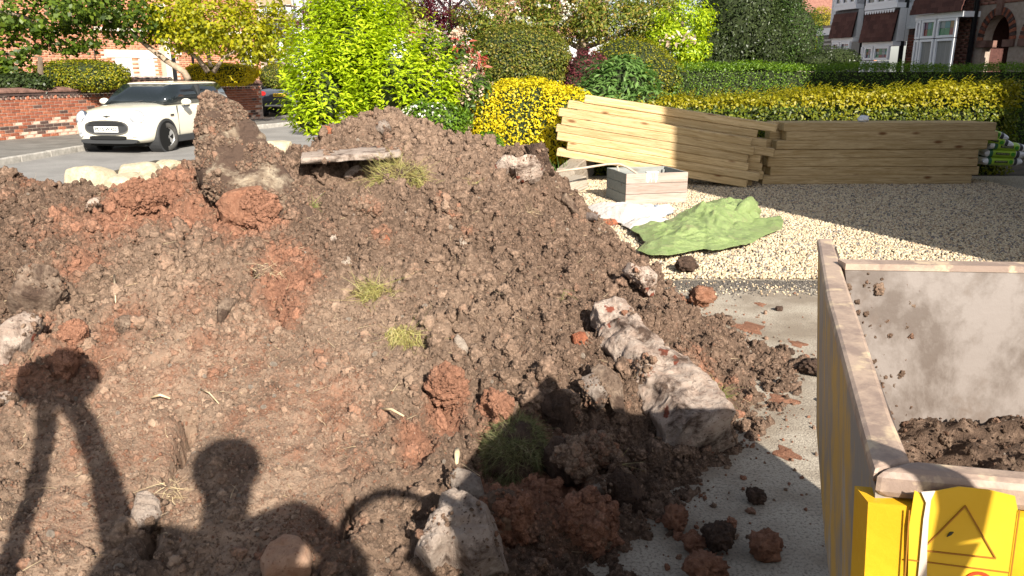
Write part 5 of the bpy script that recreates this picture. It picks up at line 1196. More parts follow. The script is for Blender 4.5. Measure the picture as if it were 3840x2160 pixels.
# ------------------------------------------------------------------ brickwork helpers
def brick_mat(name, cols, pale=None, rough=.88):
    m, nt, bs = nodes(name); co = coordz(nt); oi = N(nt, 'ShaderNodeObjectInfo')
    cr = N(nt, 'ShaderNodeValToRGB'); nt.links.new(oi.outputs['Random'], cr.inputs['Fac']); el = cr.color_ramp.elements
    el[0].color = rgba(cols[0]); el[1].color = rgba(cols[-1])
    for i, c in enumerate(cols[1:-1]): e = el.new((i + 1) / (len(cols) - 1)); e.color = rgba(c)
    col = mixc(nt, ramp(nt, noise(nt, 18, 5, .65, co), .42, .72), cr.outputs['Color'], (cols[0][0] * .55, cols[0][1] * .55, cols[0][2] * .55))
    if pale: col = mixc(nt, ramp(nt, noise(nt, 9, 5, .65, co), .40, .55), col, pale)
    nt.links.new(col, bs.inputs['Base Color']); bs.inputs['Roughness'].default_value = rough; bs.inputs['Specular IOR Level'].default_value = .2
    add_bump(nt, bs, noise(nt, 40, 5, .65, co), .4, .006); return m
def brick_field_mat(name, cols, mortar=None):      # colour per brick from a vertex attribute
    m, nt, bs = nodes(name); co = coordz(nt); cr = N(nt, 'ShaderNodeValToRGB'); nt.links.new(attr(nt, 'tint'), cr.inputs['Fac']); el = cr.color_ramp.elements
    el[0].color = rgba(cols[0]); el[1].color = rgba(cols[-1])
    for i, c in enumerate(cols[1:-1]): e = el.new((i + 1) / (len(cols) - 1)); e.color = rgba(c)
    col = mixc(nt, ramp(nt, noise(nt, 7, 5, .65, co), .45, .75), cr.outputs['Color'], (cols[0][0] * .7, cols[0][1] * .7, cols[0][2] * .7))
    nt.links.new(col, bs.inputs['Base Color']); bs.inputs['Roughness'].default_value = .88; bs.inputs['Specular IOR Level'].default_value = .2; return m
M['mortar'] = mat('mortar', (.26, .20, .16), (.36, .29, .24), scale=10, rough=.95, bump=.3)
M['mortar_pale'] = mat('mortar_pale', (.42, .33, .27), (.52, .43, .36), scale=10, rough=.95, bump=.3)
M['wall_brick'] = brick_mat('wall_brick', [(.20, .065, .038), (.30, .10, .055), (.36, .135, .075), (.25, .08, .05)])
M['wall_brick_pale'] = brick_mat('wall_brick_pale', [(.34, .14, .09), (.42, .21, .14), (.38, .17, .11)], pale=(.50, .38, .30))
M['wall_brick_dark'] = brick_mat('wall_brick_dark', [(.06, .04, .035), (.10, .06, .05), (.13, .07, .055)])
M['coping'] = mat('coping', (.10, .055, .042), (.20, .11, .085), scale=6, rough=.9, bump=.5, bscale=20)
def on_wall(px, z=0.5):       # the wall line where a column of the picture meets it
    a = Vector((-11.75, 18.0)); b = Vector((-8.3, 26.3)); best = None
    for i in range(-120, 240):
        t = i / 200; p = a.lerp(b, t) if 0 <= t <= 1 else a + (b - a) * t
        zc = p.y * CP - (z - CAM_H) * SP; q = abs(1920 + FPX * p.x / zc - px)
        if best is None or q < best[0]: best = (q, p)
    return best[1]
def garden_wall(pxa, pxb, label, top, endpost=False):
    A = on_wall(pxa); B_ = on_wall(pxb); d = (B_ - A); L = d.length; ang = math.atan2(d.y, d.x)
    e = empty('garden_wall', (A.x, A.y, -.06), ang); tag(e, label, 'wall'); H = top + .06
    MB().box(0, L, .012, .215, 0, H - .18).build('mortar_bed', M['mortar'], e)
    me_ = {}
    for mm in ('wall_brick', 'wall_brick_pale', 'wall_brick_dark'):
        bm = bmesh.new(); bmesh.ops.create_cube(bm, size=1.0)
        for v in bm.verts: v.co = Vector((v.co.x * .214, v.co.y * .10, v.co.z * .064))
        bmesh.ops.bevel(bm, geom=bm.edges[:], offset=.005, segments=1, affect='EDGES'); q = bpy.data.meshes.new('brick'); bm.to_mesh(q); bm.free(); q.materials.append(M[mm]); me_[mm] = q
    nrow = int((H - .20) / .075); cnt = 0; rest = MB()
    for r_ in range(nrow - 1, -1, -1):
        x = .1125 - (.1125 if r_ % 2 else 0)
        while x < L - .09:
            if x > .08:
                mm = 'wall_brick'
                if r_ < 6 and random.random() < .62 - .08 * r_: mm = 'wall_brick_pale'
                if r_ in (2, 3) and random.random() < .5 or random.random() < .05: mm = 'wall_brick_dark'
                loc = (x, .055 - random.uniform(0, .006), .04 + r_ * .075)
                if cnt < 300:
                    o = link_mesh('brick', me_[mm], None, e); o.location = loc; cnt += 1
                else: rest.box(x - .107, x + .107, .004, .1, loc[2] - .032, loc[2] + .032)
            x += .225
    if rest.V: o = rest.build('brick_rest', M['wall_brick'], e); o['kind'] = 'stuff'
    # saw-tooth course under the coping
    x = .06
    for k in range(int(L / .12)):
        o = MB().box(-.045, .045, -.045, .045, -.03, .03, Matrix.Rotation(R(45), 4, 'Z')).build('tooth_brick', M['wall_brick_dark'] if k % 3 else M['wall_brick'], e) if k < 3 else tb[k % 3].copy()
        if k == 0: tb = []
        if k < 3: tb.append(o)
        else: COL.objects.link(o); o.parent = e
        o.location = (x, .03, H - .20); x += .12
    MB().box(0, L, -.03, .24, H - .165, H - .10).build('oversail_course', M['wall_brick_dark'], e, bevel=.006)
    n = int(L / .45) + 1
    for k in range(n):
        a0 = L * k / n + .004; a1 = L * (k + 1) / n - .004; prof = [(-.06, H - .098), (-.06, H - .05), (-.02, H - .005), (.10, H + .02), (.22, H - .005), (.26, H - .05), (.26, H - .098)]
        MB().prism(prof, a0, a1, 'x').build('coping_stone', M['coping'], e, bevel=.008)
    return e
garden_wall(-60, 487, 'old red brick garden wall with dark coping left of the white car', 1.08)
garden_wall(690, 985, 'lit end stretch of the brick garden wall right of the white car', 1.16)
# dark low wall beyond the gap
e = empty('side_wall', (0, 0, 0)); tag(e, 'low dark coped wall seen through the gap behind the white car roof', 'wall')
a = at(455, 300, 25.0); b = at(705, 303, 24.0); d = b - a; Mx = Matrix.Translation((a.x, a.y, 0)) @ Matrix.Rotation(math.atan2(d.y, d.x), 4, 'Z')
MB().box(0, d.length, 0, .2, -.1, 1.10, Mx).build('brick_face', M['wall_brick_dark'], e); MB().box(-.02, d.length + .02, -.05, .25, 1.10, 1.22, Mx).build('coping_stone', M['coping'], e)

# facade frame: origin A, s axis along the front, out = towards the viewer
class Facade:
    def __init__(s, pa, pb, base=0.0):
        s.A = Vector((pa[0], pa[1], base)); d = Vector((pb[0] - pa[0], pb[1] - pa[1], 0)); s.L = d.length; s.u = d.normalized()
        s.n = Vector((s.u.y, -s.u.x, 0));
        if s.n.dot(s.A) > 0: s.n = -s.n
        s.base = base; s.ang = math.atan2(s.u.y, s.u.x)
        s.M = Matrix.Translation(s.A) @ Matrix((s.u, -s.n, Vector((0, 0, 1)))).transposed().to_4x4()   # local: x along, y inwards, z up
    def sh(s, px, py):
        d = ray(px, py); o = Vector((0, 0, CAM_H)); t = (s.A - o).dot(s.n) / d.dot(s.n); p = o + d * t
        return ((p - s.A).dot(s.u), p.z - s.base)
    def empty(s, name):
        e = empty(name, s.A); c3 = Matrix((s.u, -s.n, Vector((0, 0, 1)))).transposed()
        if c3.determinant() < 0: c3 = Matrix((-s.u, -s.n, Vector((0, 0, 1)))).transposed(); e.scale = (-1, 1, 1)
        e.rotation_euler = c3.to_euler(); return e
def brick_field(name, parent, m, s0, s1, h0, h1, holes=(), y=0.0, seed=1, bl=.225, bh=.075, proud=.008):
    rg = random.Random(seed); V = []; F = []; T = []
    r_ = 0; h = h0
    while h + bh * .8 < h1:
        x = s0 - (bl / 2 if r_ % 2 else 0)
        while x < s1 - .02:
            a0 = max(x, s0) + .005; a1 = min(x + bl, s1) - .005
            if a1 - a0 > .03 and not any(a1 > q[0] and a0 < q[1] and h + bh > q[2] and h < q[3] for q in holes):
                b = len(V); z0 = h + .005; z1 = h + bh - .005; yy = y - proud * rg.uniform(.6, 1.2)
                V += [(a0, yy, z0), (a1, yy, z0), (a1, yy, z1), (a0, yy, z1), (a0, y, z0), (a1, y, z0), (a1, y, z1), (a0, y, z1)]
                F += [(b, b+1, b+2, b+3), (b+4, b+5, b+1, b), (b+1, b+5, b+6, b+2), (b+3, b+2, b+6, b+7), (b+4, b, b+3, b+7)]; T += [rg.random()] * 8
            x += bl
        h += bh; r_ += 1
    me = np_mesh(name, V, np.array(F)); a = me.attributes.new('tint', 'FLOAT', 'POINT'); a.data.foreach_set('value', np.array(T, np.float32))
    o = link_mesh(name, me, m, parent); o['kind'] = 'stuff'; return o
M['house_brick'] = brick_field_mat('house_brick', [(.36, .13, .07), (.46, .19, .10), (.52, .24, .14), (.42, .17, .10)])
M['dark_brick'] = brick_field_mat('dark_brick', [(.13, .045, .032), (.20, .065, .045), (.25, .09, .06)])
M['porch_brick'] = brick_field_mat('porch_brick', [(.20, .09, .065), (.27, .125, .09), (.32, .16, .115)])
M['white_render'] = mat('white_render', (.70, .70, .71), (.78, .78, .78), scale=30, rough=.9, bump=.8, bscale=50, bdist=.02)
M['upvc'] = mat('upvc', (.78, .79, .82), rough=.35); M['black_paint'] = mat('black_paint', (.012, .012, .014), rough=.35); M['cream_stone'] = mat('cream_stone', (.62, .54, .42), (.70, .63, .52), scale=9, rough=.85)
M['tile'] = brick_mat('tile', [(.085, .038, .032), (.125, .055, .045), (.16, .075, .06)]); M['glass_dark'] = mat('glass_dark', (.02, .024, .028), rough=.06, spec=.6)
M['curtain'] = mat('curtain', (.25, .25, .24), (.36, .35, .33), scale=1.0, rough=.9, stretch=(40, 1, 1)); M['shutter'] = mat('shutter', (.72, .73, .73), rough=.5)
SG = [mat('stained_' + n_, c, rough=.15, spec=.5) for n_, c in (('green', (.05, .20, .09)), ('red', (.22, .035, .03)), ('teal', (.06, .20, .22)), ('pale', (.22, .26, .26)), ('amber', (.24, .12, .03)), ('plum', (.13, .05, .10)))]
M['roof_tile'] = mat('roof_tile', (.20, .09, .07), (.30, .15, .115), scale=14, rough=.9, bump=.5)
def pane_grid(parent, s0, s1, h0, h1, y, nx_, nz_, seed):
    rg = random.Random(seed)
    for i in range(nx_):
        for j in range(nz_):
            a0 = s0 + (s1 - s0) * i / nx_; a1 = s0 + (s1 - s0) * (i + 1) / nx_; b0 = h0 + (h1 - h0) * j / nz_; b1 = h0 + (h1 - h0) * (j + 1) / nz_
            MB().box(a0 + .004, a1 - .004, y - .006, y, b0 + .004, b1 - .004).build('stained_pane', rg.choice(SG), parent)
def frame(parent, s0, s1, h0, h1, y, w=.05, d=.06, m='upvc', name='window_frame'):
    mb = MB(); mb.box(s0, s0 + w, y - d, y, h0, h1); mb.box(s1 - w, s1, y - d, y, h0, h1); mb.box(s0 + w, s1 - w, y - d + .002, y - .002, h0, h0 + w); mb.box(s0 + w, s1 - w, y - d + .002, y - .002, h1 - w, h1)
    return mb.build(name, M[m], parent)
def glass(parent, s0, s1, h0, h1, y, m='glass_dark', name='window_pane'): return MB().box(s0, s1, y - .012, y, h0, h1).build(name, M[m], parent)
# ---- left: brick villa across the street
fa = at(40, 250, 27.0); fb = at(980, 250, 33.0); FL = Facade((fa.x, fa.y), (fb.x, fb.y), 0.2)
e = FL.empty('brick_house'); tag(e, 'orange brick house across the street with white shuttered windows', 'house')
w1 = (*[FL.sh(432, 220)[0], FL.sh(492, 220)[0]], FL.sh(460, 300)[1], FL.sh(460, 218)[1]); w2 = (*[FL.sh(524, 215)[0], FL.sh(572, 215)[0]], FL.sh(550, 300)[1], FL.sh(550, 213)[1]); w3 = (FL.sh(905, 200)[0], FL.sh(945, 200)[0], FL.sh(925, 250)[1], FL.sh(925, 185)[1])
dr = (FL.sh(625, 200)[0], FL.sh(655, 200)[0], FL.sh(640, 300)[1], FL.sh(640, 205)[1])
MB().box(-1, FL.L + .1, .0, .3, 0, 7).build('mortar_face', M['mortar_pale'], e)
lint = (FL.sh(398, 200)[0], FL.sh(590, 200)[0], FL.sh(480, 216)[1], FL.sh(480, 190)[1])
brick_field('brickwork', e, M['house_brick'], -1, FL.L, .8, 4.4, [w1, w2, w3, dr, lint], 0.0, 5)
sx = FL.sh(332, 150)[0]
MB().box(-1.2, sx, -.42, -.002, 0, 7).build('projecting_wing', M['mortar_pale'], e); brick_field('wing_brickwork', e, M['house_brick'], -1.2, sx, .8, 4.4, [], -.42, 6)
MB().tube([Vector((sx + .07, -.1, 0)), Vector((sx + .07, -.1, 7))], .05, 8).build('drainpipe', M['black_paint'], e)
for (s0, s1, h0, h1) in (w1, w2, w3):
    f = frame(e, s0, s1, h0, h1, .03, .07, .05); glass(f, s0 + .07, s1 - .07, h0 + .07, h1 - .07, .025)
    n = 9
    for k in range(n):
        z = h0 + .09 + (h1 - h0 - .18) * k / n; MB().box(s0 + .08, s1 - .08, -.005, .012, z, z + (h1 - h0 - .18) / n * .62).build('shutter_slat', M['shutter'], f)
MB().box(lint[0], lint[1], -.05, -.0, lint[2], lint[3]).build('stone_lintel', M['cream_stone'], e)
hb = FL.sh(480, 118)[1]; MB().box(sx + .2, FL.L, -.12, 0, hb, hb + .12).build('stone_string_course', M['cream_stone'], e)
MB().box(dr[0], dr[1], -.02, .02, dr[2], dr[3]).build('door', M['black_paint'], e)
mb = MB()
for k in range(13):
    t = math.pi * k / 12; c = ((dr[0] + dr[1]) / 2, dr[3]); r0 = (dr[1] - dr[0]) / 2 + .02; r1 = r0 + .22
    if k < 12:
        t2 = math.pi * (k + .86) / 12; P_ = [(c[0] + r * math.cos(q), c[1] + r * math.sin(q)) for r, q in ((r0, t), (r1, t), (r1, t2), (r0, t2))]; MB().prism(P_, -.05, -.0, 'y').build('arch_brick', M['wall_brick_dark'] if k % 2 else M['cream_stone'], e)
for s in (FL.sh(610, 200)[0],): MB().box(s - .1, s + .1, -.5, -.0, .0, 3.6).build('bay_pier', M['cream_stone'], e)
MB().tube([Vector((FL.sh(705, 200)[0], -.4, 0)), Vector((FL.sh(705, 200)[0], -.4, 7))], .05, 8).build('drainpipe', M['black_paint'], e)
# ---- centre: white house wrapped in scaffolding
fa = at(940, 150, 44.0); fb = at(1200, 150, 43.0); FW = Facade((fa.x, fa.y), (fb.x, fb.y), 0.0)
e = FW.empty('white_house'); tag(e, 'white rendered house behind scaffolding at the end of the street', 'house')
MB().box(-.5, FW.L + 1, 0, 4, 0, 9).build('rendered_wall', M['white_render'], e); MB().box(-.5, FW.L * .6, -.03, 0, 0, 2.0).build('grey_plinth', M['mortar'], e)
for s in (.8, 2.3): f = frame(e, s, s + .9, 2.2, 3.4, 0, .08, .05); glass(f, s + .08, s + .82, 2.28, 3.32, -.01)
e = FW.empty('scaffolding'); tag(e, 'steel tube scaffolding with boarded decks in front of the white house', 'scaffolding')
M['steel_tube'] = mat('steel_tube', (.32, .34, .36), rough=.45, metal=.6); M['board'] = mat('board', (.30, .22, .14), (.40, .31, .22), scale=5, rough=.85)
for k in range(7):
    s = .2 + k * .55
    for y in (-1.3, -.4): MB().tube([(s, y, 0), (s, y, 9)], .03, 6).build('standard_tube', M['steel_tube'], e)
for z in (1.9, 2.6, 3.3, 4.3, 5.4): MB().tube([(-.3, -1.35, z), (FW.L, -1.35, z)], .028, 6).build('ledger_tube', M['steel_tube'], e)
for z in (3.9, 4.6): MB().box(-.3, FW.L * .82, -1.3, -.45, z, z + .05).build('deck_board', M['board'], e); MB().box(-.3, FW.L * .82, -1.42, -1.38, z + .06, z + .32).build('toe_board', M['board'], e)
# ---- half-timbered gable behind the maple
c = at(1750, 40, 38.0)
e = empty('timbered_house', (c.x, c.y, 0)); tag(e, 'white half-timbered gable with brown tiled roof behind the maple', 'house')
MB().prism([(-3.4, 0), (1.15, 0), (1.15, 3.1), (-1.1, 6.2), (-3.4, 3.1)], 0, 4, 'y').build('rendered_wall', M['white_render'], e)
for a0, b0, a1, b1 in [(-.75, 2.3, -.75, 5.4), (-.1, 2.3, -.1, 3.9), (.55, 2.3, .55, 3.7), (-1.4, 3.72, .6, 3.72), (-.75, 4.0, .05, 4.8), (-.75, 4.0, -1.5, 4.8)]:
    dx, dz = a1 - a0, b1 - b0; L_ = math.hypot(dx, dz); MB().box(0, L_, -.04, 0, -.06, .06, Matrix.Translation((a0, 0, b0)) @ Matrix.Rotation(-math.atan2(dz, dx), 4, 'Y')).build('timber', M['black_paint'], e)
MB().prism([(-1.1, 6.35), (1.5, 2.75), (1.5, 2.95), (-1.1, 6.6)], -.4, 4, 'y').build('barge_board', M['mortar'], e)
MB().prism([(-1.1, 6.62), (1.55, 2.96), (6.5, 2.96), (6.5, 6.62)], .2, .5, 'y').build('tiled_roof', M['roof_tile'], e); MB().box(1.6, 6.5, .1, 4, 0, 2.95).build('side_wing', M['white_render'], e)
# ---- far red brick house on the right
c = at(3085, 60, 42.0); e = empty('far_house', (c.x, c.y, 0)); tag(e, 'far orange brick house glimpsed left of the white gable', 'house')
MB().box(-3, 3, 0, 4, 0, 3.98).build('brick_wall', M['mortar_pale'], e); brick_field('brickwork', e, M['house_brick'], -3, 3, 1.5, 3.95, [(-.75, .25, 2.6, 3.6)], 0, 9, .3, .1)
f = frame(e, -.72, .2, 2.65, 3.6, -.0, .08, .05); glass(f, -.64, .12, 2.73, 3.52, -.01); MB().box(-3.1, 3.1, -.2, .0, 3.99, 4.1).build('gutter', M['black_paint'], e)
MB().prism([(-3.2, 4.12), (3.2, 4.12), (3.2, 7), (-3.2, 7)], -.1, .1, 'y').build('roof', M['roof_tile'], e); MB().tube([(1.0, -.1, 0), (1.0, -.1, 8)], .08, 8).build('white_pipe', M['upvc'], e); MB().tube([(1.75, -.1, 0), (1.75, -.1, 4)], .07, 8).build('drainpipe', M['black_paint'], e)
# ---- right: row of bay-fronted houses
pa = at(3870, 150, 18.6); pb = at(3125, 150, 26.0); FR = Facade((pa.x, pa.y), (pb.x, pb.y), 0.0)
def S(px, py=150): return FR.sh(px, py)[0]
def Hh(px, py): return FR.sh(px, py)[1]
e1 = FR.empty('brick_terrace_house'); tag(e1, 'nearest brick house at right with round porch arches and a tall white bay', 'house')
e2 = FR.empty('tile_hung_house'); tag(e2, 'white house with two tile-hung bays left of the nearest brick house', 'house')
sP0, sP1 = S(3845, 150) - 1.2, S(3668, 130); sB0, sB1 = S(3660, 150), S(3488, 150); sW1 = S(3400, 150)
# porch wall with two arch openings
def arch_wall(parent, s0, s1, htop, arches, m, y=0.0, thick=.25):
    """arches: list of (left, right, spring, crown)"""
    mb = MB(); edges = [s0]
    for (l, r, sp_, cr_) in sorted(arches):
        mb.box(edges[-1], l, y, y + thick, 0, htop); n = 16; c = (l + r) / 2; w = (r - l) / 2
        for k in range(n):
            t0 = math.pi - math.pi * k / n; t1 = math.pi - math.pi * (k + 1) / n
            x0, z0 = c + w * math.cos(t0), sp_ + (cr_ - sp_) * math.sin(t0); x1, z1 = c + w * math.cos(t1), sp_ + (cr_ - sp_) * math.sin(t1)
            mb.add([(x0, y, z0), (x1, y, z1), (x1, y, htop), (x0, y, htop), (x0, y + thick, z0), (x1, y + thick, z1)], [(0, 1, 2, 3), (0, 4, 5, 1)])
        edges.append(r)
    mb.box(edges[-1], s1, y, y + thick, 0, htop); return mb.build('porch_wall', m, parent)
c1 = Hh(3740, 55); arches = [(S(3790, 130), S(3690, 130), Hh(3740, 150), c1), (S(3790, 130) - 1.75, S(3790, 130) - .45, Hh(3740, 150), c1)]
arch_wall(e1, sP0, sB1 - .02, 6, arches, M['mortar'])
holes = [(a0 - .22, a1 + .22, 0, c1 + .2) for a0, a1, _, _ in arches]
brick_field('brickwork', e1, M['porch_brick'], sP0, sB1 - .02, .9, 5.2, holes, -.001, 12)
for (l, r, sp_, cr_) in arches:
    n = 25; c = (l + r) / 2; w = (r - l) / 2
    for k in range(n):
        t0 = math.pi * (k + .07) / n; t1 = math.pi * (k + .93) / n; P_ = [(c + (w + dd) * math.cos(q), sp_ + (cr_ - sp_ + dd) * math.sin(q)) for dd, q in ((0, t0), (.17, t0), (.17, t1), (0, t1))]
        MB().prism(P_, -.035, .02, 'y').build('arch_brick', M['wall_brick_dark'] if k % 2 else M['wall_brick'], e1)
    for sgn in (l, r): MB().box(sgn - .16, sgn + .16, -.06, .26, sp_ - .16, sp_).build('impost', M['coping'], e1)
    MB().box(c - .08, c + .08, -.07, .0, cr_ - .02, cr_ + .34).build('keystone', M['coping'], e1)
    MB().box(l - .2, r + .2, 1.3 + .02 * l, 1.4 + .02 * l, 0, 5).build('porch_back', M['tile'], e1)
MB().box(sP0, sB1 + .5, .26, 1.25, 3.6, 3.7).build('porch_ceiling', M['tile'], e1); MB().box(sP1 - .02, sP1 + .1, .26, 1.7, 0, 5).build('porch_side', M['tile'], e1); MB().box(sP0, sP1 - .03, 1.72, 1.8, 0, 5).build('porch_rear', M['tile'], e1)
def pipe(parent, s, y=-.12): MB().tube([(s, y, 0), (s, y, 7)], .06, 8).build('drainpipe', M['black_paint'], parent)
pipe(e1, S(3664, 120)); pipe(e2, S(3402, 120)); pipe(e2, S(3250, 120))
tile_me = None
def tiles(parent, s0, s1, h0, h1, y0, y1, tw=.19, th=.115):
    """overlapping hung tiles; the surface leans from y1 at the foot to y0 at the head"""
    global tile_me
    if tile_me is None:
        o = MB().box(-.5, .5, -.012, .004, -.5, .5).build('tile', M['tile']); tile_me = o.data; bpy.data.objects.remove(o)
    n = int((h1 - h0) / th); nx_ = max(1, int((s1 - s0) / tw)); w = (s1 - s0) / nx_
    MB().add([(s0, y1 + .03, h0), (s1, y1 + .03, h0), (s1, y0 + .03, h1), (s0, y0 + .03, h1)], [(0, 1, 2, 3)]).build('tile_batten', M['black_paint'], parent)
    for r_ in range(n):
        t = r_ / n; z = h0 + (r_ + .5) * th; y = y1 + (y0 - y1) * t
        for k in range(nx_ + (r_ % 2)):
            x = s0 + (k + .5 - (.5 if r_ % 2 else 0)) * w; a0 = max(x - w / 2, s0); a1 = min(x + w / 2, s1)
            if a1 - a0 < .03: continue
            o = link_mesh('tile', tile_me, None, parent); o.location = ((a0 + a1) / 2, y - .004 * random.random(), z); o.scale = (a1 - a0 - .006, 1.0, th * 1.12); o.rotation_euler = (R(-6) , R(random.uniform(-.8, .8)), 0)
# nearest bay
zb = Hh(3560, 262) - .6; zf = Hh(3570, 72); zt = Hh(3570, 52); prj = -.45
MB().box(sB0 + .02, sB1 - .02, prj + .06, .0, 0, zb).build('bay_plinth', M['mortar'], e1)
MB().box(sB0 - .02, sB1 + .05, prj - .04, 0, zf, zt).build('bay_fascia', M['upvc'], e1)
tiles(e1, sB0 - .1, sB1 + .12, zt + .01, zt + 1.3, prj + .2, prj - .16)
def light(parent, pxa, pxb, y, za, zm, zb_, seed, cols=(3, 2), lower='curtain'):
    s0, s1 = sorted((S(pxa), S(pxb)))
    f = frame(parent, s0, s1, zm + .02, zb_, y, .06, .07, name='window_frame'); pane_grid(f, s0 + .06, s1 - .06, zm + .08, zb_ - .06, y - .02, *cols, seed); glass(f, s0 + .05, s1 - .05, zm + .07, zb_ - .05, y - .005)
    f = frame(parent, s0, s1, za, zm, y, .06, .07, name='window_frame'); glass(f, s0 + .06, s1 - .06, za + .06, zm - .06, y - .01, lower)
zm = Hh(3600, 145); za = Hh(3600, 262) - .5
light(e1, 3645, 3572, prj, za, zm, zf - .01, 1); light(e1, 3566, 3514, prj, za, zm, zf - .01, 2); light(e1, 3510, 3492, prj, za, zm, zf - .01, 3, (1, 1), 'glass_dark')
MB().box(sB1 - .03, sB1, prj, -.0, za, zf).build('bay_side_frame', M['upvc'], e1)
# brick panel and render between the bays
zr = Hh(3450, 106)
MB().box(sB1 - .2, sW1 - .02, .004, .25, 0, zr).build('mortar_face', M['mortar'], e2); brick_field('brickwork', e2, M['dark_brick'], sB1 - .2, sW1 - .02, .7, zr - .16, [], .004, 14)
mb = MB(); x = sB1 - .2
while x < sW1 - .08: MB().box(x, x + .065, -.012, .05, zr - .155, zr).build('soldier_brick', M['wall_brick_dark'], e2); x += .075
MB().box(sB1 - .25, S(3125, 100) + .2, .006, .25, zr + .002, 7).build('rendered_wall', M['white_render'], e2); MB().box(sB1 - .25, sW1, -.05, .004, zr + .004, zr + .05).build('render_drip', M['white_render'], e2)
# middle bay
def bay(pxa, pxb, ytile0, ytile1, ywin, ymid, seeds, panes):
    s0, s1 = sorted((S(pxa), S(pxb))); pc = (pxa + pxb) / 2; pj = -.40
    z0 = Hh(pc, ytile1); z1 = Hh(pc, ytile0)
    tiles(e2, s0 - .06, s1 + .06, z0, z1, pj + .02, pj - .10)
    MB().box(s0 - .06, s1 + .06, pj + .05, .004, z0, z1 + .0).build('bay_body', M['white_render'], e2)
    MB().box(s0 - .02, s1 + .02, pj - .02, .004, Hh(pc, ywin), z0 - .005).build('bay_fascia', M['upvc'], e2)
    zt_ = Hh(pc, ywin) - .005; zm_ = Hh(pc, ymid); zb_ = Hh(pc, 262) - .4
    for (a_, b_, sd, cc) in panes: light(e2, a_, b_, pj, zb_, zm_, zt_, sd, cc)
    MB().box(s0, s1, pj + .05, .004, 0, zb_).build('bay_plinth', M['mortar'], e2)
    # first-floor window above
    MB().box(s0 - .04, s1 + .04, pj - .05, .004, z1 + .01, z1 + .14).build('window_sill', M['upvc'], e2)
    w = (s1 - s0) / 3
    for k in range(3):
        f = frame(e2, s0 + k * w, s0 + (k + 1) * w, z1 + .14, z1 + 1.4, pj, .07, .06); glass(f, s0 + k * w + .07, s0 + (k + 1) * w - .07, z1 + .21, z1 + 1.33, pj - .01)
    return s0, s1, z1
s0, s1, z1 = bay(3398, 3284, 38, 157, 174, 228, (4, 5), [(3392, 3335, 4, (4, 3)), (3330, 3298, 5, (3, 3)), (3294, 3286, 6, (1, 1))])
n = 12
for k in range(n):
    x = s0 + (s1 - s0) * (k + .5) / n; MB().prism([(x - (s1-s0)/n/2, z1 - .01), (x + (s1-s0)/n/2, z1 - .01), (x + (s1-s0)/n/2*.5, z1 - .09), (x, z1 - .11), (x - (s1-s0)/n/2*.5, z1 - .09)], -.47, -.46, 'y').build('scallop', M['upvc'], e2)
s0, s1, z1 = bay(3243, 3166, 40, 142, 158, 190, (7, 8), [(3240, 3203, 7, (2, 2)), (3199, 3172, 8, (2, 2))])
# small arch between the bays
l, r = sorted((S(3284), S(3254))); ac = Hh(3268, 155)
MB().box(l - .02, r + .02, -.01, .005, 0, zr - .2).build('porch_brick_face', M['dark_brick'], e2)
arch_p = [(l + .12, 0), (r - .12, 0), (r - .12, ac - .45)] + [((l + r) / 2 + (r - l - .24) / 2 * math.cos(math.pi * k / 10), ac - .45 + .45 * math.sin(math.pi * k / 10)) for k in range(11)] + [(l + .12, ac - .45)]
MB().prism(arch_p, -.02, -.0105, 'y').build('porch_shade_panel', M['black_paint'], e2)  # flat black panel on the wall, porch shade put into the colour
mb = MB(); 
for k in range(12):
    t0 = math.pi * k / 12; t1 = math.pi * (k + .85) / 12; c = (l + r) / 2; w = (r - l - .24) / 2; P_ = [(c + (w + dd) * math.cos(q), ac - .45 + (.45 + dd) * math.sin(q)) for dd, q in ((0, t0), (.11, t0), (.11, t1), (0, t1))]; MB().prism(P_, -.04, -.0, 'y').build('arch_brick', M['wall_brick'], e2)
# dark lean-to with a flat white roof at the far end
s0, s1 = sorted((S(3160, 180), S(3092, 180))); ht = Hh(3125, 135)
e3 = FR.empty('dark_porch'); tag(e3, 'black framed lean-to with a flat white roof at the far end of the white house', 'porch')
MB().box(s0, s1, -.3, 1, 0, ht).build('frame_wall', M['black_paint'], e3); MB().box(s0 - .1, s1 + .15, -.45, 1, ht + .01, ht + .22).build('flat_roof', M['upvc'], e3); MB().box(s0 - .1, s1 + .1, -.4, 1, ht + .222, ht + .30).build('lead_cover', M['mortar'], e3)
for k in range(9): z = ht - .16 - k * .12; MB().box(s0 + .1, s0 + (s1 - s0) * .55, -.335, -.301, z, z + .05).build('louvre_slat', M['glass_dark'], e3)
for k in range(2): MB().box(s0 + (s1 - s0) * .66, s1 - .12, -.312, -.301, ht - .6 - k * .75, ht - .1 - k * .75).build('window_pane', M['curtain'], e3)
# ---- unseen house at right, inferred from its shadow; walls and roof shaped to cast it
e = empty('own_house', (5.15, 3.0, 0)); tag(e, 'unseen brick house beside the drive, shaped to cast the broad shadow over the timber', 'house')
MB().prism([(0, 0), (4.0, 0), (4.0, 3.7), (0, 6.15)], 0, 5.49, 'x').build('brick_wall', M['tile'], e); MB().box(5.5, 13, .002, 4.0, 0, 9.2).build('shade_block', M['tile'], e); MB().box(5.4, 13.2, -.2, 4.2, 9.21, 9.4).build('shade_block_roof', M['roof_tile'], e)  # tall block and its roof added to shade the clipped hedge
MB().prism([(-.1, 6.22), (4.2, 3.59), (4.2, 3.72), (-.1, 6.36)], -.02, 5.48, 'x').build('roof', M['roof_tile'], e)
for x in (1.2, 4.2): f = frame(e, x, x + 1.2, 1.0, 2.3, -.002, .07, .06); glass(f, x + .07, x + 1.13, 1.07, 2.23, -.02)
MB().box(3.0, 3.9, -.05, -.001, 0, 2.05).build('door', M['black_paint'], e)
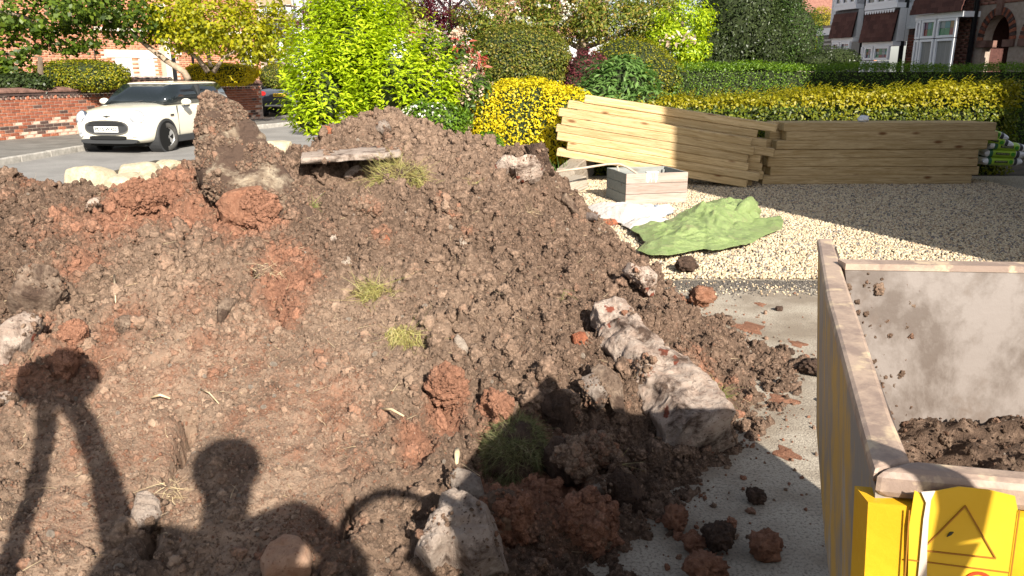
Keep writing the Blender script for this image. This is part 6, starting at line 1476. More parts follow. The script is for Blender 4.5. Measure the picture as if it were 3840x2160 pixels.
# ------------------------------------------------------------------ cars
def car_paint(name, c, rough=.22):
    m, nt, bs = nodes(name); bs.inputs['Base Color'].default_value = rgba(c); bs.inputs['Roughness'].default_value = rough; bs.inputs['Coat Weight'].default_value = .8; bs.inputs['Coat Roughness'].default_value = .05
    return m
M['cream_paint'] = car_paint('cream_paint', (.70, .66, .54)); M['grey_paint'] = car_paint('grey_paint', (.055, .065, .085)); M['pink_paint'] = car_paint('pink_paint', (.5, .36, .32))
M['trim'] = mat('trim', (.035, .036, .038), rough=.6); M['tyre'] = mat('tyre', (.04, .038, .036), (.07, .066, .06), scale=10, rough=.85); M['alloy'] = mat('alloy', (.55, .55, .54), rough=.3, metal=.7); M['chrome'] = mat('chrome', (.75, .75, .75), rough=.12, metal=1.0)
M['lamp'] = mat('lamp', (.22, .23, .25), (.62, .64, .66), scale=9, rough=.12, spec=.7); M['plate_white'] = mat('plate_white', (.74, .74, .72), rough=.4); M['plate_yellow'] = mat('plate_yellow', (.75, .48, .03), rough=.4); M['red_lamp'] = mat('red_lamp', (.35, .02, .02), rough=.2)
M['car_glass'] = mat('car_glass', (.012, .016, .018), rough=.05, spec=.7)
M['underbody'] = mat('underbody', (.01, .01, .01), rough=.9); M['void'] = mat('void', (.004, .004, .004), rough=.95)
def loft(stations, name, m, parent, sub=2):
    V = []; F = []; k = None
    for (t, w, zb, zs, zt) in stations:
        half = [(0, zb), (w * .80, zb), (w * .955, zb + .07), (w, zb + .24), (w * 1.0, (zs + zb) / 2 + .08), (w * .985, zs - .07), (w * .92, zs), (w * .58, zt - .012), (0, zt)]
        ring = half + [(-y, z) for y, z in half[-2:0:-1]]; k = len(ring); V += [(t, y, z) for y, z in ring]
    n = len(stations)
    for i in range(n - 1):
        for j in range(k): F.append((i*k+j, i*k+(j+1)%k, (i+1)*k+(j+1)%k, (i+1)*k+j))
    F += [tuple(range(k)), tuple((n-1)*k+j for j in range(k-1, -1, -1))]
    mb = MB(); mb.add(V, F, True); o = mb.build(name, m, parent); s = o.modifiers.new('sub', 'SUBSURF'); s.levels = s.render_levels = sub; return o
def ringloft(rings, name, m, parent, sub=2, cap=True, shade=True):
    k = len(rings[0]); V = [p for r in rings for p in r]; F = []
    for i in range(len(rings) - 1):
        for j in range(k): F.append((i*k+j, i*k+(j+1)%k, (i+1)*k+(j+1)%k, (i+1)*k+j))
    if cap: F += [tuple(range(k-1, -1, -1)), tuple((len(rings)-1)*k+j for j in range(k))]
    mb = MB(); mb.add(V, F, shade); o = mb.build(name, m, parent)
    if sub: s = o.modifiers.new('sub', 'SUBSURF'); s.levels = s.render_levels = sub
    return o
def glass_ring(tf, tr, wf, wr, z, n=6):
    """plan outline of the cabin at one height: front tf, rear tr"""
    P = []
    for k in range(n): P.append((tf + .10 * abs(-1 + 2 * k / (n-1))**2, wf * (1 - 2 * k / (n-1)), z))
    for k in range(1, n): q = k / n; P.append((tf + .10 + (tr - tf - .2) * q, -(wf + (wr - wf) * q) * 1.03, z))
    for k in range(n): P.append((tr - .10 * abs(-1 + 2 * k / (n-1))**2, -wr * (1 - 2 * k / (n-1)), z))
    for k in range(1, n): q = k / n; P.append((tr - .10 - (tr - tf - .2) * q, (wr + (wf - wr) * q) * 1.03, z))
    return P
def disc(cx, y0, y1, cz, r, n=28, r_in=0.0):
    mb = MB(); V = []; F = []
    for y in (y0, y1): V += [(cx + r * math.cos(2*math.pi*k/n), y, cz + r * math.sin(2*math.pi*k/n)) for k in range(n)]
    for k in range(n): F.append((k, (k+1)%n, n+(k+1)%n, n+k))
    F += [tuple(range(n)), tuple(range(2*n-1, n-1, -1))]; mb.add(V, F, False); return mb
def wheel(parent, t, y, r, side, steer=0.0, w=.19):
    e_ = empty('wheel', (t, y, r)); e_.parent = parent; e_.rotation_euler = (0, 0, steer)
    MBt = MB(); n = 36; prof = [(r * .64, -w/2), (r * .93, -w/2), (r * .985, -w*.38), (r, -w*.2), (r, w*.2), (r * .985, w*.38), (r * .93, w/2), (r * .64, w/2), (r * .60, w*.3), (r * .60, -w*.3)]
    V = []; F = []; k = len(prof)
    for i in range(n):
        a = 2*math.pi*i/n; V += [(q * math.cos(a), yy, q * math.sin(a)) for q, yy in prof]
    for i in range(n):
        for j in range(k): F.append((i*k+j, i*k+(j+1)%k, ((i+1)%n)*k+(j+1)%k, ((i+1)%n)*k+j))
    MBt.add(V, F, True); MBt.build('tyre', M['tyre'], e_)
    disc(0, -.06, .01 * side, 0, r * .63).build('brake_shadow', M['underbody'], e_)
    rim = MB(); ys = side * w * .40
    for i in range(5):
        a = 2*math.pi*i/5 + .3; Mx = Matrix.Rotation(a, 4, 'Y'); rim.add([Mx @ Vector(p) for p in ((-.030, ys, .03), (.030, ys, .03), (.048, ys - side*.01, r*.62), (-.048, ys - side*.01, r*.62), (-.028, ys - side*.05, .03), (.028, ys - side*.05, .03), (.045, ys - side*.05, r*.62), (-.045, ys - side*.05, r*.62))], [(0,1,2,3),(4,5,1,0),(5,6,2,1),(6,7,3,2),(7,4,0,3)])
    V = []; F = []
    for i in range(n):
        a = 2*math.pi*i/n; V += [(q * math.cos(a), yy, q * math.sin(a)) for q, yy in ((r*.60, ys), (r*.655, ys + side*.006), (r*.655, ys - side*.06), (r*.60, ys - side*.06))]
    for i in range(n):
        for j in range(4): F.append((i*4+j, i*4+(j+1)%4, ((i+1)%n)*4+(j+1)%4, ((i+1)%n)*4+j))
    rim.add(V, F, True); V = [(.045*math.cos(2*math.pi*i/12), ys + side*.006, .045*math.sin(2*math.pi*i/12)) for i in range(12)]; rim.add(V, [tuple(range(12))]); rim.build('rim', M['alloy'], e_)
    return e_
def rrect(cx, cz, hw, hh, p=2.6, n=32): return [(cx + math.copysign(abs(math.cos(2*math.pi*k/n))**(2/p), math.cos(2*math.pi*k/n)) * hw, cz + math.copysign(abs(math.sin(2*math.pi*k/n))**(2/p), math.sin(2*math.pi*k/n)) * hh) for k in range(n)]
def small_car(name, label, loc, rz, paint, plate=None, zs_=1.0, yellow=False, steer=0.0, detail=True):
    e = empty(name, loc, rz); tag(e, label, 'car')
    Lh = 1.91
    st = [(0.0, .60, .30, .62, .66), (0.03, .69, .24, .70, .75), (0.14, .77, .20, .785, .845), (0.38, .835, .185, .85, .925), (0.75, .862, .18, .89, .975), (1.15, .866, .18, .915, 1.005), (1.7, .866, .18, .935, .98), (2.5, .866, .18, .95, .98), (3.2, .858, .19, .96, .99), (3.58, .83, .22, .955, .99), (3.77, .76, .28, .93, .97), (3.82, .66, .36, .86, .90)]
    st = [(Lh - t, w, zb, zs * zs_, zt * zs_) for t, w, zb, zs, zt in st]
    loft(st, 'body', paint, e)
    g0 = glass_ring(Lh - 1.12, Lh - 3.74, .70, .70, .955 * zs_); g1 = glass_ring(Lh - 1.42, Lh - 3.64, .65, .65, 1.18 * zs_); g2 = glass_ring(Lh - 1.72, Lh - 3.50, .585, .585, 1.365 * zs_)
    ringloft([g0, g1, g2], 'window_band', M['car_glass'], e, 0)
    r0 = glass_ring(Lh - 1.68, Lh - 3.58, .60, .61, 1.352 * zs_); r1 = glass_ring(Lh - 1.70, Lh - 3.56, .60, .60, 1.375 * zs_); r2 = glass_ring(Lh - 1.80, Lh - 3.46, .53, .53, 1.405 * zs_); r3 = glass_ring(Lh - 2.1, Lh - 3.2, .30, .30, 1.42 * zs_)
    ringloft([r0, r1, r2, r3], 'roof', paint, e, 1)
    MB().box(Lh - 3.62, Lh - .30, -.62, .62, .14, .30).build('underbody', M['underbody'], e)
    # sill and bumper cladding
    for s in (1, -1):
        MB().prism([(Lh - 1.08, .17), (Lh - 2.86, .17), (Lh - 2.86, .31), (Lh - 1.08, .31)], s * .80, s * .872, 'y').build('sill', M['trim'], e, bevel=.01)
        for t in (.74, 3.235):
            disc(Lh - t, s * .60, s * .874, .315, .372).build('wheel_arch', M['trim'], e); disc(Lh - t, s * .60, s * .8755, .315, .325).build('wheel_well_shade', M['void'], e)  # near-black disc stands in for the shaded wheel well; body is uncut
            wheel(e, Lh - t, s * .79, .302, s, steer if t < 1 else 0)
        # door shut lines
        for t in (1.22, 2.42): MB().box(Lh - t - .004, Lh - t + .004, s * .84, s * .8685, .34, .93).build('door_gap', M['trim'], e)
        MB().box(Lh - 2.36, Lh - 2.20, s * .85, s * .885, .80, .825).build('door_handle', M['chrome'], e, bevel=.008)
        V, F = ICO3; V = V * np.array([.07, .115, .075]); o = link_mesh('mirror', np_mesh('mirror', V, F, True), paint, e); o.location = (Lh - 1.42, s * .965, 1.0 * zs_)
        MB().box(-.03, .03, -.05, .06, -.10, -.02).build('mirror_arm', M['trim'], o)
        # pillar and bright edge in the side glass
        MB().prism([(Lh - 2.45, .96 * zs_), (Lh - 2.53, .96 * zs_), (Lh - 2.50, 1.36 * zs_), (Lh - 2.42, 1.36 * zs_)], s * .60, s * .705, 'y').build('door_pillar', M['trim'], e)
    M_front = Lh
    MB().prism([(y, z) for y, z in rrect(0, .262, .62, .050, 4)], M_front - .42, M_front - .002, 'x').build('bumper_skirt', M['trim'], e)
    if detail:
        g = MB().prism(rrect(0, .535, .485, .150), M_front - .10, M_front + .022, 'x').build('grille_surround', M['chrome'], e)
        gg = MB().prism(rrect(0, .535, .455, .128), M_front - .05, M_front + .030, 'x').build('grille', M['trim'], e)
        for k, z in enumerate((.575, .605, .632)): MB().box(M_front + .0305, M_front + .038, -.40 + .02 * k, .40 - .02 * k, z, z + .012).build('grille_bar', M['underbody'], gg)
        MB().prism(rrect(0, .335, .40, .036, 5), M_front - .05, M_front + .026, 'x').build('lower_intake', M['underbody'], e)
        for s in (1, -1):
            # headlamp: tilted oval set into the wing
            o = MB(); n = 28; V = []; F = []
            for (rr_, d_) in ((1.0, -.12), (1.0, .02), (.93, .034), (.6, .052), (.001, .058)):
                V += [(d_, .122 * rr_ * math.cos(2*math.pi*k/n), .130 * rr_ * math.sin(2*math.pi*k/n)) for k in range(n)]
            for i in range(4):
                for k in range(n): F.append((i*n+k, i*n+(k+1)%n, (i+1)*n+(k+1)%n, (i+1)*n+k))
            o.add(V, F, True); o = o.build('headlight', M['lamp'], e); o.location = (M_front - .105, s * .62, .735); o.rotation_euler = (0, R(-24), s * R(20))
            q = MB(); V = []; F = []
            for rr_, d_ in ((1.12, -.10), (1.12, .018), (1.0, .028), (1.0, -.10)): V += [(d_, .122 * rr_ * math.cos(2*math.pi*k/n), .130 * rr_ * math.sin(2*math.pi*k/n)) for k in range(n)]
            for i in range(4):
                for k in range(n): F.append((i*n+k, i*n+(k+1)%n, ((i+1)%4)*n+(k+1)%n, ((i+1)%4)*n+k))
            q.add(V, F, True); q.build('headlight_ring', M['chrome'], o)
            o = disc(0, -.02, .012, 0, .052, 18).build('fog_lamp', M['lamp'], e); o.rotation_euler = (0, 0, R(-90) + s * R(18)); o.location = (M_front + .0, s * .585, .40)
        # wing badge above the grille
        MB().prism([(-.09, .008), (-.03, .018), (0, .03), (.03, .018), (.09, .008), (.03, -.006), (0, -.018), (-.03, -.006)], 0, .012, 'x', Matrix.Translation((M_front - .03, 0, .748)) @ Matrix.Rotation(R(-25), 4, 'Y')).build('wing_badge', M['trim'], e)
        MB().box(Lh - 1.05, Lh - .93, .862, .876, .73, .765).build('side_indicator', M['trim'], e)
        for y in (.25, -.2): MB().tube([(Lh - 1.12, y, .985), (Lh - 1.20, y + .30, 1.03)], .008, 5).build('wiper', M['trim'], e)
        for y in (.36, -.36):
            V, F = ICO2; o = link_mesh('headrest', np_mesh('headrest', V * np.array([.05, .12, .11]), F, True), M['trim'], e); o.location = (Lh - 2.35, y, 1.16)
    if plate:
        pl = MB().box(M_front + .031, M_front + .046, -.262, .262, .445, .560).build('number_plate', M['plate_white'], e)
        t = text_mesh(plate, .100, M['ink'], 'lettering', pl, .001, .003); t.location = (M_front + .048, 0, .502); t.rotation_euler = (math.pi / 2, 0, math.pi / 2)
    if yellow:
        pl = MB().box(-Lh - .03, -Lh - .008, -.26, .26, .70, .82).build('number_plate', M['plate_yellow'], e)
        for k in range(7): MB().box(-Lh - .034, -Lh - .0302, -.22 + k * .065, -.185 + k * .065, .725, .795).build('plate_character', M['ink'], pl)
        for s in (1, -1): MB().prism(rrect(s * .66, .82, .13, .08), -Lh - .02, -Lh + .15, 'x').build('tail_light', M['red_lamp'], e)
        MB().box(-Lh - .04, -Lh + .12, -.74, .74, .34, .56).build('rear_bumper', M['trim'], e, bevel=.03); MB().box(-Lh - .055, -Lh + .02, -.6, .6, .33, .40).build('skid_plate', M['alloy'], e, bevel=.015)
        MB().box(-Lh + .2, -Lh + .36, -.5, .5, 1.40 * zs_, 1.45 * zs_).build('spoiler', M['trim'], e)
    return e
small_car('parked_car', 'small cream white hatchback parked against the kerb, facing the heap', (-7.98, 18.2, ROADZ), R(-98), M['cream_paint'], 'PL15 WXD', steer=R(-14))
p = at(1022, 360, 30.3)
small_car('parked_car', 'dark blue grey car with a yellow rear plate behind the wall end', (p.x, 32.3, ROADZ), R(98), M['grey_paint'], yellow=True, zs_=1.06, detail=False)
p = at(500, 300, 24.6)
small_car('parked_car', 'pale pinkish car roof just visible behind the white car', (p.x, 25.8, -.06), R(-60), M['pink_paint'], detail=False, zs_=.97)
# ------------------------------------------------------------------ the dumper with its skip
def skip_paint(name, base, worn, lo, hi, sc=5.0, stretch=None, c3=None):
    m, nt, bs = nodes(name); co = coordz(nt, 'Object', stretch); n1 = noise(nt, sc, 6, .65, co, .5); n2 = noise(nt, sc * 6, 5, .65, co)
    ad = N(nt, 'ShaderNodeMath', operation='MULTIPLY_ADD'); nt.links.new(n2, ad.inputs[0]); ad.inputs[1].default_value = .35; nt.links.new(n1, ad.inputs[2])
    col = mixc(nt, ramp(nt, ad.outputs[0], lo, hi), base, worn)
    if c3: col = mixc(nt, ramp(nt, noise(nt, sc * 1.7, 5, .6, co), .58, .66), col, c3)
    nt.links.new(col, bs.inputs['Base Color']); bs.inputs['Roughness'].default_value = .55; bs.inputs['Specular IOR Level'].default_value = .4
    add_bump(nt, bs, n2, .25, .004); return m
M['yellow_face'] = skip_paint('yellow_face', (.58, .31, .010), (.62, .37, .015), .55, .75, 4, c3=(.47, .30, .10))
M['yellow_scuffed'] = skip_paint('yellow_scuffed', (.42, .26, .06), (.20, .19, .18), .60, .72, 6, (1, 1, .4), c3=(.31, .275, .235))
M['rim_bare'] = skip_paint('rim_bare', (.37, .275, .21), (.24, .175, .14), .60, .76, 11, c3=(.48, .37, .25))
M['inner_steel'] = skip_paint('inner_steel', (.165, .138, .122), (.078, .056, .043), .57, .73, 4.5, (1, 1, .75), c3=(.10, .071, .054))
RZ = 1.145
def rim_pt(px, py, z=RZ): return gnd(px, py, z)
dmp = empty('dumper', (.9, .8, 0)); tag(dmp, 'yellow site dumper with a scuffed steel skip at the right edge', 'dumper')
LO = [rim_pt(*q) for q in ((3064, 893), (3100, 1112), (3150, 1293), (3236, 1618), (3276, 1756))]; LI = [rim_pt(*q) for q in ((3122, 893), (3190, 1095), (3247, 1257), (3346, 1555), (3419, 1722))]
NO0, NO1 = rim_pt(3276, 1762), rim_pt(3840, 1815); NI0, NI1 = rim_pt(3419, 1722), rim_pt(3840, 1762)
dN = (NO1 - NO0).normalized(); NO1 = NO0 + dN * 1.30; NI1 = NI0 + dN * 1.17
far0 = rim_pt(3168, 1003); far1 = rim_pt(3840, 1014); dF = (far1 - far0).normalized(); far1 = far0 + dF * 1.02
taper = Vector((.045, .01, 0)); zb = .69
def strip(lo, li, zt, th): 
    mb = MB(); n = len(lo); V = []
    for a, b in zip(lo, li): V += [a, b, b + Vector((0, 0, -th)), a + Vector((0, 0, -th))]
    F = []
    for i in range(n - 1):
        for k in range(4): F.append((4*i+k, 4*i+(k+1)%4, 4*i+4+(k+1)%4, 4*i+4+k))
    F += [(0, 1, 2, 3), tuple(4*(n-1)+k for k in (3, 2, 1, 0))]; mb.add([v - dmp.location for v in V], F); return mb
strip(LO, LI, RZ, .018).build('rim_left', M['rim_bare'], dmp, bevel=.006)
strip([NO0 + Vector((0, 0, .001)), NO1], [NI0 + Vector((0, 0, .001)), NI1], RZ, .03).build('rim_rear', M['rim_bare'], dmp, bevel=.008)
def slab(a, b, c, d, off, m, name, div=1):      # quad plate with thickness
    mb = MB(); V = [a, b, c, d, a + off, b + off, c + off, d + off]; mb.add([v - dmp.location for v in V], [(0,1,2,3),(7,6,5,4),(0,4,5,1),(1,5,6,2),(2,6,7,3),(3,7,4,0)]); return mb.build(name, m, dmp)
dz = Vector((0, 0, -.019)); lo = [p + dz + Vector((.004, 0, 0)) for p in LO]
mb = MB(); V = []
ins = Vector((.035, 0, 0))
for a in lo: b = Vector((a.x, a.y, zb)) + taper; V += [a, b, b + ins, a + ins]
F = []
for i in range(len(lo) - 1):
    for k in range(4): F.append((4*i+k, 4*i+(k+1)%4, 4*i+4+(k+1)%4, 4*i+4+k))
F += [(0, 1, 2, 3), tuple(4*(len(lo)-1)+k for k in (3, 2, 1, 0))]
mb.add([v - dmp.location for v in V], F); mb.build('skip_left_wall', M['yellow_scuffed'], dmp)
lo2 = [a + ins * 1.06 for a in lo]; mb = MB(); V = []
for a in lo2: b = Vector((a.x, a.y, zb)) + taper; V += [a + Vector((0, 0, .0005)), b, b + Vector((.003, 0, 0)), a + Vector((.003, 0, .0005))]
mb.add([v - dmp.location for v in V], F); mb.build('skip_left_lining', M['inner_steel'], dmp)
fl_ = Vector((0, .03, 0)); slab(far0, far1, Vector((far1.x, far1.y - .10, zb)), Vector((far0.x + .06, far0.y - .10, zb)), Vector((0, .03, .0)), M['inner_steel'], 'skip_front_wall')
slab(far0 + Vector((0, -.003, .008)), far1 + Vector((0, -.003, .008)), far1 + Vector((0, .034, .008)), far0 + Vector((0, .034, .008)), Vector((0, 0, -.012)), M['rim_bare'], 'rim_front')
nb = Vector((0, .015, 0))
slab(NO0 + Vector((-.003, -.004, -.031)), NO1 + Vector((0, .004, -.031)), Vector((NO1.x, NO1.y + .05, zb)), Vector((NO0.x + .05, NO0.y + .042, zb)), Vector((0, .03, 0)), M['yellow_face'], 'skip_rear_wall')
slab(NO1, far1 + Vector((.05, .05, 0)), Vector((far1.x, far1.y, zb)), Vector((NO1.x, NO1.y, zb)), Vector((-.03, 0, 0)), M['inner_steel'], 'skip_right_wall')
slab(Vector((NO0.x + .1, NO0.y + .05, zb + .02)), Vector((NO1.x, NO1.y + .05, zb + .02)), Vector((far1.x, far1.y - .1, zb + .02)), Vector((far0.x + .06, far0.y - .1, zb + .02)), Vector((0, 0, -.02)), M['inner_steel'], 'skip_floor')
# stickers and tape on the rear wall (its plane leans in slightly)
qa = NO0 + Vector((-.003, -.004, -.031)); qn = ((NO1 + Vector((0, .004, -.031))) - qa).cross(Vector((NO0.x + .05, NO0.y + .042, zb)) - qa).normalized()
if qn.y > 0: qn = -qn
def on_face(px, py, off=.0015):
    off += .003
    d = ray(px, py); o = Vector((0, 0, CAM_H)); t = (qa - o).dot(qn) / d.dot(qn); return o + d * t + qn * off
def face_poly(name, pts, m, off=.0015, th=.0008, parent=None):
    P = [on_face(*q, off) for q in pts]; mb = MB(); n = len(P); V = P + [p - qn * th for p in P]
    mb.add([v - dmp.location for v in V], [tuple(range(n)), tuple(range(2*n-1, n-1, -1))] + [(i, (i+1)%n, n+(i+1)%n, n+i) for i in range(n)]); return mb.build(name, m, parent or dmp)
M['sticker'] = mat('sticker', (.62, .37, .022), (.66, .41, .035), scale=6, rough=.4); M['sticker_line'] = mat('sticker_line', (.30, .13, .02), rough=.5); M['tape'] = mat('tape', (.52, .43, .35), (.60, .52, .45), scale=20, rough=.8); M['sticker_red'] = mat('sticker_red', (.55, .06, .02), rough=.5)
st = face_poly('warning_sticker', [(3500, 1832), (3590, 1815), (3700, 1826), (3800, 1850), (3810, 1900), (3770, 2200), (3400, 2200), (3405, 1960), (3425, 1830), (3470, 1850)], M['sticker'], .0012)
def line(p, q, w, m, name, off=.0024):
    d = Vector((q[0] - p[0], q[1] - p[1])); nrm_ = Vector((-d.y, d.x)).normalized() * w / 2
    return face_poly(name, [(p[0] + nrm_.x, p[1] + nrm_.y), (q[0] + nrm_.x, q[1] + nrm_.y), (q[0] - nrm_.x, q[1] - nrm_.y), (p[0] - nrm_.x, p[1] - nrm_.y)], m, off)
for p, q in (((3614, 1884), (3470, 2030)), ((3614, 1884), (3727, 2079)), ((3470, 2052), (3727, 2080))): line(p, q, 5, M['sticker_line'], 'triangle_edge')
face_poly('hazard_mark', [(3544, 1999), (3556, 1981), (3570, 1981), (3560, 1992)], M['ink'], .0026)
line((3400, 2085), (3775, 2133), 4, M['sticker_line'], 'panel_line'); line((3405, 1900), (3385, 2200), 5, M['sticker_line'], 'panel_line', .0026); line((3815, 1900), (3775, 2200), 5, M['sticker_line'], 'panel_line', .0026)
ring = [(3661 + 62 * math.cos(a), 2196 + 62 * math.sin(a)) for a in [math.pi * (1 + k / 14) for k in range(15)]]
for p, q in zip(ring[:-1], ring[1:]): line(p, q, 10, M['sticker_red'], 'red_ring', .0027)
face_poly('tape_strip', [(3448, 1830), (3500, 1826), (3484, 1860), (3476, 1930), (3470, 2040), (3468, 2210), (3430, 2210), (3446, 2040), (3456, 1930), (3466, 1870)], M['tape'], .0032)
# soil in the skip
nx_s, ny_s = 90, 90; sv = []
A0 = Vector((NO0.x + .07, NO0.y + .05, 0)); A1 = Vector((NO1.x - .02, NO1.y + .05, 0)); B0 = Vector((far0.x + .02, far0.y - .02, 0)); B1 = Vector((far1.x - .02, far1.y - .02, 0))
uu, vv = np.meshgrid(np.linspace(0, 1, nx_s), np.linspace(0, 1, ny_s))
Xs = (A0.x * (1-uu) + A1.x * uu) * (1-vv) + (B0.x * (1-uu) + B1.x * uu) * vv; Ys_ = (A0.y * (1-uu) + A1.y * uu) * (1-vv) + (B0.y * (1-uu) + B1.y * uu) * vv
Zs = .79 + .05 * fbm2(Xs * 4, Ys_ * 4, 3) + .03 * fbm2(Xs * 18, Ys_ * 18, 3) + .06 * vv + .06 * uu * vv
ii = np.arange(nx_s * ny_s).reshape(ny_s, nx_s); Fs = np.stack([ii[:-1, :-1].ravel(), ii[:-1, 1:].ravel(), ii[1:, 1:].ravel(), ii[1:, :-1].ravel()], 1)
me = np_mesh('soil_load', np.stack([Xs.ravel(), Ys_.ravel(), Zs.ravel()], 1), Fs, True)
o = link_mesh('soil_load', me, M['soil']); tag(o, 'dark crumbly soil lying in the dumper skip', 'soil')
k = RNG.integers(0, nx_s * ny_s, 9000); s = np.clip(.0026 * np.exp(RNG.normal(0, .55, len(k))), .002, .02)
P = np.stack([Xs.ravel()[k] + RNG.normal(0, .006, len(k)), Ys_.ravel()[k] + RNG.normal(0, .006, len(k)), Zs.ravel()[k]], 1)
# soil stuck on the front wall of the skip
n = 2600; a = RNG.uniform(0, 1, n); b = RNG.uniform(0, 1, n)**1.6; cl_ = pn2(a * 7 + 3, b * 5) + .35 * (1 - b); okk = (cl_ > .06) | ((a < .13) & (b > .5)); a, b = a[okk], b[okk]
Pw = np.stack([far0.x + (far1.x - far0.x) * a, far0.y - .10 + .10 * b - .004, zb + (RZ - zb) * b - .01], 1); P = np.concatenate([P, Pw]); s = np.concatenate([s, np.clip(.0035 * np.exp(RNG.normal(0, .6, len(a))), .0015, .012)])
tag(scatter('skip_crumbs', P, s, clods, {'clay': RNG.uniform(0, .35, len(P)), 'dry': RNG.uniform(0, .4, len(P))}), 'soil crumbs lying in and stuck to the dumper skip', 'soil crumbs')
# chassis, wheels and controls of the dumper (below and right of the picture)
off = -Vector(dmp.location)
MB().box(.85, 1.3, .75, 1.6, .42, .655, Matrix.Translation(off)).build('chassis', M['trim'], dmp, bevel=.02); MB().box(.75, 1.5, -1.0, .25, .40, .95, Matrix.Translation(off)).build('engine_cover', M['yellow_face'], dmp, bevel=.03)
for x in (1.08, 1.55):
    for y in (-.6, 1.35): w_ = disc(0, -.11, .11, 0, .31, 30).build('wheel', M['tyre'], dmp, bevel=.02); w_.rotation_euler = (0, 0, R(90)); w_.location = Vector((x, y, .31)) + off
cw = Vector((.40, .20, 1.32)); mb = MB(); nrm = LDIR; ax = nrm.cross(Vector((0, 0, 1))).normalized(); ay_ = ax.cross(nrm)
mb.tube([cw + ax * .17 * math.cos(2*math.pi*k/28) + ay_ * .17 * math.sin(2*math.pi*k/28) + off for k in range(29)], .017, 8, False); mb.build('steering_wheel', M['trim'], dmp); MB().tube([cw + off, Vector((.8, .0, .9)) + off], .02, 8).build('steering_column', M['trim'], dmp)
# ------------------------------------------------------------------ mini digger the picture is taken from (its boom throws the left shadow)
M['digger_paint'] = mat('digger_paint', (.60, .20, .02), (.50, .17, .03), scale=4, rough=.5)
dg_ = empty('mini_digger', (0, -.9, 0)); tag(dg_, 'orange mini digger the photographer sits on, seen only by its boom shadow', 'digger'); off = -Vector(dg_.location); T_ = Matrix.Translation(off)
for x in (-.42, .30): MB().box(x - .1, x + .1, -1.7, -.1, 0, .36, T_).build('track', M['tyre'], dg_, bevel=.08)
MB().box(-.45, .36, -1.75, -.35, .40, .62, T_).build('platform', M['trim'], dg_, bevel=.03); MB().box(-.42, .34, -1.75, -1.05, .62, 1.25, T_).build('engine_cover', M['digger_paint'], dg_, bevel=.06)
MB().box(-.10, .38, -1.0, -.55, .95, 1.06, T_).build('seat', M['trim'], dg_, bevel=.03); MB().box(-.10, .38, -1.05, -.97, 1.0, 1.45, T_).build('seat_back', M['trim'], dg_, bevel=.03)
def bar(pts, r, name, m='digger_paint', n=8): return MB().tube([Vector(p) + off for p in pts], r, n).build(name, M[m], dg_)
bar([(-.16, -.25, .62), (-.18, -.12, 1.05), (-.36, .10, 1.50), (-.56, .24, 1.78), (-.74, .34, 1.92)], [.05, .045, .04, .04, .038], 'boom')
bar([(-.74, .34, 1.92), (-.74, .38, 1.55), (-.74, .40, 1.10), (-.75, .42, .80)], [.04, .034, .032, .032], 'dipper_arm')
bar([(-.30, .02, 1.30), (-.62, .28, 1.90)], .022, 'hydraulic_ram', 'trim'); V, F = ICO3; o = link_mesh('arm_joint', np_mesh('arm_joint', V * np.array([.15, .11, .13]), F, True), M['digger_paint'], dg_); o.location = Vector((-.73, .36, 1.92)) + off
MB().prism([(.30, .80), (.55, .75), (.60, .45), (.40, .30), (.28, .50)], -.92, -.58, 'x', T_).build('bucket', M['trim'], dg_, bevel=.015)
for x in (-.02, .34): bar([(x, -.40, .62), (x, -.36, 1.05)], .012, 'control_lever', 'trim')
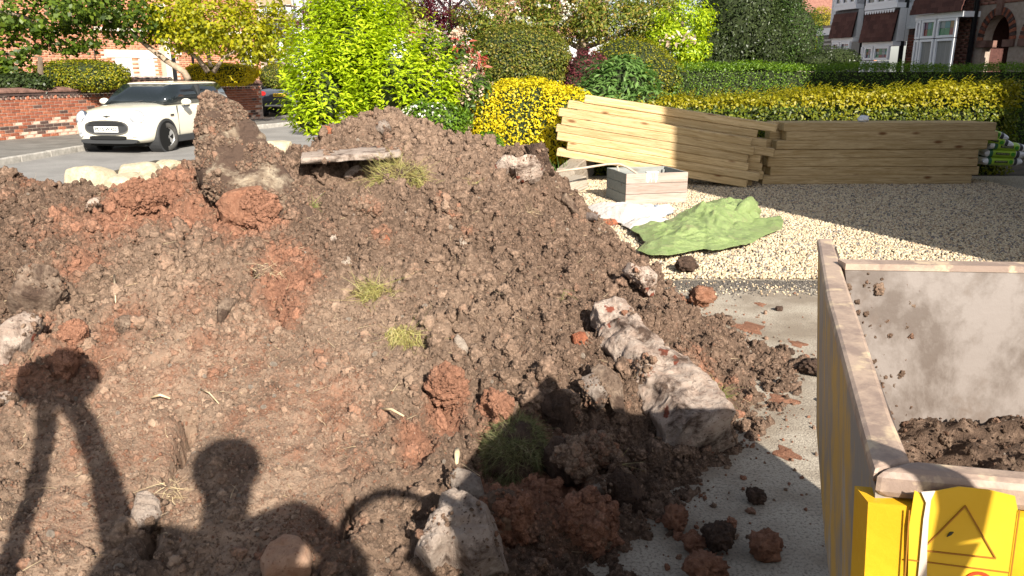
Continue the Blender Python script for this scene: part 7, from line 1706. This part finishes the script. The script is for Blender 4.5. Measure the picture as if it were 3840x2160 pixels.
# ------------------------------------------------------------------ the photographer (only the shadow is in the picture)
def person():
    J = {'pelvis': (.14, -.74, 1.12, .15, .12), 'belly': (.14, -.68, 1.30, .15, .115), 'chest': (.14, -.50, 1.64, .17, .12), 'neck0': (.14, -.44, 1.77, .085, .08), 'neck': (.14, -.40, 1.79, .062, .06), 'head0': (.14, -.36, 1.84, .072, .085), 'head1': (.14, -.335, 1.92, .082, .10), 'head2': (.14, -.33, 2.0, .06, .075),
         'shl': (-.09, -.42, 1.76, .07, .07), 'ell': (-.24, -.34, 1.52, .047, .047), 'wrl': (-.10, -.14, 1.46, .030, .030), 'hal': (-.075, -.07, 1.48, .024, .036),
         'shr': (.37, -.41, 1.84, .07, .07), 'elr': (.47, -.34, 1.60, .047, .047), 'wrr': (.20, -.14, 1.47, .030, .030), 'har': (.13, -.07, 1.485, .024, .036),
         'hil': (.05, -.72, 1.10, .09, .09), 'knl': (.0, -.32, 1.08, .065, .065), 'anl': (.0, -.25, .70, .045, .045), 'tol': (.0, -.12, .65, .04, .035), 'hir': (.24, -.72, 1.10, .09, .09), 'knr': (.28, -.32, 1.08, .065, .065), 'anr': (.28, -.25, .70, .045, .045), 'tor': (.28, -.12, .65, .04, .035)}
    E = [('pelvis', 'belly'), ('belly', 'chest'), ('chest', 'neck0'), ('neck0', 'neck'), ('neck', 'head0'), ('head0', 'head1'), ('head1', 'head2'), ('chest', 'shl'), ('shl', 'ell'), ('ell', 'wrl'), ('wrl', 'hal'), ('chest', 'shr'), ('shr', 'elr'), ('elr', 'wrr'), ('wrr', 'har'), ('pelvis', 'hil'), ('hil', 'knl'), ('knl', 'anl'), ('anl', 'tol'), ('pelvis', 'hir'), ('hir', 'knr'), ('knr', 'anr'), ('anr', 'tor')]
    for sd, hb, sx in (('l', 'hal', 1), ('r', 'har', -1)):
        h = J[hb]
        for f in range(4):
            z = h[2] + .022 - f * .017; a = f'f{sd}{f}a'; b = f'f{sd}{f}b'
            J[a] = (h[0] + sx * .022, h[1] + .006, z, .0085, .0085); J[b] = (h[0] + sx * (.046 - .004 * abs(f - 1)), h[1] + .012, z, .0075, .0075); E += [(hb, a), (a, b)]
        J[f't{sd}'] = (h[0] + sx * .02, h[1] - .018, h[2] + .038, .0095, .0095); E.append((hb, f't{sd}'))
    names = list(J); me = bpy.data.meshes.new('person'); me.from_pydata([J[n][:3] for n in names], [(names.index(a), names.index(b)) for a, b in E], [])
    o = link_mesh('person', me, mat('clothing', (.05, .06, .09), (.08, .09, .12), scale=6, rough=.9)); md = o.modifiers.new('skin', 'SKIN')
    for i, n in enumerate(names): me.skin_vertices[0].data[i].radius = J[n][3:5]; me.skin_vertices[0].data[i].use_root = (n == 'pelvis')
    s = o.modifiers.new('sub', 'SUBSURF'); s.levels = s.render_levels = 2
    tag(o, 'seated person holding up a phone, in dark clothes, seen only as a shadow', 'person')
    V, F = ICO3; V = V * np.array([.105, .125, .10]); V = V[:, :]; hq = link_mesh('cap', np_mesh('cap', V, F, True), M['trim'], o); hq.location = (.14, -.335, 1.965)
    ph = MB().box(-.078, .078, -.030, -.022, 1.462, 1.536).build('phone', M['black_paint'], bevel=.003); tag(ph, 'black phone held up by the seated person', 'phone')
person()
